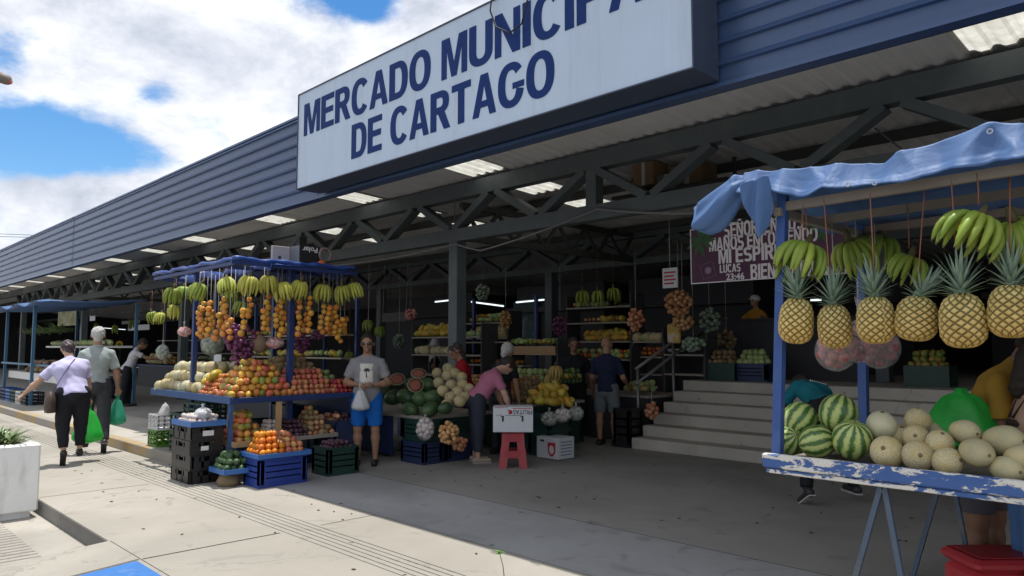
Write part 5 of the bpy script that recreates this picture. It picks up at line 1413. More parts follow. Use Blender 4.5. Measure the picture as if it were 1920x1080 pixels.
# stool with the upside-down fruit carton
sp = at(962, 874, z=0)
st = thing('plastic_stool', 'red plastic stool carrying an upside-down white fruit carton', 'stool', (sp.x, sp.y, 0), YAW)
m_stool = M('red stool plastic', (.36, .045, .055), .42, .15, 6)
q = MB()
for sx_, sy_ in ((-1, -1), (1, -1), (1, 1), (-1, 1)):
    V = []
    for z, k in ((0, .19), (.47, .135)):
        c = Vector((sx_ * k, sy_ * k, z)); w = .105 if z == 0 else .10
        V += [c, c - Vector((sx_ * w, 0, 0)), c - Vector((sx_ * w, sy_ * .012, 0)), c - Vector((sx_ * .012, sy_ * .012, 0)), c - Vector((sx_ * .012, sy_ * w, 0)), c - Vector((0, sy_ * w, 0))]
    q2 = MB(); q2.add(V, [(0, 1, 7, 6), (1, 2, 8, 7), (2, 3, 9, 8), (3, 4, 10, 9), (4, 5, 11, 10), (5, 0, 6, 11), (0, 5, 4, 3, 2, 1), (6, 7, 8, 9, 10, 11)])
    q2.build('leg', m_stool, st)
q = MB(); q.box(-.145, .145, -.145, .145, .44, .47, bev=.012)
q.build('seat', m_stool, st)
for k in range(4):
    q2 = MB(); a = k * math.pi / 2
    q2.box(-.10, .10, -.152, -.142, .34, .445); q2.box(-.105, .105, -.172, -.162, .13, .225)
    q2.xf(Matrix.Rotation(a, 4, 'Z')); q2.build('apron', m_stool, st)
m_carton = M('white carton board', (.60, .62, .65), .65, .06, 6)
m_cardb = M('brown cardboard', (.34, .22, .12), .8, .15, 8)
m_redp = M('red print', (.45, .03, .04), .6, .05); m_blkp = M('dark print', (.03, .03, .05), .6, .05)
fc = thing('fruit_carton', 'white fruit carton turned upside down on the red stool, red and dark print', 'carton', (sp.x, sp.y, .4715), YAW)
FW, FH = .53, .33
q = MB(); q.box(-FW / 2, FW / 2, -.19, .19, 0, FH, bev=.004); q.build('carton', m_carton, fc)
q = MB(); q.box(-FW / 2 + .02, -FW / 2 + .20, -.1915, -.1905, FH - .012, FH - .005); q.box(FW / 2 - .27, FW / 2 - .01, -.1915, -.1905, FH - .022, FH - .012); q.build('red_stripe', m_redp, fc)
text(fc, 'FRUTAS  L', m_blkp, 1, (FW / 2 - .012, -.191, FH - .035), (R(90), R(180), 0), fit=(.33, .062), th=.0008, fat=.014)
q = MB(); q.tube([(-.035, -.1905, FH - .066), (-.035, -.192, FH - .066)], .028, 14); q.build('emblem', m_redp, fc)
q = MB(); q.box(-.10, .10, -.1918, -.1906, FH - .112, FH - .106); q.box(-FW / 2 + .04, -FW / 2 + .12, -.1918, -.1906, FH - .108, FH - .102); q.build('print_rule', m_blkp, fc)
for x in (-.135, .125):
    q = MB(); q.box(x - .013, x + .013, -.1925, -.1906, FH - .19, FH - .115); q.box(x - .03, x - .0131, -.1925, -.1906, FH - .128, FH - .115); q.build('hand_hole', m_blkp, fc)
# white carton with red emblem on the floor
wx, wy = at(1047, 864, z=0).x, at(1047, 864, z=0).y
wc = thing('white_carton', 'white carton with a red round emblem on the floor beside the red stool', 'carton', (wx, wy, 0))
q = MB(); q.box(-.42, 0, 0, .34, .01, .31, bev=.004); q.build('carton', m_carton, wc)
q = MB(); q.add([(.138 * math.sin(R(a)) * .0, 0, 0) for a in (0, 1, 2)], []) if 0 else None
q = MB(); q.poly([(-.13 + .075 * math.cos(R(a)), .15 + .105 * math.sin(R(a))) for a in range(180, 361, 15)] + [(-.055, .24), (-.205, .24)], .0012, 'y'); q.v = [(a, b - .0016, c) for a, b, c in q.v]; q.build('emblem', m_redp, wc)
q = MB(); q.poly([(-.13 + .045 * math.cos(R(a)), .14 + .062 * math.sin(R(a))) for a in range(0, 360, 20)], .001, 'y'); q.v = [(a, b - .0028, c) for a, b, c in q.v]; q.build('emblem_ring', m_carton, wc)
q = MB(); q.box(-.35, -.27, -.001, -.0002, .24, .27); q.build('print_mark', m_blkp, wc)
m_bluegrey = M('grey blue print', (.17, .20, .27), .6, .1)
for k in range(5):
    q = MB(); q.box(.0003, .0013, .05, .29, .06 + .045 * k, .075 + .045 * k); q.build('print_line', m_bluegrey, wc)
# ---------------------------------------------------------------- dim shop shelves deeper in
def shelf_unit(name, x0, x1, y, zs, lab, deep=.45, board=None):
    o = Vector(((x0 + x1) / 2, y, 0)); t = thing(name, lab, 'shelf', o)
    for z in zs:
        q = MB(o); q.box(x0, x1, y, y + deep, z - .03, z); q.build('shelf_board', board or m_greywood, t)
    for x in (x0 - .03, x1 + .0):
        q = MB(o); q.box(x, x + .03, y + .02, y + deep, 0, max(zs) + .25); q.build('upright', m_steel2, t)
    return t
def shelf_px(px0, px1, pys, y, lab, **k):
    return shelf_unit('display_shelf', at(px0, pys[0], y=y).x, at(px1, pys[0], y=y).x, y, [at(px0, p, y=y).z for p in pys], lab, **k)
shelf_px(772, 900, (632, 664, 700), 9.6, 'dark shelf of yellow fruit behind the column')
heap(['papaya'], 776, 852, 631, 9.62, .13, 2, 'yellow papaya on the upper board behind the column', 'papayas on the dark shelf', .3)
heap(['papaya', 'longmelon'], 776, 852, 663, 9.62, .14, 1, 'yellow fruit on the lower board behind the column', 'fruit on the dark shelf', .3, sc=(.8, .95))
heap(['squash'], 866, 898, 632, 9.62, .12, 1, 'pale green fruit right of the column', 'pale fruit on the dark shelf', .3)
shelf_px(953, 1042, (662, ), 9.8, 'wooden display box of vegetables beside the rear column', board=m_wood)
q = MB(at(1000, 655, y=9.78)); a, b_ = at(953, 662, y=9.78), at(1042, 646, y=9.78); q.box(a.x, b_.x, 9.76, 9.79, a.z, a.z + .13); q.build('box_front', m_cardb, None, 'brown front board of the vegetable display beside the rear column', 'board')
heap(['squash', 'mangog'], 956, 1030, 646, 9.84, .11, 1, 'pale green vegetable in the wooden display box', 'vegetables in the wooden display', .3)
shelf_px(1062, 1180, (578, 606, 640), 11.6, 'tall dark shelf of fruit above the two men')
heap(['peach', 'squash'], 1070, 1130, 577, 11.62, .12, 1, 'reddish and pale fruit on the top board above the men', 'fruit on the top board', .3)
heap(['papaya', 'onion'], 1088, 1172, 605, 11.62, .12, 1, 'yellow fruit on the second board above the men', 'fruit on the second board', .3)
# nets of onions and small goods around the handrail
for i, (px, py, y, rad, n, mt, lab) in enumerate([(1272, 568, 10.6, (.24, .16, .20), 60, m_onion, 'large cluster of netted tan onions hanging over the steps'), (1280, 605, 10.8, (.18, .12, .12), 30, m_onion, 'lower cluster of netted onions hanging over the steps'), (1222, 770, 9.75, (.09, .08, .12), 20, m_onion, 'net of onions hanging from the handrail post'), (1300, 645, 11.0, (.2, .14, .1), 26, m_cabb, 'dim greens hanging above the top of the steps')]):
    p = at(px, py, y=y); bag_of('produce_net', p, rad, .042, n, mt, lab, 'net of produce', None, .1, False, 120 + i, top=3.38 if i != 2 else p.z + .3)
shelf_px(1245, 1318, (664, 700), 11.3, 'small shelf of white trays behind the handrail')
for i, px in enumerate((1258, 1276, 1296)):
    p = at(px, 660, y=11.5); q = MB(); q.lathe([(.05, 0), (.10, .05), (.105, .055), (.095, .052), (.045, .008)], 16); o = q.build('metal_bowl', m_white, None, ('white bowl on the small shelf, left one', 'white bowl in the middle of the small shelf', 'white bowl on the small shelf, right one')[i], 'bowl'); o.location = p
p = at(1262, 622, y=10.9); q = MB(p); q.box(p.x - .13, p.x + .13, p.y, p.y + .06, p.z - .2, p.z + .14, bev=.02)
q.build('yellow_packet', M('yellow packet', (.48, .30, .05), .5, .2, 8, col2=(.5, .45, .35), c2t=(.5, .6)), None, 'yellow and white packet hanging near the handrail', 'packet')
# lamps that are lit inside
m_tube, nt, b = base_mat('lit fluorescent tube'); b.inputs['Emission Color'].default_value = (.85, .95, 1, 1); b.inputs['Emission Strength'].default_value = .8
for i, (a, b_, y, lab) in enumerate([((816, 566), (852, 562), 13.4, 'lit white tube lamp left of the column'), ((884, 566), (944, 574), 13.4, 'lit tube lamp right of the column'), ((968, 567), (1020, 562), 13.6, 'lit tube lamp beside the rear column'), ((1228, 553), (1246, 554), 15, 'tiny lit lamp left of the hanging onions'), ((722, 588), (742, 594), 13.4, 'short lit lamp behind the sunglasses man'), ((1520, 563), (1540, 562), 15.5, 'small lit lamp seen under the left pineapples'), ((195, 615), (235, 618), 16, 'lit lamp deep in the left part of the hall')]):
    A, B_ = at(*a, y=y), at(*b_, y=y)
    t = thing('tube_lamp', lab, 'lamp', (A + B_) / 2)
    q = MB((A + B_) / 2); q.tube([A, B_], .02, 8); q.build('tube', m_tube, t)
    q = MB((A + B_) / 2); q.bar(A + Vector((0, 0, .05)), B_ + Vector((0, 0, .05)), .07, .03); q.tube([(A + B_) / 2 + Vector((0, 0, .06)), ((A + B_) / 2).xy.to_3d() + Vector((0, 0, 3.9))], .006, 5); q.build('fitting', m_steel2, t)
# banner, small signs
m_bann, nt, b = base_mat('plum banner cloth'); v = objvec(nt); nz = noise(nt, 2.2, 5, .6, v, .5)
nt.links.new(mixc(nt, nz.outputs['Fac'], (.042, .011, .034), (.085, .022, .055)), b.inputs['Base Color']); b.inputs['Roughness'].default_value = .7
BY = 7.75
bl_, br = at(1296, 533, y=BY), at(1565, 514, y=BY); bt = at(1298, 430, y=BY)
x0, x1, z0, z1 = bl_.x, br.x + .12, bl_.z, bt.z
BO = Vector(((x0 + x1) / 2, BY, z0))
bn_ = thing('banner', 'plum printed banner with white lettering and green leaves hung above the steps', 'banner', BO)
q = MB(BO); q.box(x0, x1, BY, BY + .015, z0, z1); q.build('cloth', m_bann, bn_)
m_lt = M('banner lettering white', (.62, .58, .58), .7, .1)
q = MB(BO)
for a in ((x0, x1, z0, z0 + .012), (x0, x1, z1 - .012, z1), (x0, x0 + .012, z0 + .013, z1 - .013), (x1 - .012, x1, z0 + .013, z1 - .013)): q.box(a[0], a[1], BY - .004, BY - .0005, a[2], a[3])
q.build('white_border', m_lt, bn_)
def bline(s, pl, pr, h):
    a, b_ = at(*pl, y=BY), at(*pr, y=BY)
    letters(bn_, s, m_lt, a.x, a.z, b_.x - a.x, h, BY - .005, .0045)
bline('"SEÑOR, EN TUS', (1352, 447), (1507, 432), .17)
bline('MANOS ENCOMIENDO', (1330, 472), (1534, 456), .155)
bline('MI ESPIRITU.', (1348, 495), (1500, 484), .165)
bline('LUCAS', (1350, 512), (1389, 509), .095)
_a, _b = at(1362, 526, y=BY), at(1396, 524, y=BY); text(bn_, '23:46', m_lt, 1, Vector((_a.x, BY - .003, _a.z)) - BO, (R(90), 0, 0), fit=(_b.x - _a.x, .08), th=.002, fat=.02)
bline('BIENVENIDOS', (1408, 524), (1555, 513), .17)
m_fr = M('banner leaf green', (.03, .085, .03), .7, .3, 12)
def leaf2d(mb, cx, cz, a, L, w):
    d = Vector((math.cos(a), math.sin(a))); n_ = Vector((-d.y, d.x))
    pts = [Vector((cx, cz)) + d * L * t + n_ * w * s for t, s in ((0, 0), (.3, 1), (.6, .9), (1, 0), (.6, -.9), (.3, -1))]
    mb.poly([tuple(p) for p in pts], .0012, 'y')
for (cx, cz, sd) in ((x0 + .12, z1 - .14, 1), (x1 - .22, z1 - .12, -1)):
    for k in range(9):
        q = MB(); leaf2d(q, cx + .02 * k * sd * .4, cz - .02 * (k % 3), R(-150 + k * 38), .20, .028)
        q.v = [(a - BO.x, b - .0010 - .0014 * k + BY - BO.y, c - BO.z) for a, b, c in q.v]
        q.build('printed_leaf', m_fr, bn_)
m_plm = M('banner pale outline', (.25, .17, .25), .7)
p = at(1328, 507, y=BY)
q = MB(BO)
pts = [Vector((p.x + .12 * math.cos(R(a)), BY - .003, p.z + .12 * math.sin(R(a)))) for a in (60, 150, 240, 330)]
for i in range(4): q.bar(pts[i], pts[(i + 1) % 4], .003, .012, upv=(0, 1, 0))
q.build('book_outline', m_plm, bn_)
q = MB(BO); q.tube([(p.x, BY - .004, p.z), (p.x, BY - .001, p.z)], .045, 12); q.build('book_emblem', m_plm, bn_)
for x in (x0 + .05, x1 - .05):
    q = MB(BO); q.tube([(x, BY + .01, z1), (x, BY + .1, 3.37)], .006, 5); q.build('cord', m_twinew, bn_)
ns = at(1665, 400, y=7.7)
sn = thing('no_smoking_sign', 'white no smoking sign hanging above the pineapples', 'sign', ns)
q = MB(); q.box(-.14, .14, 0, .006, -.10, .10); q.build('sign_board', m_carton, sn)
q = MB()
for k in range(20):
    t0, t1_ = 2 * math.pi * k / 20, 2 * math.pi * (k + 1) / 20
    q.bar((.05 * math.cos(t0), -.003, .025 + .05 * math.sin(t0)), (.05 * math.cos(t1_), -.003, .025 + .05 * math.sin(t1_)), .004, .011, upv=(0, 1, 0))
q.bar((-.035, -.0045, .06), (.035, -.0045, -.01), .002, .010, upv=(0, 1, 0)); q.build('red_ring', m_redp, sn)
q = MB(); q.box(-.036, .036, -.002, -.0005, .019, .031); q.build('cigarette', m_blkp, sn)
q = MB(); q.box(-.11, .11, -.002, -.0005, -.065, -.058); q.box(-.08, .08, -.002, -.0005, -.085, -.078); q.build('small_print', m_blkp, sn)
q = MB(); q.tube([(0, .003, .10), (0, .2, 3.4 - ns.z)], .004, 5); q.build('string', m_twinew, sn)
s2 = at(1256, 521, y=9.4)
sn2 = thing('notice_sign', 'small white notice with red lines on the dark wall left of the banner', 'sign', s2)
q = MB(); q.box(-.13, .13, 0, .01, -.15, .15); q.build('sign_board', m_carton, sn2)
for k in range(4):
    q = MB(); q.box(-.10, .10 - .03 * (k % 2), -.002, -.0005, .07 - .055 * k, .095 - .055 * k); q.build('print_line', m_redp, sn2)
q = MB(); q.tube([(0, .005, .15), (0, .005, 3.9 - s2.z)], .004, 5); q.build('cord', m_twinew, sn2)
# cartons stored up in the truss
for i, (px, py, w, h, y) in enumerate([(1220, 330, .36, .34, 9.0), (1300, 338, .55, .40, 9.3), (1262, 345, .30, .22, 9.1)]):
    p = at(px, py, y=y); q = MB(); q.box(-w / 2, w / 2, -.2, .2, -h / 2, h / 2, bev=.004)
    t = thing('cardboard_box', ('brown cardboard box stored highest in the roof truss', 'wide cardboard box stored in the truss above the banner', 'small grey box between the stored cartons')[i], 'box', p)
    q.build('carton', m_cardb if i < 2 else M('grey board', (.25, .24, .23), .7), t)
    q = MB(); q.box(-.02, w / 2 * .2, -.202, -.2005, -h / 2, h / 2); q.build('tape', m_paper, t)
stg = thing('storage_loft', 'dark plank loft inside the roof carrying the stored cartons', 'loft', at(1260, 372, y=9.2))
l_ = at(1180, 375, y=9.2); q = MB(stg.location); q.box(l_.x, l_.x + 1.9, 8.75, 9.6, l_.z - .06, l_.z - .02); q.build('planks', m_steel2, stg)
for x in (l_.x + .1, l_.x + 1.8):
    q = MB(stg.location); q.box(x - .02, x + .02, 9.15, 9.19, l_.z - .02, 4.2); q.build('hanger', m_steel2, stg)
# loose cables slung under the truss
def cable(pts, r, lab, name='cable'):
    q = MB(pts[0]); 
    P = []
    for a, b_ in zip(pts, pts[1:]):
        a, b_ = Vector(a), Vector(b_)
        for k in range(6): P.append(a.lerp(b_, k / 6) - Vector((0, 0, .12 * (b_ - a).length * .12 * math.sin(k / 6 * math.pi))))
    P.append(Vector(pts[-1])); q.tube(P, r, 5)
    return q.build(name, M('grey cable', (.22, .22, .22), .6), None, lab, 'cable')
cable([at(600, 500, y=7.85), at(855, 458, y=7.85), at(902, 470, y=7.85), at(1120, 392, y=7.85), at(1300, 400, y=7.85)], .014, 'pale cable slung along the lower chord of the front truss')
cable([at(852, 300, y=8.3), at(853, 455, y=8.0)], .008, 'thin cable hanging down inside the truss above the column')
cable([at(1640, 240, y=8.3), at(1860, 400, y=8.3)], .01, 'thin cable hanging in the roof at the right')
p = at(985, 590, y=14.1); q = MB(p); q.box(p.x - .45, p.x + .45, p.y, p.y + .02, p.z - .75, p.z + .35); q.build('poster', M('teal poster', (.03, .075, .085), .6, .5, 3, col2=(.13, .16, .17), c2t=(.55, .6)), None, 'dim teal poster on the shop front between the rear columns', 'poster')

# more stock crowding the dim back of the hall
random.seed(91)
shelf_px(872, 950, (606, 634), 11.2, 'dim shelf of greens right of the front column')
heap(['mangog', 'squash', 'orange'], 876, 946, 605, 11.22, .11, 2, 'mixed green and orange produce on the dim shelf right of the front column', 'mixed produce right of the front column', .3)
heap(['melon', 'papaya'], 876, 946, 633, 11.22, .13, 2, 'pale fruit on the lower dim shelf right of the front column', 'pale fruit right of the front column', .3)
shelf_px(1062, 1180, (672, ), 11.3, 'low dim board of produce behind the two dark-clothed men')
heap(['orange', 'apple', 'squash'], 1064, 1176, 671, 11.32, .10, 2, 'mixed fruit on the low board behind the two dark-clothed men', 'fruit behind the two men', .3)
heap(['papaya', 'mangoy'], 1090, 1176, 639, 11.62, .11, 2, 'yellow fruit on the third board above the men', 'fruit on the third board', .3)
shelf_px(1186, 1240, (640, 668, 700), 11.6, 'narrow dim shelf beside the handrail')
heap(['squash', 'melon'], 1188, 1238, 639, 11.62, .12, 1, 'pale produce on top of the narrow dim shelf', 'pale produce on the narrow shelf', .3)
heap(['peach', 'orange'], 1188, 1238, 667, 11.62, .10, 2, 'reddish fruit in the middle of the narrow dim shelf', 'reddish fruit on the narrow shelf', .3)
for i, (px, py, y, rad, mt, lab) in enumerate([
        (690, 640, 9.0, (.14, .12, .18), m_onion, 'net of tan onions hanging left of the man in sunglasses, deep in shade'), (748, 640, 9.8, (.13, .12, .16), m_cabb, 'bag of greens hanging in the shade right of the man in sunglasses'),
        (770, 590, 10.8, (.14, .12, .14), m_pinkb, 'pinkish bag hanging over the yellow fruit shelf'), (905, 548, 11.4, (.16, .14, .18), m_cabb, 'bag of greens hanging right of the front column'),
        (948, 600, 10.6, (.12, .1, .18), m_onion, 'net of onions hanging beside the wooden display box'), (1050, 610, 10.8, (.13, .12, .2), m_redon, 'net of dark onions hanging beside the rear column'),
        (1192, 600, 11.0, (.15, .12, .2), m_onion, 'net of tan onions hanging left of the notice sign'), (1330, 600, 11.8, (.18, .14, .22), m_cabb, 'bag of greens hanging over the head of the steps'),
        (1362, 640, 12.2, (.16, .14, .2), m_pot, 'net of roots hanging over the head of the steps')]):
    p = at(px, py, y=y); bag_of('produce_net', p, rad, .04, 30, mt, lab, 'net of produce', None, .1, False, 160 + i, top=3.38)
for i, (px0, px1, py, y, lab) in enumerate(((1330, 1388, 716, 11.6, 'dark crate of roots at the head of the steps, left'), (1395, 1440, 716, 11.7, 'dark crate of greens at the head of the steps, right'), (1700, 1790, 712, 12.0, 'dark crate at the head of the steps behind the melons'))):
    p = at((px0 + px1) / 2, py, y=y); crate(p.x, y, 1.022, .6, .42, .3, (m_crgreen, m_crnavy, m_crgreen)[i], lab, 'solid', name='produce_crate')
    pyramid([('potato', 'squash', 'mangog')[i]], p.x - .26, p.x + .26, y - .18, y + .18, 1.29, .1, 3, (.3, .3, .3, .3), ('tan root', 'pale squash', 'green fruit')[i] + ' in the ' + lab, ('roots', 'squash', 'green fruit')[i] + ' at the head of the steps')
# ---------------------------------------------------------------- people: one smooth surface grown round a posed skeleton
def surf(prims, k, h, wr=None, pad=.03):
    """marching surface of smoothly blended tapered limbs; prim = (a, b, ra, rb, flat, normal, cuts)"""
    P = np.array([list(p[0]) + list(p[1]) for p in prims], float); rm = max(max(p[2], p[3]) for p in prims) + pad
    lo = np.minimum(P[:, :3].min(0), P[:, 3:].min(0)) - rm; hi = np.maximum(P[:, :3].max(0), P[:, 3:].max(0)) + rm
    n = np.ceil((hi - lo) / h).astype(int) + 1
    D = np.full(n, .5, np.float32)
    ax = [lo[i] + h * np.arange(n[i]) for i in range(3)]
    for a, b, ra, rb, flat, nv, cuts in prims:
        a = np.array(a, float); b = np.array(b, float); R_ = max(ra, rb) + k + .02
        i0 = np.maximum(0, ((np.minimum(a, b) - R_ - lo) / h).astype(int)); i1 = np.minimum(n, ((np.maximum(a, b) + R_ - lo) / h).astype(int) + 2)
        sl_ = tuple(slice(i0[i], i1[i]) for i in range(3))
        X, Y, Z = np.meshgrid(*[ax[i][i0[i]:i1[i]] for i in range(3)], indexing='ij')
        Q = np.stack([X - a[0], Y - a[1], Z - a[2]], -1); ab = b - a; L2 = max(1e-9, ab @ ab)
        t = np.clip((Q @ ab) / L2, 0, 1); V = Q - t[..., None] * ab
        if flat != 1.0:
            nn = np.array(nv, float); nn /= np.linalg.norm(nn)
            V = V + (V @ nn)[..., None] * nn * (flat - 1)
        d = np.linalg.norm(V, axis=-1) - (ra + (rb - ra) * t)
        for (cp, cn) in cuts:
            cn = np.array(cn, float); cn /= np.linalg.norm(cn)
            d = np.maximum(d, (np.stack([X - cp[0], Y - cp[1], Z - cp[2]], -1)) @ cn)
        c = D[sl_]; hh_ = np.clip(.5 + .5 * (d - c) / k, 0, 1)
        D[sl_] = d * (1 - hh_) + c * hh_ - k * hh_ * (1 - hh_)
    if wr:
        X, Y, Z = np.meshgrid(*ax, indexing='ij'); am, f, ph = wr
        q = np.sin(f * Z + 1.6 * np.sin(f * .45 * X + ph) + 1.2 * np.sin(f * .5 * Y + 2 * ph)) * (.6 + .4 * np.sin(f * .3 * X + f * .2 * Z + ph))
        q += .6 * np.sin(f * 1.7 * (X * .7 + Z * .7) + ph * 3 + np.sin(f * .6 * Y))
        D = D + am * q
    ins = D < 0
    S = ins[:-1, :-1, :-1].astype(np.int8) * 0; acc = np.zeros(S.shape + (3,)); cnt = np.zeros(S.shape)
    m = [D.shape[i] - 1 for i in range(3)]
    for axis in range(3):
        o = [i for i in range(3) if i != axis]
        for u in (0, 1):
            for v_ in (0, 1):
                s0 = [None] * 3; s0[axis] = slice(0, m[axis]); s0[o[0]] = slice(u, u + m[o[0]]); s0[o[1]] = slice(v_, v_ + m[o[1]])
                s1 = list(s0); s1[axis] = slice(1, m[axis] + 1)
                A, B = D[tuple(s0)], D[tuple(s1)]; x = (A < 0) != (B < 0)
                t = np.where(x, A / np.where(x, A - B, 1), 0)
                off = [None] * 3; off[axis] = t; off[o[0]] = np.full(t.shape, u, float); off[o[1]] = np.full(t.shape, v_, float)
                for i in range(3): acc[..., i] += np.where(x, off[i], 0)
                cnt += x
    cells = np.argwhere(cnt > 0); idx = -np.ones(S.shape, int); idx[tuple(cells.T)] = np.arange(len(cells))
    Vt = (cells + acc[tuple(cells.T)] / cnt[tuple(cells.T)][:, None]) * h + lo
    F = []
    for axis in range(3):
        o = [(axis + 1) % 3, (axis + 2) % 3]
        s0 = [slice(1, m[i]) for i in range(3)]; s0[axis] = slice(0, m[axis]); s1 = list(s0); s1[axis] = slice(1, m[axis] + 1)
        A, B = ins[tuple(s0)], ins[tuple(s1)]
        e = np.argwhere(A != B)
        if not len(e): continue
        flip = A[tuple(e.T)]
        base = e.copy()
        for i in o: base[:, i] += 1
        q = []
        for du, dv in ((1, 1), (0, 1), (0, 0), (1, 0)):
            c = base.copy(); c[:, o[0]] -= du; c[:, o[1]] -= dv; q.append(idx[tuple(c.T)])
        q = np.stack(q, 1); q[~flip] = q[~flip][:, ::-1]; F += q.tolist()
    return Vt, F
HANDS = {}
def hand(curl):
    if curl in HANDS: return HANDS[curl]
    pr = []
    for i, x in enumerate((.030, .010, -.010, -.029)):
        pr.append(((x * .7, 0, -.008), (x, 0, -.085), .0125, .0105, 1.0, (0, 1, 0), []))
        L = (.072, .082, .077, .060)[i] * .92; p = Vector((x, 0, -.085)); a = R(8)
        for j, f in enumerate((.45, .31, .24)):
            a += R(curl) * (.55 if j == 0 else 1.0) * (1 + .06 * i)
            q = p + Vector((x * .12, math.sin(a), -math.cos(a))) * L * f
            r0 = .0098 - .0012 * j - (.001 if i == 3 else 0)
            pr.append((tuple(p), tuple(q), r0, r0 - .001, 1.0, (0, 1, 0), [])); p = q
    p = Vector((.022, .004, -.022))
    for q, r0 in ((Vector((.048, .016, -.050)), .0125), (Vector((.054, .030 + .0002 * curl, -.078)), .0105), (Vector((.046, .040 + .0003 * curl, -.098)), .009)):
        pr.append((tuple(p), tuple(q), r0, r0 - .0015, 1, (0, 1, 0), [])); p = q
    pr.append(((0, 0, .03), (0, 0, -.02), .021, .024, 1.25, (0, 1, 0), []))
    HANDS[curl] = surf(pr, .006, .0042)
    return HANDS[curl]
def V3(*a): return Vector(a)
SKINS = {}
def skinmat(name, c): return M('skin ' + name, c, .5, .08, 14, .05, 80, spec=.35, col2=(c[0] * .9, c[1] * .8, c[2] * .78), c2t=(.45, .7))
sk_tan = skinmat('tan', (.36, .205, .13)); sk_brown = skinmat('brown', (.24, .13, .08)); sk_light = skinmat('light', (.48, .30, .215)); sk_dark = skinmat('dark', (.12, .07, .045))
def cloth(name, c, **k): return M('cloth ' + name, c, .85, .10, 10, .25, 160, spec=.2, **k)
m_shoe = M('dark shoe leather', (.03, .026, .024), .5); m_sole = M('pale shoe sole', (.45, .44, .42), .7); m_eye = M('dark eye', (.015, .012, .01), .2); m_lens = M('dark sunglass lens', (.01, .01, .012), .12, spec=.7)
m_lip = M('lip', (.30, .12, .09), .5)
def unit(v): return Vector(v).normalized()
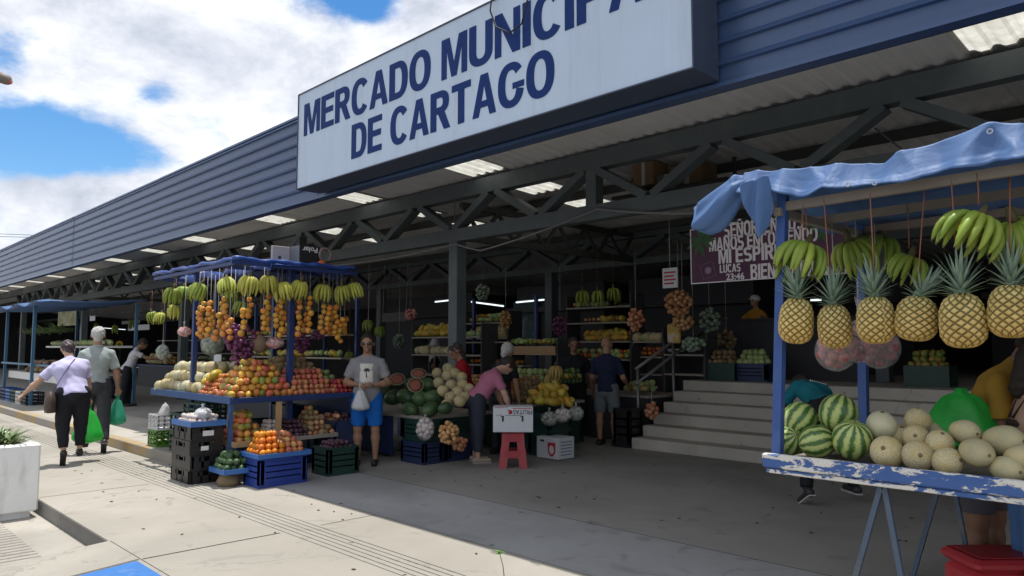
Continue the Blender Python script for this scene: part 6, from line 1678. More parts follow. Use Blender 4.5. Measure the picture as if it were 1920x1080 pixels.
def person(label, loc, rz, h=1.75, w=1.0, skin=sk_tan, lean=0, side=0, twist=0, head=(0, 0), armL=((-.2, 0, -1), (-.1, .15, -1)), armR=((.2, 0, -1), (.1, .15, -1)), legL=((-.03, 0, -1), (0, 0, -1)), legR=((.03, 0, -1), (0, 0, -1)),
           footL=0, footR=0, shirt=None, sleeve=.62, hem=.86, trousers=None, leglen=1.0, shoe='shoe', hair=None, hairlong=0.0, curlL=22, curlR=22, palmL=(1, 0, 0), palmR=(-1, 0, 0), belly=0.0, res=.0125, extras=(), strap=None, shoemat=None):
    s = h / 1.75
    T = Matrix.Rotation(R(side), 3, 'Y') @ Matrix.Rotation(R(-lean), 3, 'X')
    T2 = T @ Matrix.Rotation(R(twist), 3, 'Z')
    pel = V3(0, 0, 0)
    tor = lambda x, y, z: pel + T2 @ V3(x * s, y * s, z * s)         # a point fixed to the leaning trunk
    neckb, chest, belly_ = tor(0, -.005, .53), tor(0, 0, .37), tor(0, .01, .14)
    fwd, upv, rgt = T2 @ V3(0, 1, 0), T2 @ V3(0, 0, 1), T2 @ V3(1, 0, 0)
    hp, hy = head
    HR = T2 @ Matrix.Rotation(R(hy), 3, 'Z') @ Matrix.Rotation(R(-hp), 3, 'X')
    hc = neckb + (T2 @ Matrix.Rotation(R(-hp * .5), 3, 'X')) @ V3(0, .02, .172) * s
    hd = lambda x, y, z: hc + HR @ V3(x, y, z) * (s * 1.13)
    hf, hu, hr = HR @ V3(0, 1, 0), HR @ V3(0, 0, 1), HR @ V3(1, 0, 0)
    J = {}
    for sd, key in ((-1, 'L'), (1, 'R')):
        arm = armL if sd < 0 else armR; leg = legL if sd < 0 else legR
        J['sh' + key] = tor(sd * .178 * (.7 + .3 * w), 0, .435)
        J['el' + key] = J['sh' + key] + unit(arm[0]) * .285 * s
        J['wr' + key] = J['el' + key] + unit(arm[1]) * .245 * s
        J['hip' + key] = pel + Matrix.Rotation(R(twist * .3), 3, 'Z') @ V3(sd * .092 * s * (.8 + .2 * w), 0, -.02 * s)
        J['kn' + key] = J['hip' + key] + unit(leg[0]) * .425 * s
        J['an' + key] = J['kn' + key] + unit(leg[1]) * .41 * s
    ft = {}
    for key, fa in (('L', footL), ('R', footR)):
        d = V3(0, math.cos(R(fa)), -math.sin(R(fa))) if not isinstance(fa, tuple) else unit(fa)
        up2 = d.cross(V3(1, 0, 0)) * -1
        an = J['an' + key]; heel = an - d * .045 * s - V3(0, 0, .045 * s) * math.cos(R(fa)) + (V3(0, -.02, -.03) * s if fa > 20 else V3(0, 0, 0)); toe = heel + d * .20 * s
        ft[key] = (heel, toe, d)
    low = min(min(a.z, b.z) for a, b, _ in ft.values()) - .034 * s
    sh = V3(0, 0, -low)
    for kx in list(J): J[kx] = J[kx] + sh
    ft = {kx: (a + sh, b + sh, d) for kx, (a, b, d) in ft.items()}
    neckb, chest, belly_, hc, pel = neckb + sh, chest + sh, belly_ + sh, hc + sh, pel + sh
    t_ = lambda *a: tor(*a)                         # tor already follows pel
    hd = lambda x, y, z: hc + HR @ V3(x, y, z) * (s * 1.13)
    F_ = 1.32
    def trunk(inf, low_z=-.06):
        wf = w
        return [(tor(-.05, .0, -.02), tor(.05, .0, -.02), .112 * wf * s + inf, .112 * wf * s + inf, 1.05, fwd, []),
                (tor(0, -.035, -.05), tor(0, -.03, -.0), .105 * wf * s + inf, .10 * wf * s + inf, 1.0, fwd, []),
                (tor(0, .012 + belly, .08), tor(0, .0 + belly * .5, .25), (.128 + belly * .5) * wf * s + inf, .132 * wf * s + inf, F_ - belly, fwd, []),
                (tor(-.060, -.005, .345), tor(.060, -.005, .345), .118 * wf * s + inf, .118 * wf * s + inf, 1.12, fwd, []),
                (tor(-.10 * (.75 + .25 * w), -.012, .425), tor(.10 * (.75 + .25 * w), -.012, .425), .072 * s + inf, .072 * s + inf, 1.0, fwd, [])] + [
                (tor(sd * .03, -.02, .50), tor(sd * .15 * (.75 + .25 * w), -.008, .438), .048 * s + inf * .7, .050 * s + inf * .7, 1.0, fwd, []) for sd in (-1, 1)]
    body = trunk(0)
    body.append((tor(0, -.01, .47), hd(0, -.015, -.055), .062 * s, .056 * s, 1, fwd, []))
    # head: skull, face, jaw, nose, brow, ears
    body += [(hd(0, -.022, .035), hd(0, .012, .03), .083 * s * 1.13, .078 * s * 1.13, 1.12, hr, []), (hd(0, .022, -.03), hd(0, .036, -.06), .058 * s * 1.13, .042 * s * 1.13, 1.05, hr, []), (hd(0, .07, -.075), hd(0, .07, -.085), .020 * s * 1.13, .018 * s * 1.13, 1, hr, []),
             (hd(0, .093, .004), hd(0, .105, -.028), .009 * s * 1.13, .015 * s * 1.13, 1, hr, []), (hd(-.03, .078, .022), hd(.03, .078, .022), .014 * s * 1.13, .014 * s * 1.13, 1, hr, []), (hd(-.02, .083, -.055), hd(.02, .083, -.055), .010 * s * 1.13, .010 * s * 1.13, 1, hr, [])]
    for sd in (-1, 1): body.append((hd(sd * .078, -.012, .012), hd(sd * .082, -.016, -.022), .017 * s * 1.13, .012 * s * 1.13, 1.6, hr, []))
    for key in 'LR':
        sd = -1 if key == 'L' else 1
        body += [(J['sh' + key], J['el' + key], .052 * s * (.6 + .4 * w), .040 * s * (.6 + .4 * w), 1, fwd, []), (J['el' + key], J['el' + key].lerp(J['wr' + key], .35), .039 * s * (.7 + .3 * w), .040 * s * (.7 + .3 * w), 1, fwd, []), (J['el' + key].lerp(J['wr' + key], .35), J['wr' + key], .040 * s * (.7 + .3 * w), .025 * s, 1, fwd, []),
                 (J['hip' + key], J['kn' + key], .088 * s * w, .056 * s * (.7 + .3 * w), 1, fwd, []), (J['kn' + key], J['kn' + key].lerp(J['an' + key], .32) - V3(0, .012, 0) * s, .053 * s, .055 * s * (.7 + .3 * w), 1, fwd, []), (J['kn' + key].lerp(J['an' + key], .32) - V3(0, .012, 0) * s, J['an' + key], .055 * s * (.7 + .3 * w), .034 * s, 1, fwd, []),
                 (ft[key][0] + V3(0, 0, .006), ft[key][1], .034 * s, .026 * s, 1.15, (0, 0, 1), [])]
    Vb, Fb = surf(body, .03 * s, res)
    q = MB(); q.add([tuple(p) for p in Vb], Fb, 0, True)
    for key in 'LR':
        Vh, Fh = hand(curlL if key == 'L' else curlR)
        d = (J['wr' + key] - J['el' + key]).normalized(); pn = Vector(palmL if key == 'L' else palmR); pn = (pn - d * pn.dot(d)).normalized()
        xx = pn.cross(-d)                            # columns: x (towards the thumb), y (palm side), z (back up the forearm)
        mir = -1 if (key == 'L') else 1
        Mx = Matrix((xx * mir, pn, -d)).transposed()
        Vs = [tuple(J['wr' + key] + d * .012 + Mx @ Vector((p[0] * 1.0, p[1], p[2])) * s) for p in Vh]
        q.add(Vs, Fh if mir * 1 == 1 else [f[::-1] for f in Fh], 0, True)
    root = q.build('person', skin, None, label, 'person'); root.location = loc; root.rotation_euler = (0, 0, rz)
    def part(name, prims, mat, k=.03, wr=None, rs=None):
        Vg, Fg = surf(prims, k * s, rs or res, wr)
        g_ = MB(); g_.add([tuple(p) for p in Vg], Fg, 0, True); return g_.build(name, mat, root)
    rnd = random.Random(hash(label) % 1000 if False else len(label) * 7 + ord(label[0]))
    hemp = tor(0, 0, hem - .92); hipc = (hemp, tuple(-upv))
    if shirt:
        pr = [p[:6] + ([hipc],) for p in trunk(.017 * s)]
        pr.append((tor(0, .0, -.03), tor(0, 0, .1), .118 * w * s + .022, .122 * w * s + .018, 1.2, fwd, [hipc]))
        pr.append((tor(0, -.012, .47), tor(0, -.006, .545), .070 * s, .062 * s, 1, fwd, [(tor(0, 0, .548), tuple(upv + fwd * .35))]))
        if sleeve > 0:
            for key in 'LR':
                e = J['sh' + key].lerp(J['el' + key], sleeve); dn = (J['el' + key] - J['sh' + key]).normalized()
                pr.append((J['sh' + key], e, (.060 * s) * (.6 + .4 * w), .066 * s * (.6 + .4 * w), 1, fwd, [(e, tuple(dn))]))
        part('shirt', pr, shirt, .028, (.0035, 42, rnd.uniform(0, 6)))
    if trousers:
        wst = (tor(0, 0, .10), tuple(upv))
        pr = [p[:6] + ([wst],) for p in trunk(.012 * s)[:3]]
        for key in 'LR':
            a, b_, c = J['hip' + key], J['kn' + key], J['an' + key]
            if leglen >= .6:
                e = b_.lerp(c, min(1, (leglen - .5) * 2)); dn = (c - b_).normalized()
                pr += [(a, b_, .106 * s * w, .086 * s * (.7 + .3 * w), 1, fwd, []), (b_, e, .086 * s * (.7 + .3 * w), .064 * s, 1, fwd, [(e, tuple(dn))])]
            else:
                e = a.lerp(b_, leglen * 2); dn = (b_ - a).normalized()
                pr += [(a, e, .104 * s * w, .092 * s * (.7 + .3 * w), 1, fwd, [(e, tuple(dn))])]
        part('trousers' if leglen > .6 else 'shorts', pr, trousers, .022, (.0035, 36, rnd.uniform(0, 6)))
    if shoe:
        for key in 'LR':
            a, b_, d = ft[key]
            sl2 = [(a + V3(0, 0, .008), b_ + d * .02 * s, .043 * s, .036 * s, 1.1, (0, 0, 1), [])]
            if shoe == 'shoe': sl2.append((a, J['an' + key] + V3(0, 0, -.01), .044 * s, .042 * s, 1, (0, 0, 1), []))
            part('shoe', sl2, shoemat or m_shoe, .02, None, .009)
            so2 = MB(); n_ = V3(0, 0, 1) if abs(d.z) < .2 else d.cross(V3(1, 0, 0)) * 1.0
            so2.bar(a - d * .035 * s - n_ * .034 * s * (1 if n_.z > 0 else -1), b_ + d * .05 * s - n_ * .034 * s * (1 if n_.z > 0 else -1), .075 * s, .014 * s); so2.build('sole', m_sole if shoemat else m_shoe, root)
    if hair:
        cuts = [(hd(0, .055, .045), tuple(HR @ V3(0, 1, -.75)))]
        pr = [(hd(0, -.026, .040), hd(0, .012, .038), .094 * s * 1.13, .086 * s * 1.13, 1.10, hr, cuts)]
        if hairlong:
            pr.append((hd(0, -.045, 0), hd(0, -.06 - .02 * hairlong, -.05 - .10 * hairlong), .078 * s * 1.13, .05 * s * 1.13, 1.1, hr, [(hd(0, .0, 0), tuple(HR @ V3(0, 1, 0)))]))
        else:
            pr.append((hd(0, -.05, -.0), hd(0, -.045, -.045), .065 * s * 1.13, .045 * s * 1.13, 1.0, hr, [(hd(0, -.01, 0), tuple(HR @ V3(0, 1, -.2)))]))
        part('hair', pr, hair, .02, (.004, 95, rnd.uniform(0, 6)), .0095)
    for sd in (-1, 1):
        e_ = MB(); e_.ell(hd(sd * .031, .083, .006), (.011 * s * 1.13, .008 * s * 1.13, .007 * s * 1.13), 8, 6); e_.build('eye', m_eye, root)
    e_ = MB(); e_.ell(hd(0, .0905, -.056), (.020 * s * 1.13, .006 * s * 1.13, .006 * s * 1.13), 10, 6, mat=None); e_.build('mouth', m_lip, root)
    Wd = Matrix.Translation(loc) @ Matrix.Rotation(rz, 4, 'Z')
    return dict(root=root, J=J, tor=lambda *a: tor(*a), hd=hd, s=s, W=Wd, world=lambda p: Wd @ Vector(p), hand=lambda key: Wd @ (J['wr' + key] + (J['wr' + key] - J['el' + key]).normalized() * .085 * s), fwd=fwd, upv=upv, rgt=rgt)
def prt(P, name, mb, mat): return mb.build(name, mat, P['root'])
m_hairdk = M('dark brown hair', (.028, .018, .014), .6, .4, 50, .5, 160); m_hairgr = M('grey white hair', (.50, .49, .47), .7, .25, 50, .5, 160, col2=(.35, .34, .33), c2t=(.5, .7)); m_hairmix = M('dark hair with grey streaks', (.05, .035, .035), .6, .4, 40, .5, 160, col2=(.32, .28, .28), c2t=(.56, .66))
# 1 woman walking away with a bright green bag
g0 = at(112, 876, z=0)
c_lil = cloth('lilac white', (.52, .50, .72)); c_blk = cloth('black', (.016, .017, .022)); c_gp = cloth('light grey green', (.33, .37, .36)); c_dg = cloth('charcoal', (.05, .052, .058))
Wm = person('person walking away in lilac white tee and black trousers with a bright green bag', g0 + Vector((-.16, .16, 0)), R(80), 1.62, 1.32, sk_light, lean=22, side=-7, head=(12, 12), armL=((-.80, .1, -.85), (-.72, .25, -.75)), armR=((.18, .12, -1), (.10, .10, -1)),
            legL=((-.05, -.02, -1), (.05, -.30, -1)), legR=((.05, .22, -1), (.0, -.02, -1)), footL=48, footR=-4, shirt=c_lil, sleeve=.75, hem=.86, trousers=c_blk, leglen=.93, hair=m_hairmix, hairlong=.0, curlR=58, palmR=(-.3, 1, 0), belly=.02)
hb = Wm['hand']('R'); plastic_bag('carrier_bag', hb + Vector((0, 0, .02)), .50, .20, .15, m_baggreen, 'bright green plastic bag in the hand of the woman walking away', R(70), 4)
m_bagleather = M('dark brown leather', (.06, .04, .03), .5, .3, 10, .2, 50); m_strap = M('purple strap', (.10, .05, .20), .6)
sh_ = Wm['world'](Wm['tor'](.11, -.09, .50)); hp = Wm['world'](Wm['tor'](-.30, -.06, -.08))
hbag = thing('handbag', 'dark brown shoulder handbag on a purple strap at the hip of the woman in lilac', 'handbag', hp, R(80))
q = MB(); q.lathe([(.01, -.17), (.11, -.165), (.135, -.10), (.12, .02), (.07, .10), (.02, .115)], 18, fn=lambda p, a: V3(p.x * .55, p.y * 1.0, p.z) * (1 + .04 * math.sin(4 * a + p.z * 20))); q.build('bag_body', m_bagleather, hbag)
inv = Matrix.Rotation(-R(80), 3, 'Z')
q = MB(); q.tube([inv @ (Wm['world'](Wm['tor'](*c)) - hp) for c in ((-.27, -.10, .0), (-.16, -.165, .16), (-.06, -.175, .32), (.05, -.13, .47), (.09, -.02, .535), (.06, .08, .49))], .011, 6, flat=.5); q.build('strap', m_strap, hbag)
# 2 grey-haired man walking ahead of her
g0 = at(182, 852, z=0)
Mn = person('person walking away with white hair, pale grey polo shirt and charcoal trousers', g0 + Vector((-.2, 0, 0)), R(76), 1.78, 1.08, sk_tan, lean=4, head=(2, 0), armL=((-.25, .12, -1), (-.1, .35, -1)), armR=((.30, -.02, -1), (.10, .14, -1)),
            legL=((-.03, .18, -1), (0, -.02, -1)), legR=((.06, -.06, -1), (.03, -.36, -1)), footL=-3, footR=42, shirt=c_gp, sleeve=.82, hem=.93, trousers=c_dg, hair=m_hairgr, curlR=58, palmR=(-.3, 1, 0))
q = MB(); q.tube([Mn['tor'](.145 * math.sin(a), .115 * math.cos(a), .055) for a in [2 * math.pi * i / 24 for i in range(25)]], .018, 6); prt(Mn, 'belt', q, m_shoe)
q = MB(); q.tube([Mn['tor'](.068 * math.sin(a), .068 * math.cos(a) - .005, .548) for a in [2 * math.pi * i / 20 for i in range(21)]], .018, 6); prt(Mn, 'collar', q, c_gp)
hb = Mn['hand']('R'); plastic_bag('carrier_bag', hb + Vector((0, 0, .02)), .44, .13, .10, m_bagmint, 'mint green plastic bag in the hand of the white-haired man', R(60), 8)
# 3 far man bending in a white tee
g0 = at(236, 762, z=.14)
c_wh = cloth('dull white', (.50, .49, .52)); 
person('person in a white tee bending over a far counter, dark trousers', g0, R(-20), 1.72, 1.0, sk_brown, lean=24, head=(20, 0), armL=((-.1, .9, -.5), (.1, .9, -.1)), armR=((.2, .9, -.45), (.1, .95, -.05)), legL=((0, .08, -1), (0, 0, -1)), legR=((0, -.1, -1), (0, -.1, -1)), shirt=c_wh, trousers=c_blk, hair=m_hairdk, res=.015)
# 4 man in sunglasses, blue shorts
g0 = at(686, 871, z=0)
c_gt = cloth('heather grey', (.27, .27, .285)); c_bs = cloth('bright blue', (.012, .135, .50))
rz4 = math.atan2(-(0 - g0.x), (0 - g0.y)) + R(-6)
Sg = person('person standing in sunglasses, grey tee with a white palm print and bright blue shorts', g0, rz4, 1.76, 1.16, sk_tan, head=(4, -4), armL=((-.35, .05, -1), (.75, .75, -.12)), armR=((.35, .0, -1), (-.72, .75, -.05)),
            legL=((-.06, .02, -1), (.0, -.06, -1)), legR=((.05, .03, -1), (.0, -.04, -1)), shirt=c_gt, sleeve=.72, hem=.83, trousers=c_bs, leglen=.46, shoe='flip', hair=m_hairdk, curlL=40, curlR=45, palmL=(.3, 0, 1), palmR=(-.3, .2, -1), belly=.03)
hd = Sg['hd']
q = MB()
for sd in (-1, 1): q.ell(hd(sd * .034, .093, .006), (.030, .012, .020), 12, 8)
q.bar(hd(-.07, .088, .016), hd(.07, .088, .016), .008, .008)
for sd in (-1, 1): q.bar(hd(sd * .066, .086, .014), hd(sd * .088, -.01, .012), .006, .007)
prt(Sg, 'sunglasses', q, m_lens)
# the print follows the chest
cp = lambda x, z: Sg['tor'](x, .128 - .9 * x * x * 4 + (.02 if z < .3 else 0), z)
def chestgrid(mb, x0, x1, z0, z1, off=0.0, nu=8, nv=8):
    mb.grid(lambda u, v_: cp(x0 + u * (x1 - x0), z0 + v_ * (z1 - z0)) + Sg['fwd'] * off, nu, nv)
q = MB(); chestgrid(q, -.10, .085, .16, .43, .020); pr_ = prt(Sg, 'shirt_print', q, M('white shirt print', (.66, .64, .57), .8, .04)); pr_.modifiers.new('thickness', 'SOLIDIFY').thickness = .004
q = MB()
ctr = (-.008, .345)
for a in (20, 65, 115, 160, 205, 335):
    p0 = Vector((ctr[0], ctr[1])); d = Vector((math.cos(R(a)), math.sin(R(a)) * .9)); pts = [cp(*(p0 + d * t * .055 + Vector((0, -.018 * (t ** 2))))) + Sg['fwd'] * .0255 for t in (0, .35, .7, 1)]
    q.tube(pts, [.006, .009, .007, .002], 6)
q.tube([cp(ctr[0], ctr[1]) + Sg['fwd'] * .0255, cp(ctr[0] + .006, ctr[1] - .05) + Sg['fwd'] * .0255, cp(ctr[0] - .002, ctr[1] - .10) + Sg['fwd'] * .0255], [.005, .006, .008], 6)
prt(Sg, 'palm_print', q, m_blkp)
hb = Sg['hand']('R'); plastic_bag('carrier_bag', hb + Vector((.02, -.02, .03)), .30, .12, .10, m_bagwhite, 'white plastic bag held at the waist of the man in sunglasses', rz4, 14)
# 5 woman in pink bending
g0 = at(893, 866, z=0)
c_pk = cloth('dusty pink', (.40, .145, .225)); c_jn = cloth('dark denim', (.035, .042, .06))
person('person in a dusty pink tee and dark jeans bending forward beside the upside-down carton', g0, R(-28), 1.62, 1.2, sk_light, lean=38, head=(34, 0), armL=((-.1, .45, -1), (.1, .4, -1)), armR=((.2, .42, -1), (.05, .35, -1)), legL=((-.02, .06, -1), (0, -.05, -1)), legR=((.02, .02, -1), (0, -.02, -1)), shirt=c_pk, sleeve=.7, hem=.90, trousers=c_jn, leglen=.9, shoe='flip', hair=m_hairdk, hairlong=.3, shoemat=M('pale sandal', (.35, .28, .22), .6))
# 6 woman in red, 7 grey-haired shopper behind
c_rd = cloth('red', (.34, .012, .022)); 
person('person in a red top with dark hair standing behind the woman in pink', at(890, 800, z=0).xy.to_3d() * 0 + Vector((at(890, 665, y=8.0).x, 7.85, 0)), R(150), 1.66, 1.1, sk_tan, lean=14, head=(16, 0), shirt=c_rd, trousers=c_blk, hair=m_hairmix, hairlong=.2, res=.015)
person('person with grey hair and a black top behind the red stool', Vector((at(938, 665, y=7.72).x, 7.72, 0)), R(10), 1.66, 1.05, sk_tan, lean=14, head=(12, 0), shirt=c_blk, trousers=c_dg, hair=m_hairgr, hairlong=.2, res=.015)
# 8 man in black, 9 bald man in navy
g0 = Vector((at(1076, 665, y=9.75).x, 9.75, 0))
person('person all in black with arms hanging, facing out from between the counters', g0, math.atan2(g0.x, -g0.y) + R(8), 1.74, 1.2, sk_brown, armL=((-.35, .05, -1), (-.15, .25, -1)), armR=((.35, .05, -1), (.12, .2, -1)), shirt=c_blk, sleeve=.75, trousers=c_blk, hair=m_hairdk, belly=.03, res=.014)
c_nv = cloth('navy', (.018, .024, .055)); c_gs = cloth('grey shorts', (.13, .15, .155))
g0 = at(1139, 834, z=0)
person('person with a bald head seen from behind, navy tee and grey shorts, white socks', g0, R(20), 1.74, 1.12, sk_tan, head=(8, 0), armL=((-.3, .25, -1), (-.05, .9, -.5)), armR=((.3, .2, -1), (.0, .9, -.5)), legL=((-.08, 0, -1), (0, 0, -1)), legR=((.08, 0, -1), (0, 0, -1)), shirt=c_nv, sleeve=.78, hem=.86, trousers=c_gs, leglen=.45, shoe='shoe', res=.014)
# 10 person in teal bending in front of the steps
c_tl = cloth('teal', (.012, .15, .19))
g1, g2 = at(1492, 944, z=0), at(1590, 941, z=0); gm = (g1 + g2) / 2
m_snk = M('black white sneaker', (.03, .03, .032), .5)
Tl = person('person in a teal tee bending forward with legs apart behind the watermelons', gm + Vector((.05, .05, 0)), YAW + R(8), 1.70, 1.08, sk_dark, lean=66, side=24, twist=-10, head=(30, 0), armL=((-.55, .35, -1), (-.1, .2, -1)), armR=((.3, .6, -1), (.1, .4, -1)), legL=((-.30, .05, -1), (-.20, -.28, -1)), legR=((.32, .06, -1), (.22, -.02, -1)), footL=30, footR=0, shirt=c_tl, sleeve=.8, hem=.90, trousers=c_blk, hair=m_hairdk, shoemat=m_snk)
q = MB()
for k in range(9):
    a = Tl['tor'](-.10 + k * .022, -.135, .36); q.bar(a, a + Tl['rgt'] * .014, .004, .018, upv=tuple(Tl['fwd']))
prt(Tl, 'back_lettering', q, m_wht)
# 11 man in mustard yellow behind the right stall, 12 woman at the edge
c_ye = cloth('mustard', (.36, .205, .03)); c_bsh = cloth('grey cotton', (.10, .10, .12)); c_dn = cloth('blue denim', (.07, .16, .36))
g0 = Vector((at(1828, 700, y=5.4).x, 5.4, 0))
Yl = person('person in a mustard yellow tee leaning over the melons behind the right stall', g0 + Vector((.0, .10, 0)), R(-100), 1.84, 1.2, sk_brown, lean=26, side=4, twist=0, head=(18, 0), armL=((-.1, .45, -1), (.1, .75, -.5)), armR=((.12, .12, -1), (.2, .75, -.6)), shirt=c_ye, sleeve=.72, trousers=c_bsh, leglen=.44, hair=m_hairdk, curlR=55, palmR=(-1, .2, 0))
hb = at(1800, 706, y=5.1)
plastic_bag('carrier_bag', hb, .36, .30, .13, m_baggreen, 'green plastic bag spread over the melons of the right stall', R(40), 23, False, fill=.9)
g0 = Vector((at(1922, 720, y=5.12).x, 5.12, 0))
Bk = person('person with bare shoulders, dark straps and blue jeans at the right edge behind the stall', g0, R(-62), 1.60, 1.0, sk_light, lean=5, head=(6, 0), armL=((-.3, .1, -1), (-.2, .6, -.6)), armR=((.3, .1, -1), (.1, .6, -.6)), trousers=c_dn, hair=m_hairdk, hairlong=1.0)
q = MB()
q.tube([Bk['tor'](.128 * math.sin(a), .118 * math.cos(a), .33) for a in [2 * math.pi * i / 24 for i in range(25)]], .022, 6)
for sd in (-1, 1): q.tube([Bk['tor'](sd * .06, .125, .35), Bk['tor'](sd * .085, .07, .50), Bk['tor'](sd * .085, -.05, .525), Bk['tor'](sd * .03, -.12, .36)], .007, 5)
prt(Bk, 'strap_top', q, cloth('dark brown top', (.05, .03, .03)))
# 13 distant vendor on the upper floor, 14 shopkeeper in the dark
c_or = cloth('orange and cream', (.46, .22, .03))
g0 = at(1418, 740, z=1.02); g0 = Vector((at(1418, 620, y=13.2).x, 13.2, 1.02))
D_ = person('person in an orange tee and white cap far back on the upper floor', g0, R(160), 1.55, 1.1, sk_tan, armL=((-.8, .2, -.6), (-.3, .6, .1)), armR=((.8, .2, -.6), (.3, .6, .1)), shirt=c_or, trousers=c_blk, res=.018)
q = MB(); q.ell(D_['hd'](0, -.01, .05), (.095, .105, .075), 14, 8); q.ell(D_['hd'](0, .10, .035), (.065, .06, .008), 10, 6); prt(D_, 'cap', q, m_white)
g0 = Vector((at(815, 590, y=10.6).x, 10.6, .45))
person('person in a white top in the dim shop behind the column', g0, R(150), 1.6, 1.0, sk_brown, shirt=c_wh, trousers=c_blk, hair=m_hairdk, res=.018)
q = MB(); q.box(g0.x - .5, g0.x + .5, 10.3, 11.2, 0, .445); q.build('wooden_platform', m_greywood, None, 'low wooden platform the dim shopkeeper stands on', 'platform')

q = MB((-4.6, 12.6, 1.02)); a_ = at(1418, 690, y=12.6); q.box(a_.x - 1.6, a_.x + 1.8, 12.6, 13.0, 1.02, 1.02 + 1.05); q.box(a_.x - 1.66, a_.x + 1.86, 12.55, 13.05, 2.0701, 2.11)  # block added for the darkness that hides the vendor's lower body
q.build('gloom_block', m_wall2, None, 'added dark block standing in for the gloom before the vendor with the white cap', 'counter')
# ---------------------------------------------------------------- planter, far stalls and the rest of the street
random.seed(77)
PX1, PY1, PZ1 = -8.92, 1.955, at(79, 831, x=-8.92).z
pl = thing('concrete_planter', 'big white painted concrete planter with weathered sides standing in the gutter', 'planter', (-9.6, 1.3, -.145))
PO = Vector((-9.6, 1.3, -.145))
m_plw, nt, b = base_mat('weathered white paint on concrete'); v = objvec(nt)
a = noise(nt, 2.2, 6, .65, v, .4); sx = _n(nt, 'ShaderNodeSeparateXYZ'); nt.links.new(v, sx.inputs[0])
mp_ = _n(nt, 'ShaderNodeMapping'); mp_.inputs['Scale'].default_value = (6, 6, 1.1); nt.links.new(v, mp_.inputs['Vector']); a2 = noise(nt, 1.5, 5, .65, mp_.outputs[0])
c = mixc(nt, ramp(nt, a.outputs['Fac'], [(.45, (0, 0, 0)), (.72, (.8, .8, .8))]).outputs[0], (.80, .80, .79), (.46, .45, .43))
c = mixc(nt, ramp(nt, a2.outputs['Fac'], [(.52, (0, 0, 0)), (.75, (.55, .55, .55))]).outputs[0], c, (.42, .41, .39))
nt.links.new(c, b.inputs['Base Color']); b.inputs['Roughness'].default_value = .75; bumpy(nt, b, a.outputs['Fac'], .3, .01)
q = MB(PO); t_ = .16; X0, Y0 = -11.3, -.6
def pwall(x0, x1, y0, y1): q.box(x0, x1, y0, y1, -.08, PZ1, bev=.018)
pwall(PX1 - t_, PX1, Y0, PY1); pwall(X0, X0 + t_, Y0, PY1); pwall(X0 + t_ - .01, PX1 - t_ + .01, PY1 - t_, PY1 - .004); pwall(X0 + t_ - .01, PX1 - t_ + .01, Y0 + .004, Y0 + t_)
q.box(PX1 - .5, PX1 - .06, PY1 - .5, PY1 - .06, -.145, -.075); q.box(X0 + .1, X0 + .6, PY1 - .5, PY1 - .06, -.145, -.075); q.box(PX1 - .5, PX1 - .06, Y0 + .06, Y0 + .5, -.145, -.075)
q.build('trough', m_plw, pl)
q = MB(PO); q.box(X0 + t_, PX1 - t_, Y0 + t_, PY1 - t_, .2, PZ1 - .10); q.build('soil', M('dark soil', (.05, .035, .025), .95, .4, 12, .6, 30), pl)
m_leafp = M('planter leaf', (.10, .17, .05), .55, .35, 18, rnd=.25, hue=.02, col2=(.22, .26, .10), c2t=(.5, .7))
def bush(loc, n, L, w, lab, group, up=.75, r=.16, spread=1.0):
    t = thing('leafy_plant', lab, 'plant', loc, random.uniform(0, 6), group)
    q = MB(); st_ = MB()
    for k in range(n):
        a = random.uniform(0, 6.28); rr_ = r * random.random() ** .5; el = random.uniform(.2, 1.2)
        o = V3(math.cos(a), math.sin(a), 0)
        base = o * rr_ * .6 + V3(0, 0, random.uniform(0, .16) * up)
        leafstrip(q, base, o * math.cos(el) * spread + V3(0, 0, math.sin(el) * up), o - V3(0, 0, .8), L * random.uniform(.6, 1.25), w * random.uniform(.7, 1.2), random.uniform(.4, 1.1), 5)
    for k in range(6):
        a = random.uniform(0, 6.28); st_.tube([(0, 0, -.06), (math.cos(a) * r * .4, math.sin(a) * r * .4, .10)], [.006, .003], 5)
    q.build('foliage', m_leafp, t); st_.build('stem', m_green, t)
for i, (x, y) in enumerate(((-9.15, 1.69), (-9.28, 1.72), (-9.46, 1.74), (-9.68, 1.72), (-9.9, 1.74), (-9.12, 1.42), (-9.35, 1.45), (-9.6, 1.4), (-9.2, 1.1))):
    bush((x, y, PZ1 - .07), 80, .19, .012, 'low spiky plant with narrow leaves growing in the white planter', 'plants in the white planter', .75, .17)
# seedling at the front of the pavement
wb = at(946, 1088, z=0)
wd = thing('weed_seedling', 'thin weed with a tuft of fresh leaves rooted at the pavement edge', 'weed', wb)
tip = at(936, 1034, x=None, y=wb.y + .02) - wb
q = MB(); q.tube([(0, 0, 0), tip * .5 + V3(.012, 0, 0), tip], [.004, .0032, .0025], 6); q.build('stem', M('weed stem', (.12, .15, .04), .6), wd)
q = MB()
for k in range(11):
    a = k * 2.4; o = V3(math.cos(a), math.sin(a), 0)
    leafstrip(q, tip + V3(0, 0, -.006 * (k % 4)), o + V3(0, 0, .45), o - V3(0, 0, .6), random.uniform(.04, .062), .010, .9, 5)
q.build('leaves', M('fresh weed leaf', (.10, .22, .03), .5, .25, 20), wd)
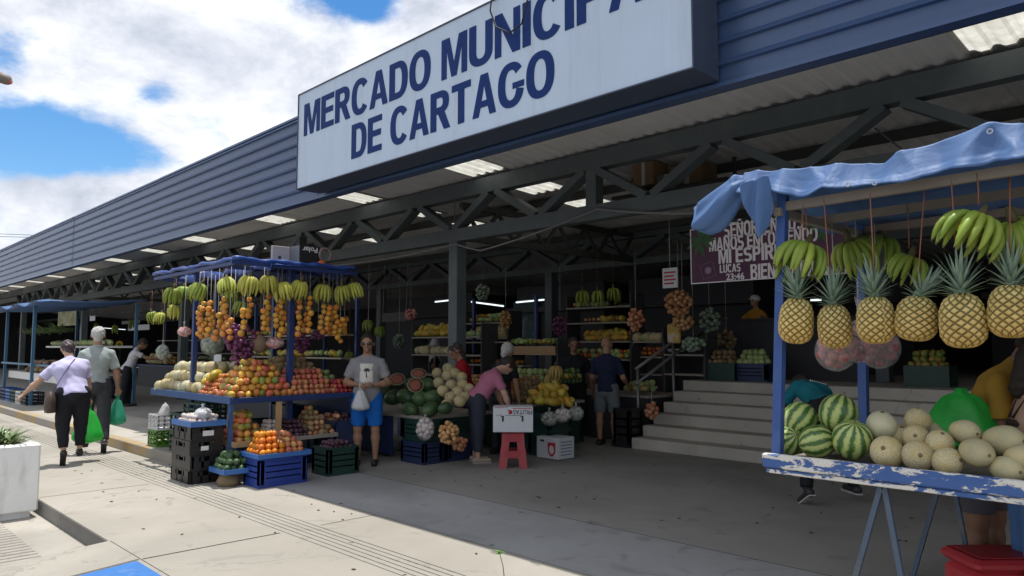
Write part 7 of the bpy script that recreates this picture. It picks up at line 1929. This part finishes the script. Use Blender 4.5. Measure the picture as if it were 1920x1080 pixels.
# scraps on the paving
q = MB()
for k in range(46):
    x, y = random.uniform(-12, -2.5), random.uniform(2.3, 4.2)
    q.box(x - random.uniform(.006, .022), x + .012, y - .006, y + random.uniform(.006, .016), .0045, .0075, rot=random.uniform(0, 3))
for k in range(40):
    x, y = random.uniform(-8, -1.5), random.uniform(5.5, 9.2)
    q.box(x - random.uniform(.008, .03), x + .012, y - .006, y + random.uniform(.006, .022), .0045, .0075, rot=random.uniform(0, 3))
q.build('litter', M('dark scrap', (.07, .055, .04), .9, .4, 3), None, 'small dark scraps and dry leaf bits scattered over the paving', 'litter', None, 'stuff')
# stalls farther along the hall
FO = Vector((-22.5, 5, .14))
fs = thing('market_stall', 'far stall with a light blue awning and blue posts beyond the walking couple', 'stall', FO)
m_bluelt = M('light blue paint', (.05, .14, .24), .5, .2, 8)
for x, y in ((-25.6, 4.6), (-21.6, 4.45), (-20.2, 6.4), (-25.6, 6.4)):
    q = MB(FO); q.box(x - .035, x + .035, y - .035, y + .035, .14, 2.7); q.build('post', m_bluelt, fs)
for z in (.92, 1.62): 
    q = MB(FO); q.box(-25.6, -20.1, 4.7 if z < 1 else 5.6, 6.3, z - .05, z); q.build('shelf_board', m_white if z > 1 else m_greywood, fs)
q = MB(FO); q.box(-25.6, -20.0, 4.50, 4.55, 1.12, 1.17); q.build('rail', m_bluelt, fs)
q = MB(FO); q.box(-25.6, -20.1, 4.69, 4.72, .72, .91); q.build('front_board', m_white, fs)
q = MB((-22, 5, 2.7)); q.grid(lambda u, v_: (-27 + 7.0 * u, 4.2 + 2.4 * v_, 2.70 + .05 * math.sin(u * 22) - .07 * math.sin(v_ * 3) + .1 * v_ - (.05 if v_ == 0 else 0)), 60, 10)
o = q.build('awning', m_tarp, None, 'light blue awning of the far stall behind the walking couple', 'awning'); o.modifiers.new('thickness', 'SOLIDIFY').thickness = .01
pyramid(['apple', 'apple', 'peach', 'mangoy'], -21.9, -20.15, 4.75, 5.3, .92, .11, 3, (.4, .4, .6, .2), 'red fruit heaped on the far stall behind the woman in lilac', 'red fruit on the far stall', sc=(1.3, 1.5))
pyramid(['potato', 'passion'], -23.9, -21.95, 4.75, 5.3, .92, .12, 3, (.4, .4, .6, .2), 'dark roots heaped at the left of the far stall', 'roots on the far stall', sc=(1.4, 1.6))
pyramid(['squash', 'garlic'], -25.4, -20.2, 5.62, 5.9, 1.62, .16, 1, (0, 0, 0, 0), 'pale vegetable on the upper board of the far stall', 'pale vegetables on the far stall', sc=(1.2, 1.5))
for i in range(7):
    bush((-25.6 + i * .55, 5.2 + .1 * (i % 2), 1.98), 34, .3, .03, 'bunch of leafy greens hanging under the far blue awning', 'leafy greens under the far awning', .6, .25)
for i in range(6):
    crate(-25.0 + i * .62, 4.55, .14 + 0, .55, .4, .32, (m_trayblue, m_crnavy, m_trayblue, m_crgreen, m_white, m_crblack)[i], ('light blue crate under the far stall, leftmost', 'navy crate under the far stall', 'light blue crate under the far stall beside a dark green one', 'dark green crate under the far stall', 'white crate under the far stall', 'black crate under the far stall')[i], 'slot', name='produce_crate')
# goods in the left half of the hall
def dark_stall(x0, x1, y, z0, lab, z=.8, d=1.0, back=True):
    o = Vector(((x0 + x1) / 2, y, z0)); t = thing('market_stall', lab, 'stall', o)
    q = MB(o); q.box(x0, x1, y, y + d, z0 + z - .05, z0 + z); q.build('counter_top', m_bluedk, t)
    q = MB(o); q.box(x0 + .03, x1 - .03, y + .03, y + .06, z0, z0 + z - .051); q.build('front_panel', m_wall2, t)
    if back:
        for x in (x0 + .05, x1 - .05):
            q = MB(o); q.box(x - .03, x + .03, y + d - .06, y + d, z0, 2.6); q.build('post', m_bluedk, t)
        for zz in (z + .45, z + .9):
            q = MB(o); q.box(x0 + .09, x1 - .09, y + d - .35, y + d - .07, z0 + zz - .03, z0 + zz); q.build('shelf_board', m_greywood, t)
    return o
def stock(x0, x1, y, zt, kinds, names, d, lv, where):
    n = len(kinds); w = (x1 - x0) / n
    for i, (k, nm) in enumerate(zip(kinds, names)):
        pyramid([k], x0 + i * w + .02, x0 + (i + 1) * w - .02, y, y + .5, zt, d[i], lv, (.35, .35, .6, .1), nm + ' ' + where, nm + ' ' + where)
dark_stall(-16.6, -12.2, 6.9, .14, 'dim stall of mixed fruit left of the banana stall, deep in the shade')
stock(-16.5, -12.3, 6.95, .94, ['melon', 'papaya', 'orange', 'tomato', 'squash'], ['tan melon', 'yellow papaya', 'orange', 'red tomato', 'pale squash'], [.17, .14, .09, .075, .13], 2, 'heaped on the dim stall left of the banana stall')
pyramid(['papaya', 'squash'], -16.4, -12.4, 7.55, 7.8, 1.39, .16, 1, (0, 0, 0, 0), 'yellow and pale produce on the middle shelf of the dim stall', 'produce on the middle shelf')
pyramid(['mangog', 'peach'], -16.4, -12.4, 7.55, 7.8, 1.84, .13, 1, (0, 0, 0, 0), 'small fruit on the top shelf of the dim stall', 'fruit on the top shelf of the dim stall')
dark_stall(-30, -18, 9.6, .14, 'long dim stall behind the far columns at the left')
stock(-29.5, -18.2, 9.65, .94, ['melon', 'orange', 'squash', 'papaya', 'tomato'], ['melon', 'orange', 'pale squash', 'papaya', 'tomato'], [.24, .2, .22, .24, .2], 2, 'on the long dim stall at the far left')
dark_stall(-11.6, -9.7, 9.3, 0, 'dim shelf stall behind the man in sunglasses', .8)
stock(-11.5, -9.8, 9.35, .8, ['potato', 'onion', 'squash'], ['brown root', 'tan onion', 'pale squash'], [.1, .08, .13], 4, 'on the dim stall behind the man in sunglasses')
pyramid(['papaya', 'orange'], -11.4, -9.9, 9.96, 10.2, 1.25, .12, 1, (0, 0, 0, 0), 'yellow fruit on the shelf behind the man in sunglasses', 'fruit on the shelf behind the man')
for i, (px, py, y, sc) in enumerate([(690, 600, 9.6, 1.2), (712, 612, 10.2, 1.2), (655, 660, 9.2, 1.1), (250, 600, 7.4, 1.3), (215, 610, 8.6, 1.4), (180, 606, 8.6, 1.4), (1120, 545, 11.2, 1.3), (1150, 540, 11.4, 1.3), (1092, 545, 11.3, 1.3)]):
    p = at(px, py, y=y)
    banana_hand(p, R(40 + i * 23), sc, 600 + i, ('dim banana bunch hanging behind the man in sunglasses, left', 'dim banana bunch hanging behind the man in sunglasses, right', 'low dim banana bunch beside the man in sunglasses', 'dim banana bunch over the bending man in white', 'dim banana bunch beside the white-haired man', 'dim banana bunch left of the white-haired man', 'dim banana bunch above the tall dark shelf, middle', 'dim banana bunch above the tall dark shelf, right', 'dim banana bunch above the tall dark shelf, left')[i], 'bananas hanging deep in the hall', m_ban, 7, False, max(.1, 3.36 - p.z))
# two sunflowers
m_petal = M('sunflower petal', (.66, .44, .02), .6, .2, 12)
for i, px in enumerate((205, 224)):
    p = at(px, 646, y=6.7); t = thing('sunflower', ('yellow sunflower by the shoulder of the white-haired man, left', 'yellow sunflower by the shoulder of the white-haired man, right')[i], 'flower', p, R(45))
    q = MB()
    for k in range(16):
        a = 2 * math.pi * k / 16; o = V3(math.cos(a), 0, math.sin(a)); leafstrip(q, o * .04, o, V3(0, -1, 0), .085, .02, .5, 4)
    q.build('petals', m_petal, t)
    q = MB(); q.ell((0, -.015, 0), (.05, .025, .05), 12, 8); q.build('flower_head', m_stem, t)
    q = MB(); q.tube([(0, .02, 0), (0, .05, -.25), (0, .03, -.75)], .010, 5); q.build('stem', m_green, t)
vs = at(214, 712, y=6.72); q = MB((vs.x, vs.y, 0)); q.lathe([(.09, .14), (.12, .3), (.10, vs.z - .2), (.13, vs.z + .15)], 14, c=(vs.x, vs.y, 0)); q.build('flower_bucket', m_crnavy, None, 'dark bucket holding the two sunflowers', 'bucket')
# boards and notices among the far columns
for (px0, py0, px1, py1, y, mt, lab, nm) in [(108, 580, 146, 612, 7.8, M('cream board', (.40, .38, .26), .7, .2, 4, col2=(.22, .24, .10), c2t=(.45, .55)), 'cream notice board fixed beside the far column', 'notice_board'), (240, 608, 280, 620, 9.0, m_carton, 'white name board hanging over the dim left stall', 'name_board'), (228, 600, 262, 608, 9.3, M('grey board 2', (.24, .23, .24), .7), 'grey board hanging behind the white name board', 'name_board'), (716, 585, 762, 604, 12, M('grey board 3', (.10, .095, .10), .7), 'dark grey board hanging behind the man in sunglasses', 'name_board'), (168, 592, 178, 602, 7.9, m_carton, 'small white card on the far column', 'card')]:
    a, b_ = at(px0, py1, y=y), at(px1, py0, y=y); t = thing(nm, lab, 'board', V3((a.x + b_.x) / 2, y, a.z))
    q = MB(t.location); q.box(a.x, b_.x, y, y + .02, a.z, b_.z); q.build('panel', mt, t)
    q = MB(t.location)
    for x in (a.x + .03, b_.x - .03): q.tube([(x, y + .01, b_.z), (x, y + .05, 3.9)], .006, 5)
    q.build('hanger_wire', m_twinew, t)
# street lamp whose head just reaches the frame, and two wires
tipl = Vector((0, 0, CAMH)) + ray(21, 152) * 13; rootl = Vector((0, 0, CAMH)) + ray(-150, 112) * 13
lamp = thing('street_lamp', 'street lamp reaching in from the left edge against the sky', 'street lamp', (rootl.x, rootl.y, -.16))
LOo = Vector((rootl.x, rootl.y, -.16)); m_lampg = M('weathered lamp metal', (.17, .14, .12), .6, .3, 6)
q = MB(LOo); q.tube([(rootl.x, rootl.y, -.16), (rootl.x, rootl.y, rootl.z)], [.09, .055], 10); q.tube([rootl, rootl.lerp(tipl, .5) + V3(0, 0, .08), rootl.lerp(tipl, .82) + V3(0, 0, .03)], .035, 8); q.build('pole', m_lampg, lamp)
q = MB(LOo); q.tube([rootl.lerp(tipl, .80) + V3(0, 0, .03), rootl.lerp(tipl, .86) + V3(0, 0, .02), rootl.lerp(tipl, .97), tipl], [.035, .10, .085, .03], 12); q.build('lamp_head', m_lampg, lamp)
q = MB(LOo); q.tube([rootl.lerp(tipl, .93) - V3(0, 0, .02), tipl + V3(0, 0, -.02)], [.07, .04], 10); q.build('lens', M('reddish lamp lens', (.28, .10, .08), .3), lamp)
for i, (y0, y1) in enumerate(((432, 437), (438, 441))):
    A, B_ = Vector((0, 0, CAMH)) + ray(-200, y0 - 10) * 55, Vector((0, 0, CAMH)) + ray(130, y1 + 6) * 70
    q = MB(A); q.tube([A, A.lerp(B_, .5) - V3(0, 0, .2), B_], .022, 5); q.build('power_line', m_cable, None, ('upper power line crossing the sky at the left edge', 'lower power line crossing the sky at the left edge')[i], 'power line')
for i, f in enumerate((-.02, 1.03)):
    A, B_ = Vector((0, 0, CAMH)) + ray(-200, 425) * 55, Vector((0, 0, CAMH)) + ray(130, 446) * 70
    p = A.lerp(B_, f); q = MB((p.x, p.y, -.16)); q.tube([(p.x, p.y, -.16), (p.x, p.y, p.z + .4)], [.16, .11], 10); q.box(p.x - .6, p.x + .6, p.y - .05, p.y + .05, p.z - .02, p.z + .08)
    q.build('utility_pole', m_greywood, None, ('utility pole carrying the power lines beyond the left edge', 'utility pole carrying the power lines behind the market hall')[i], 'pole')
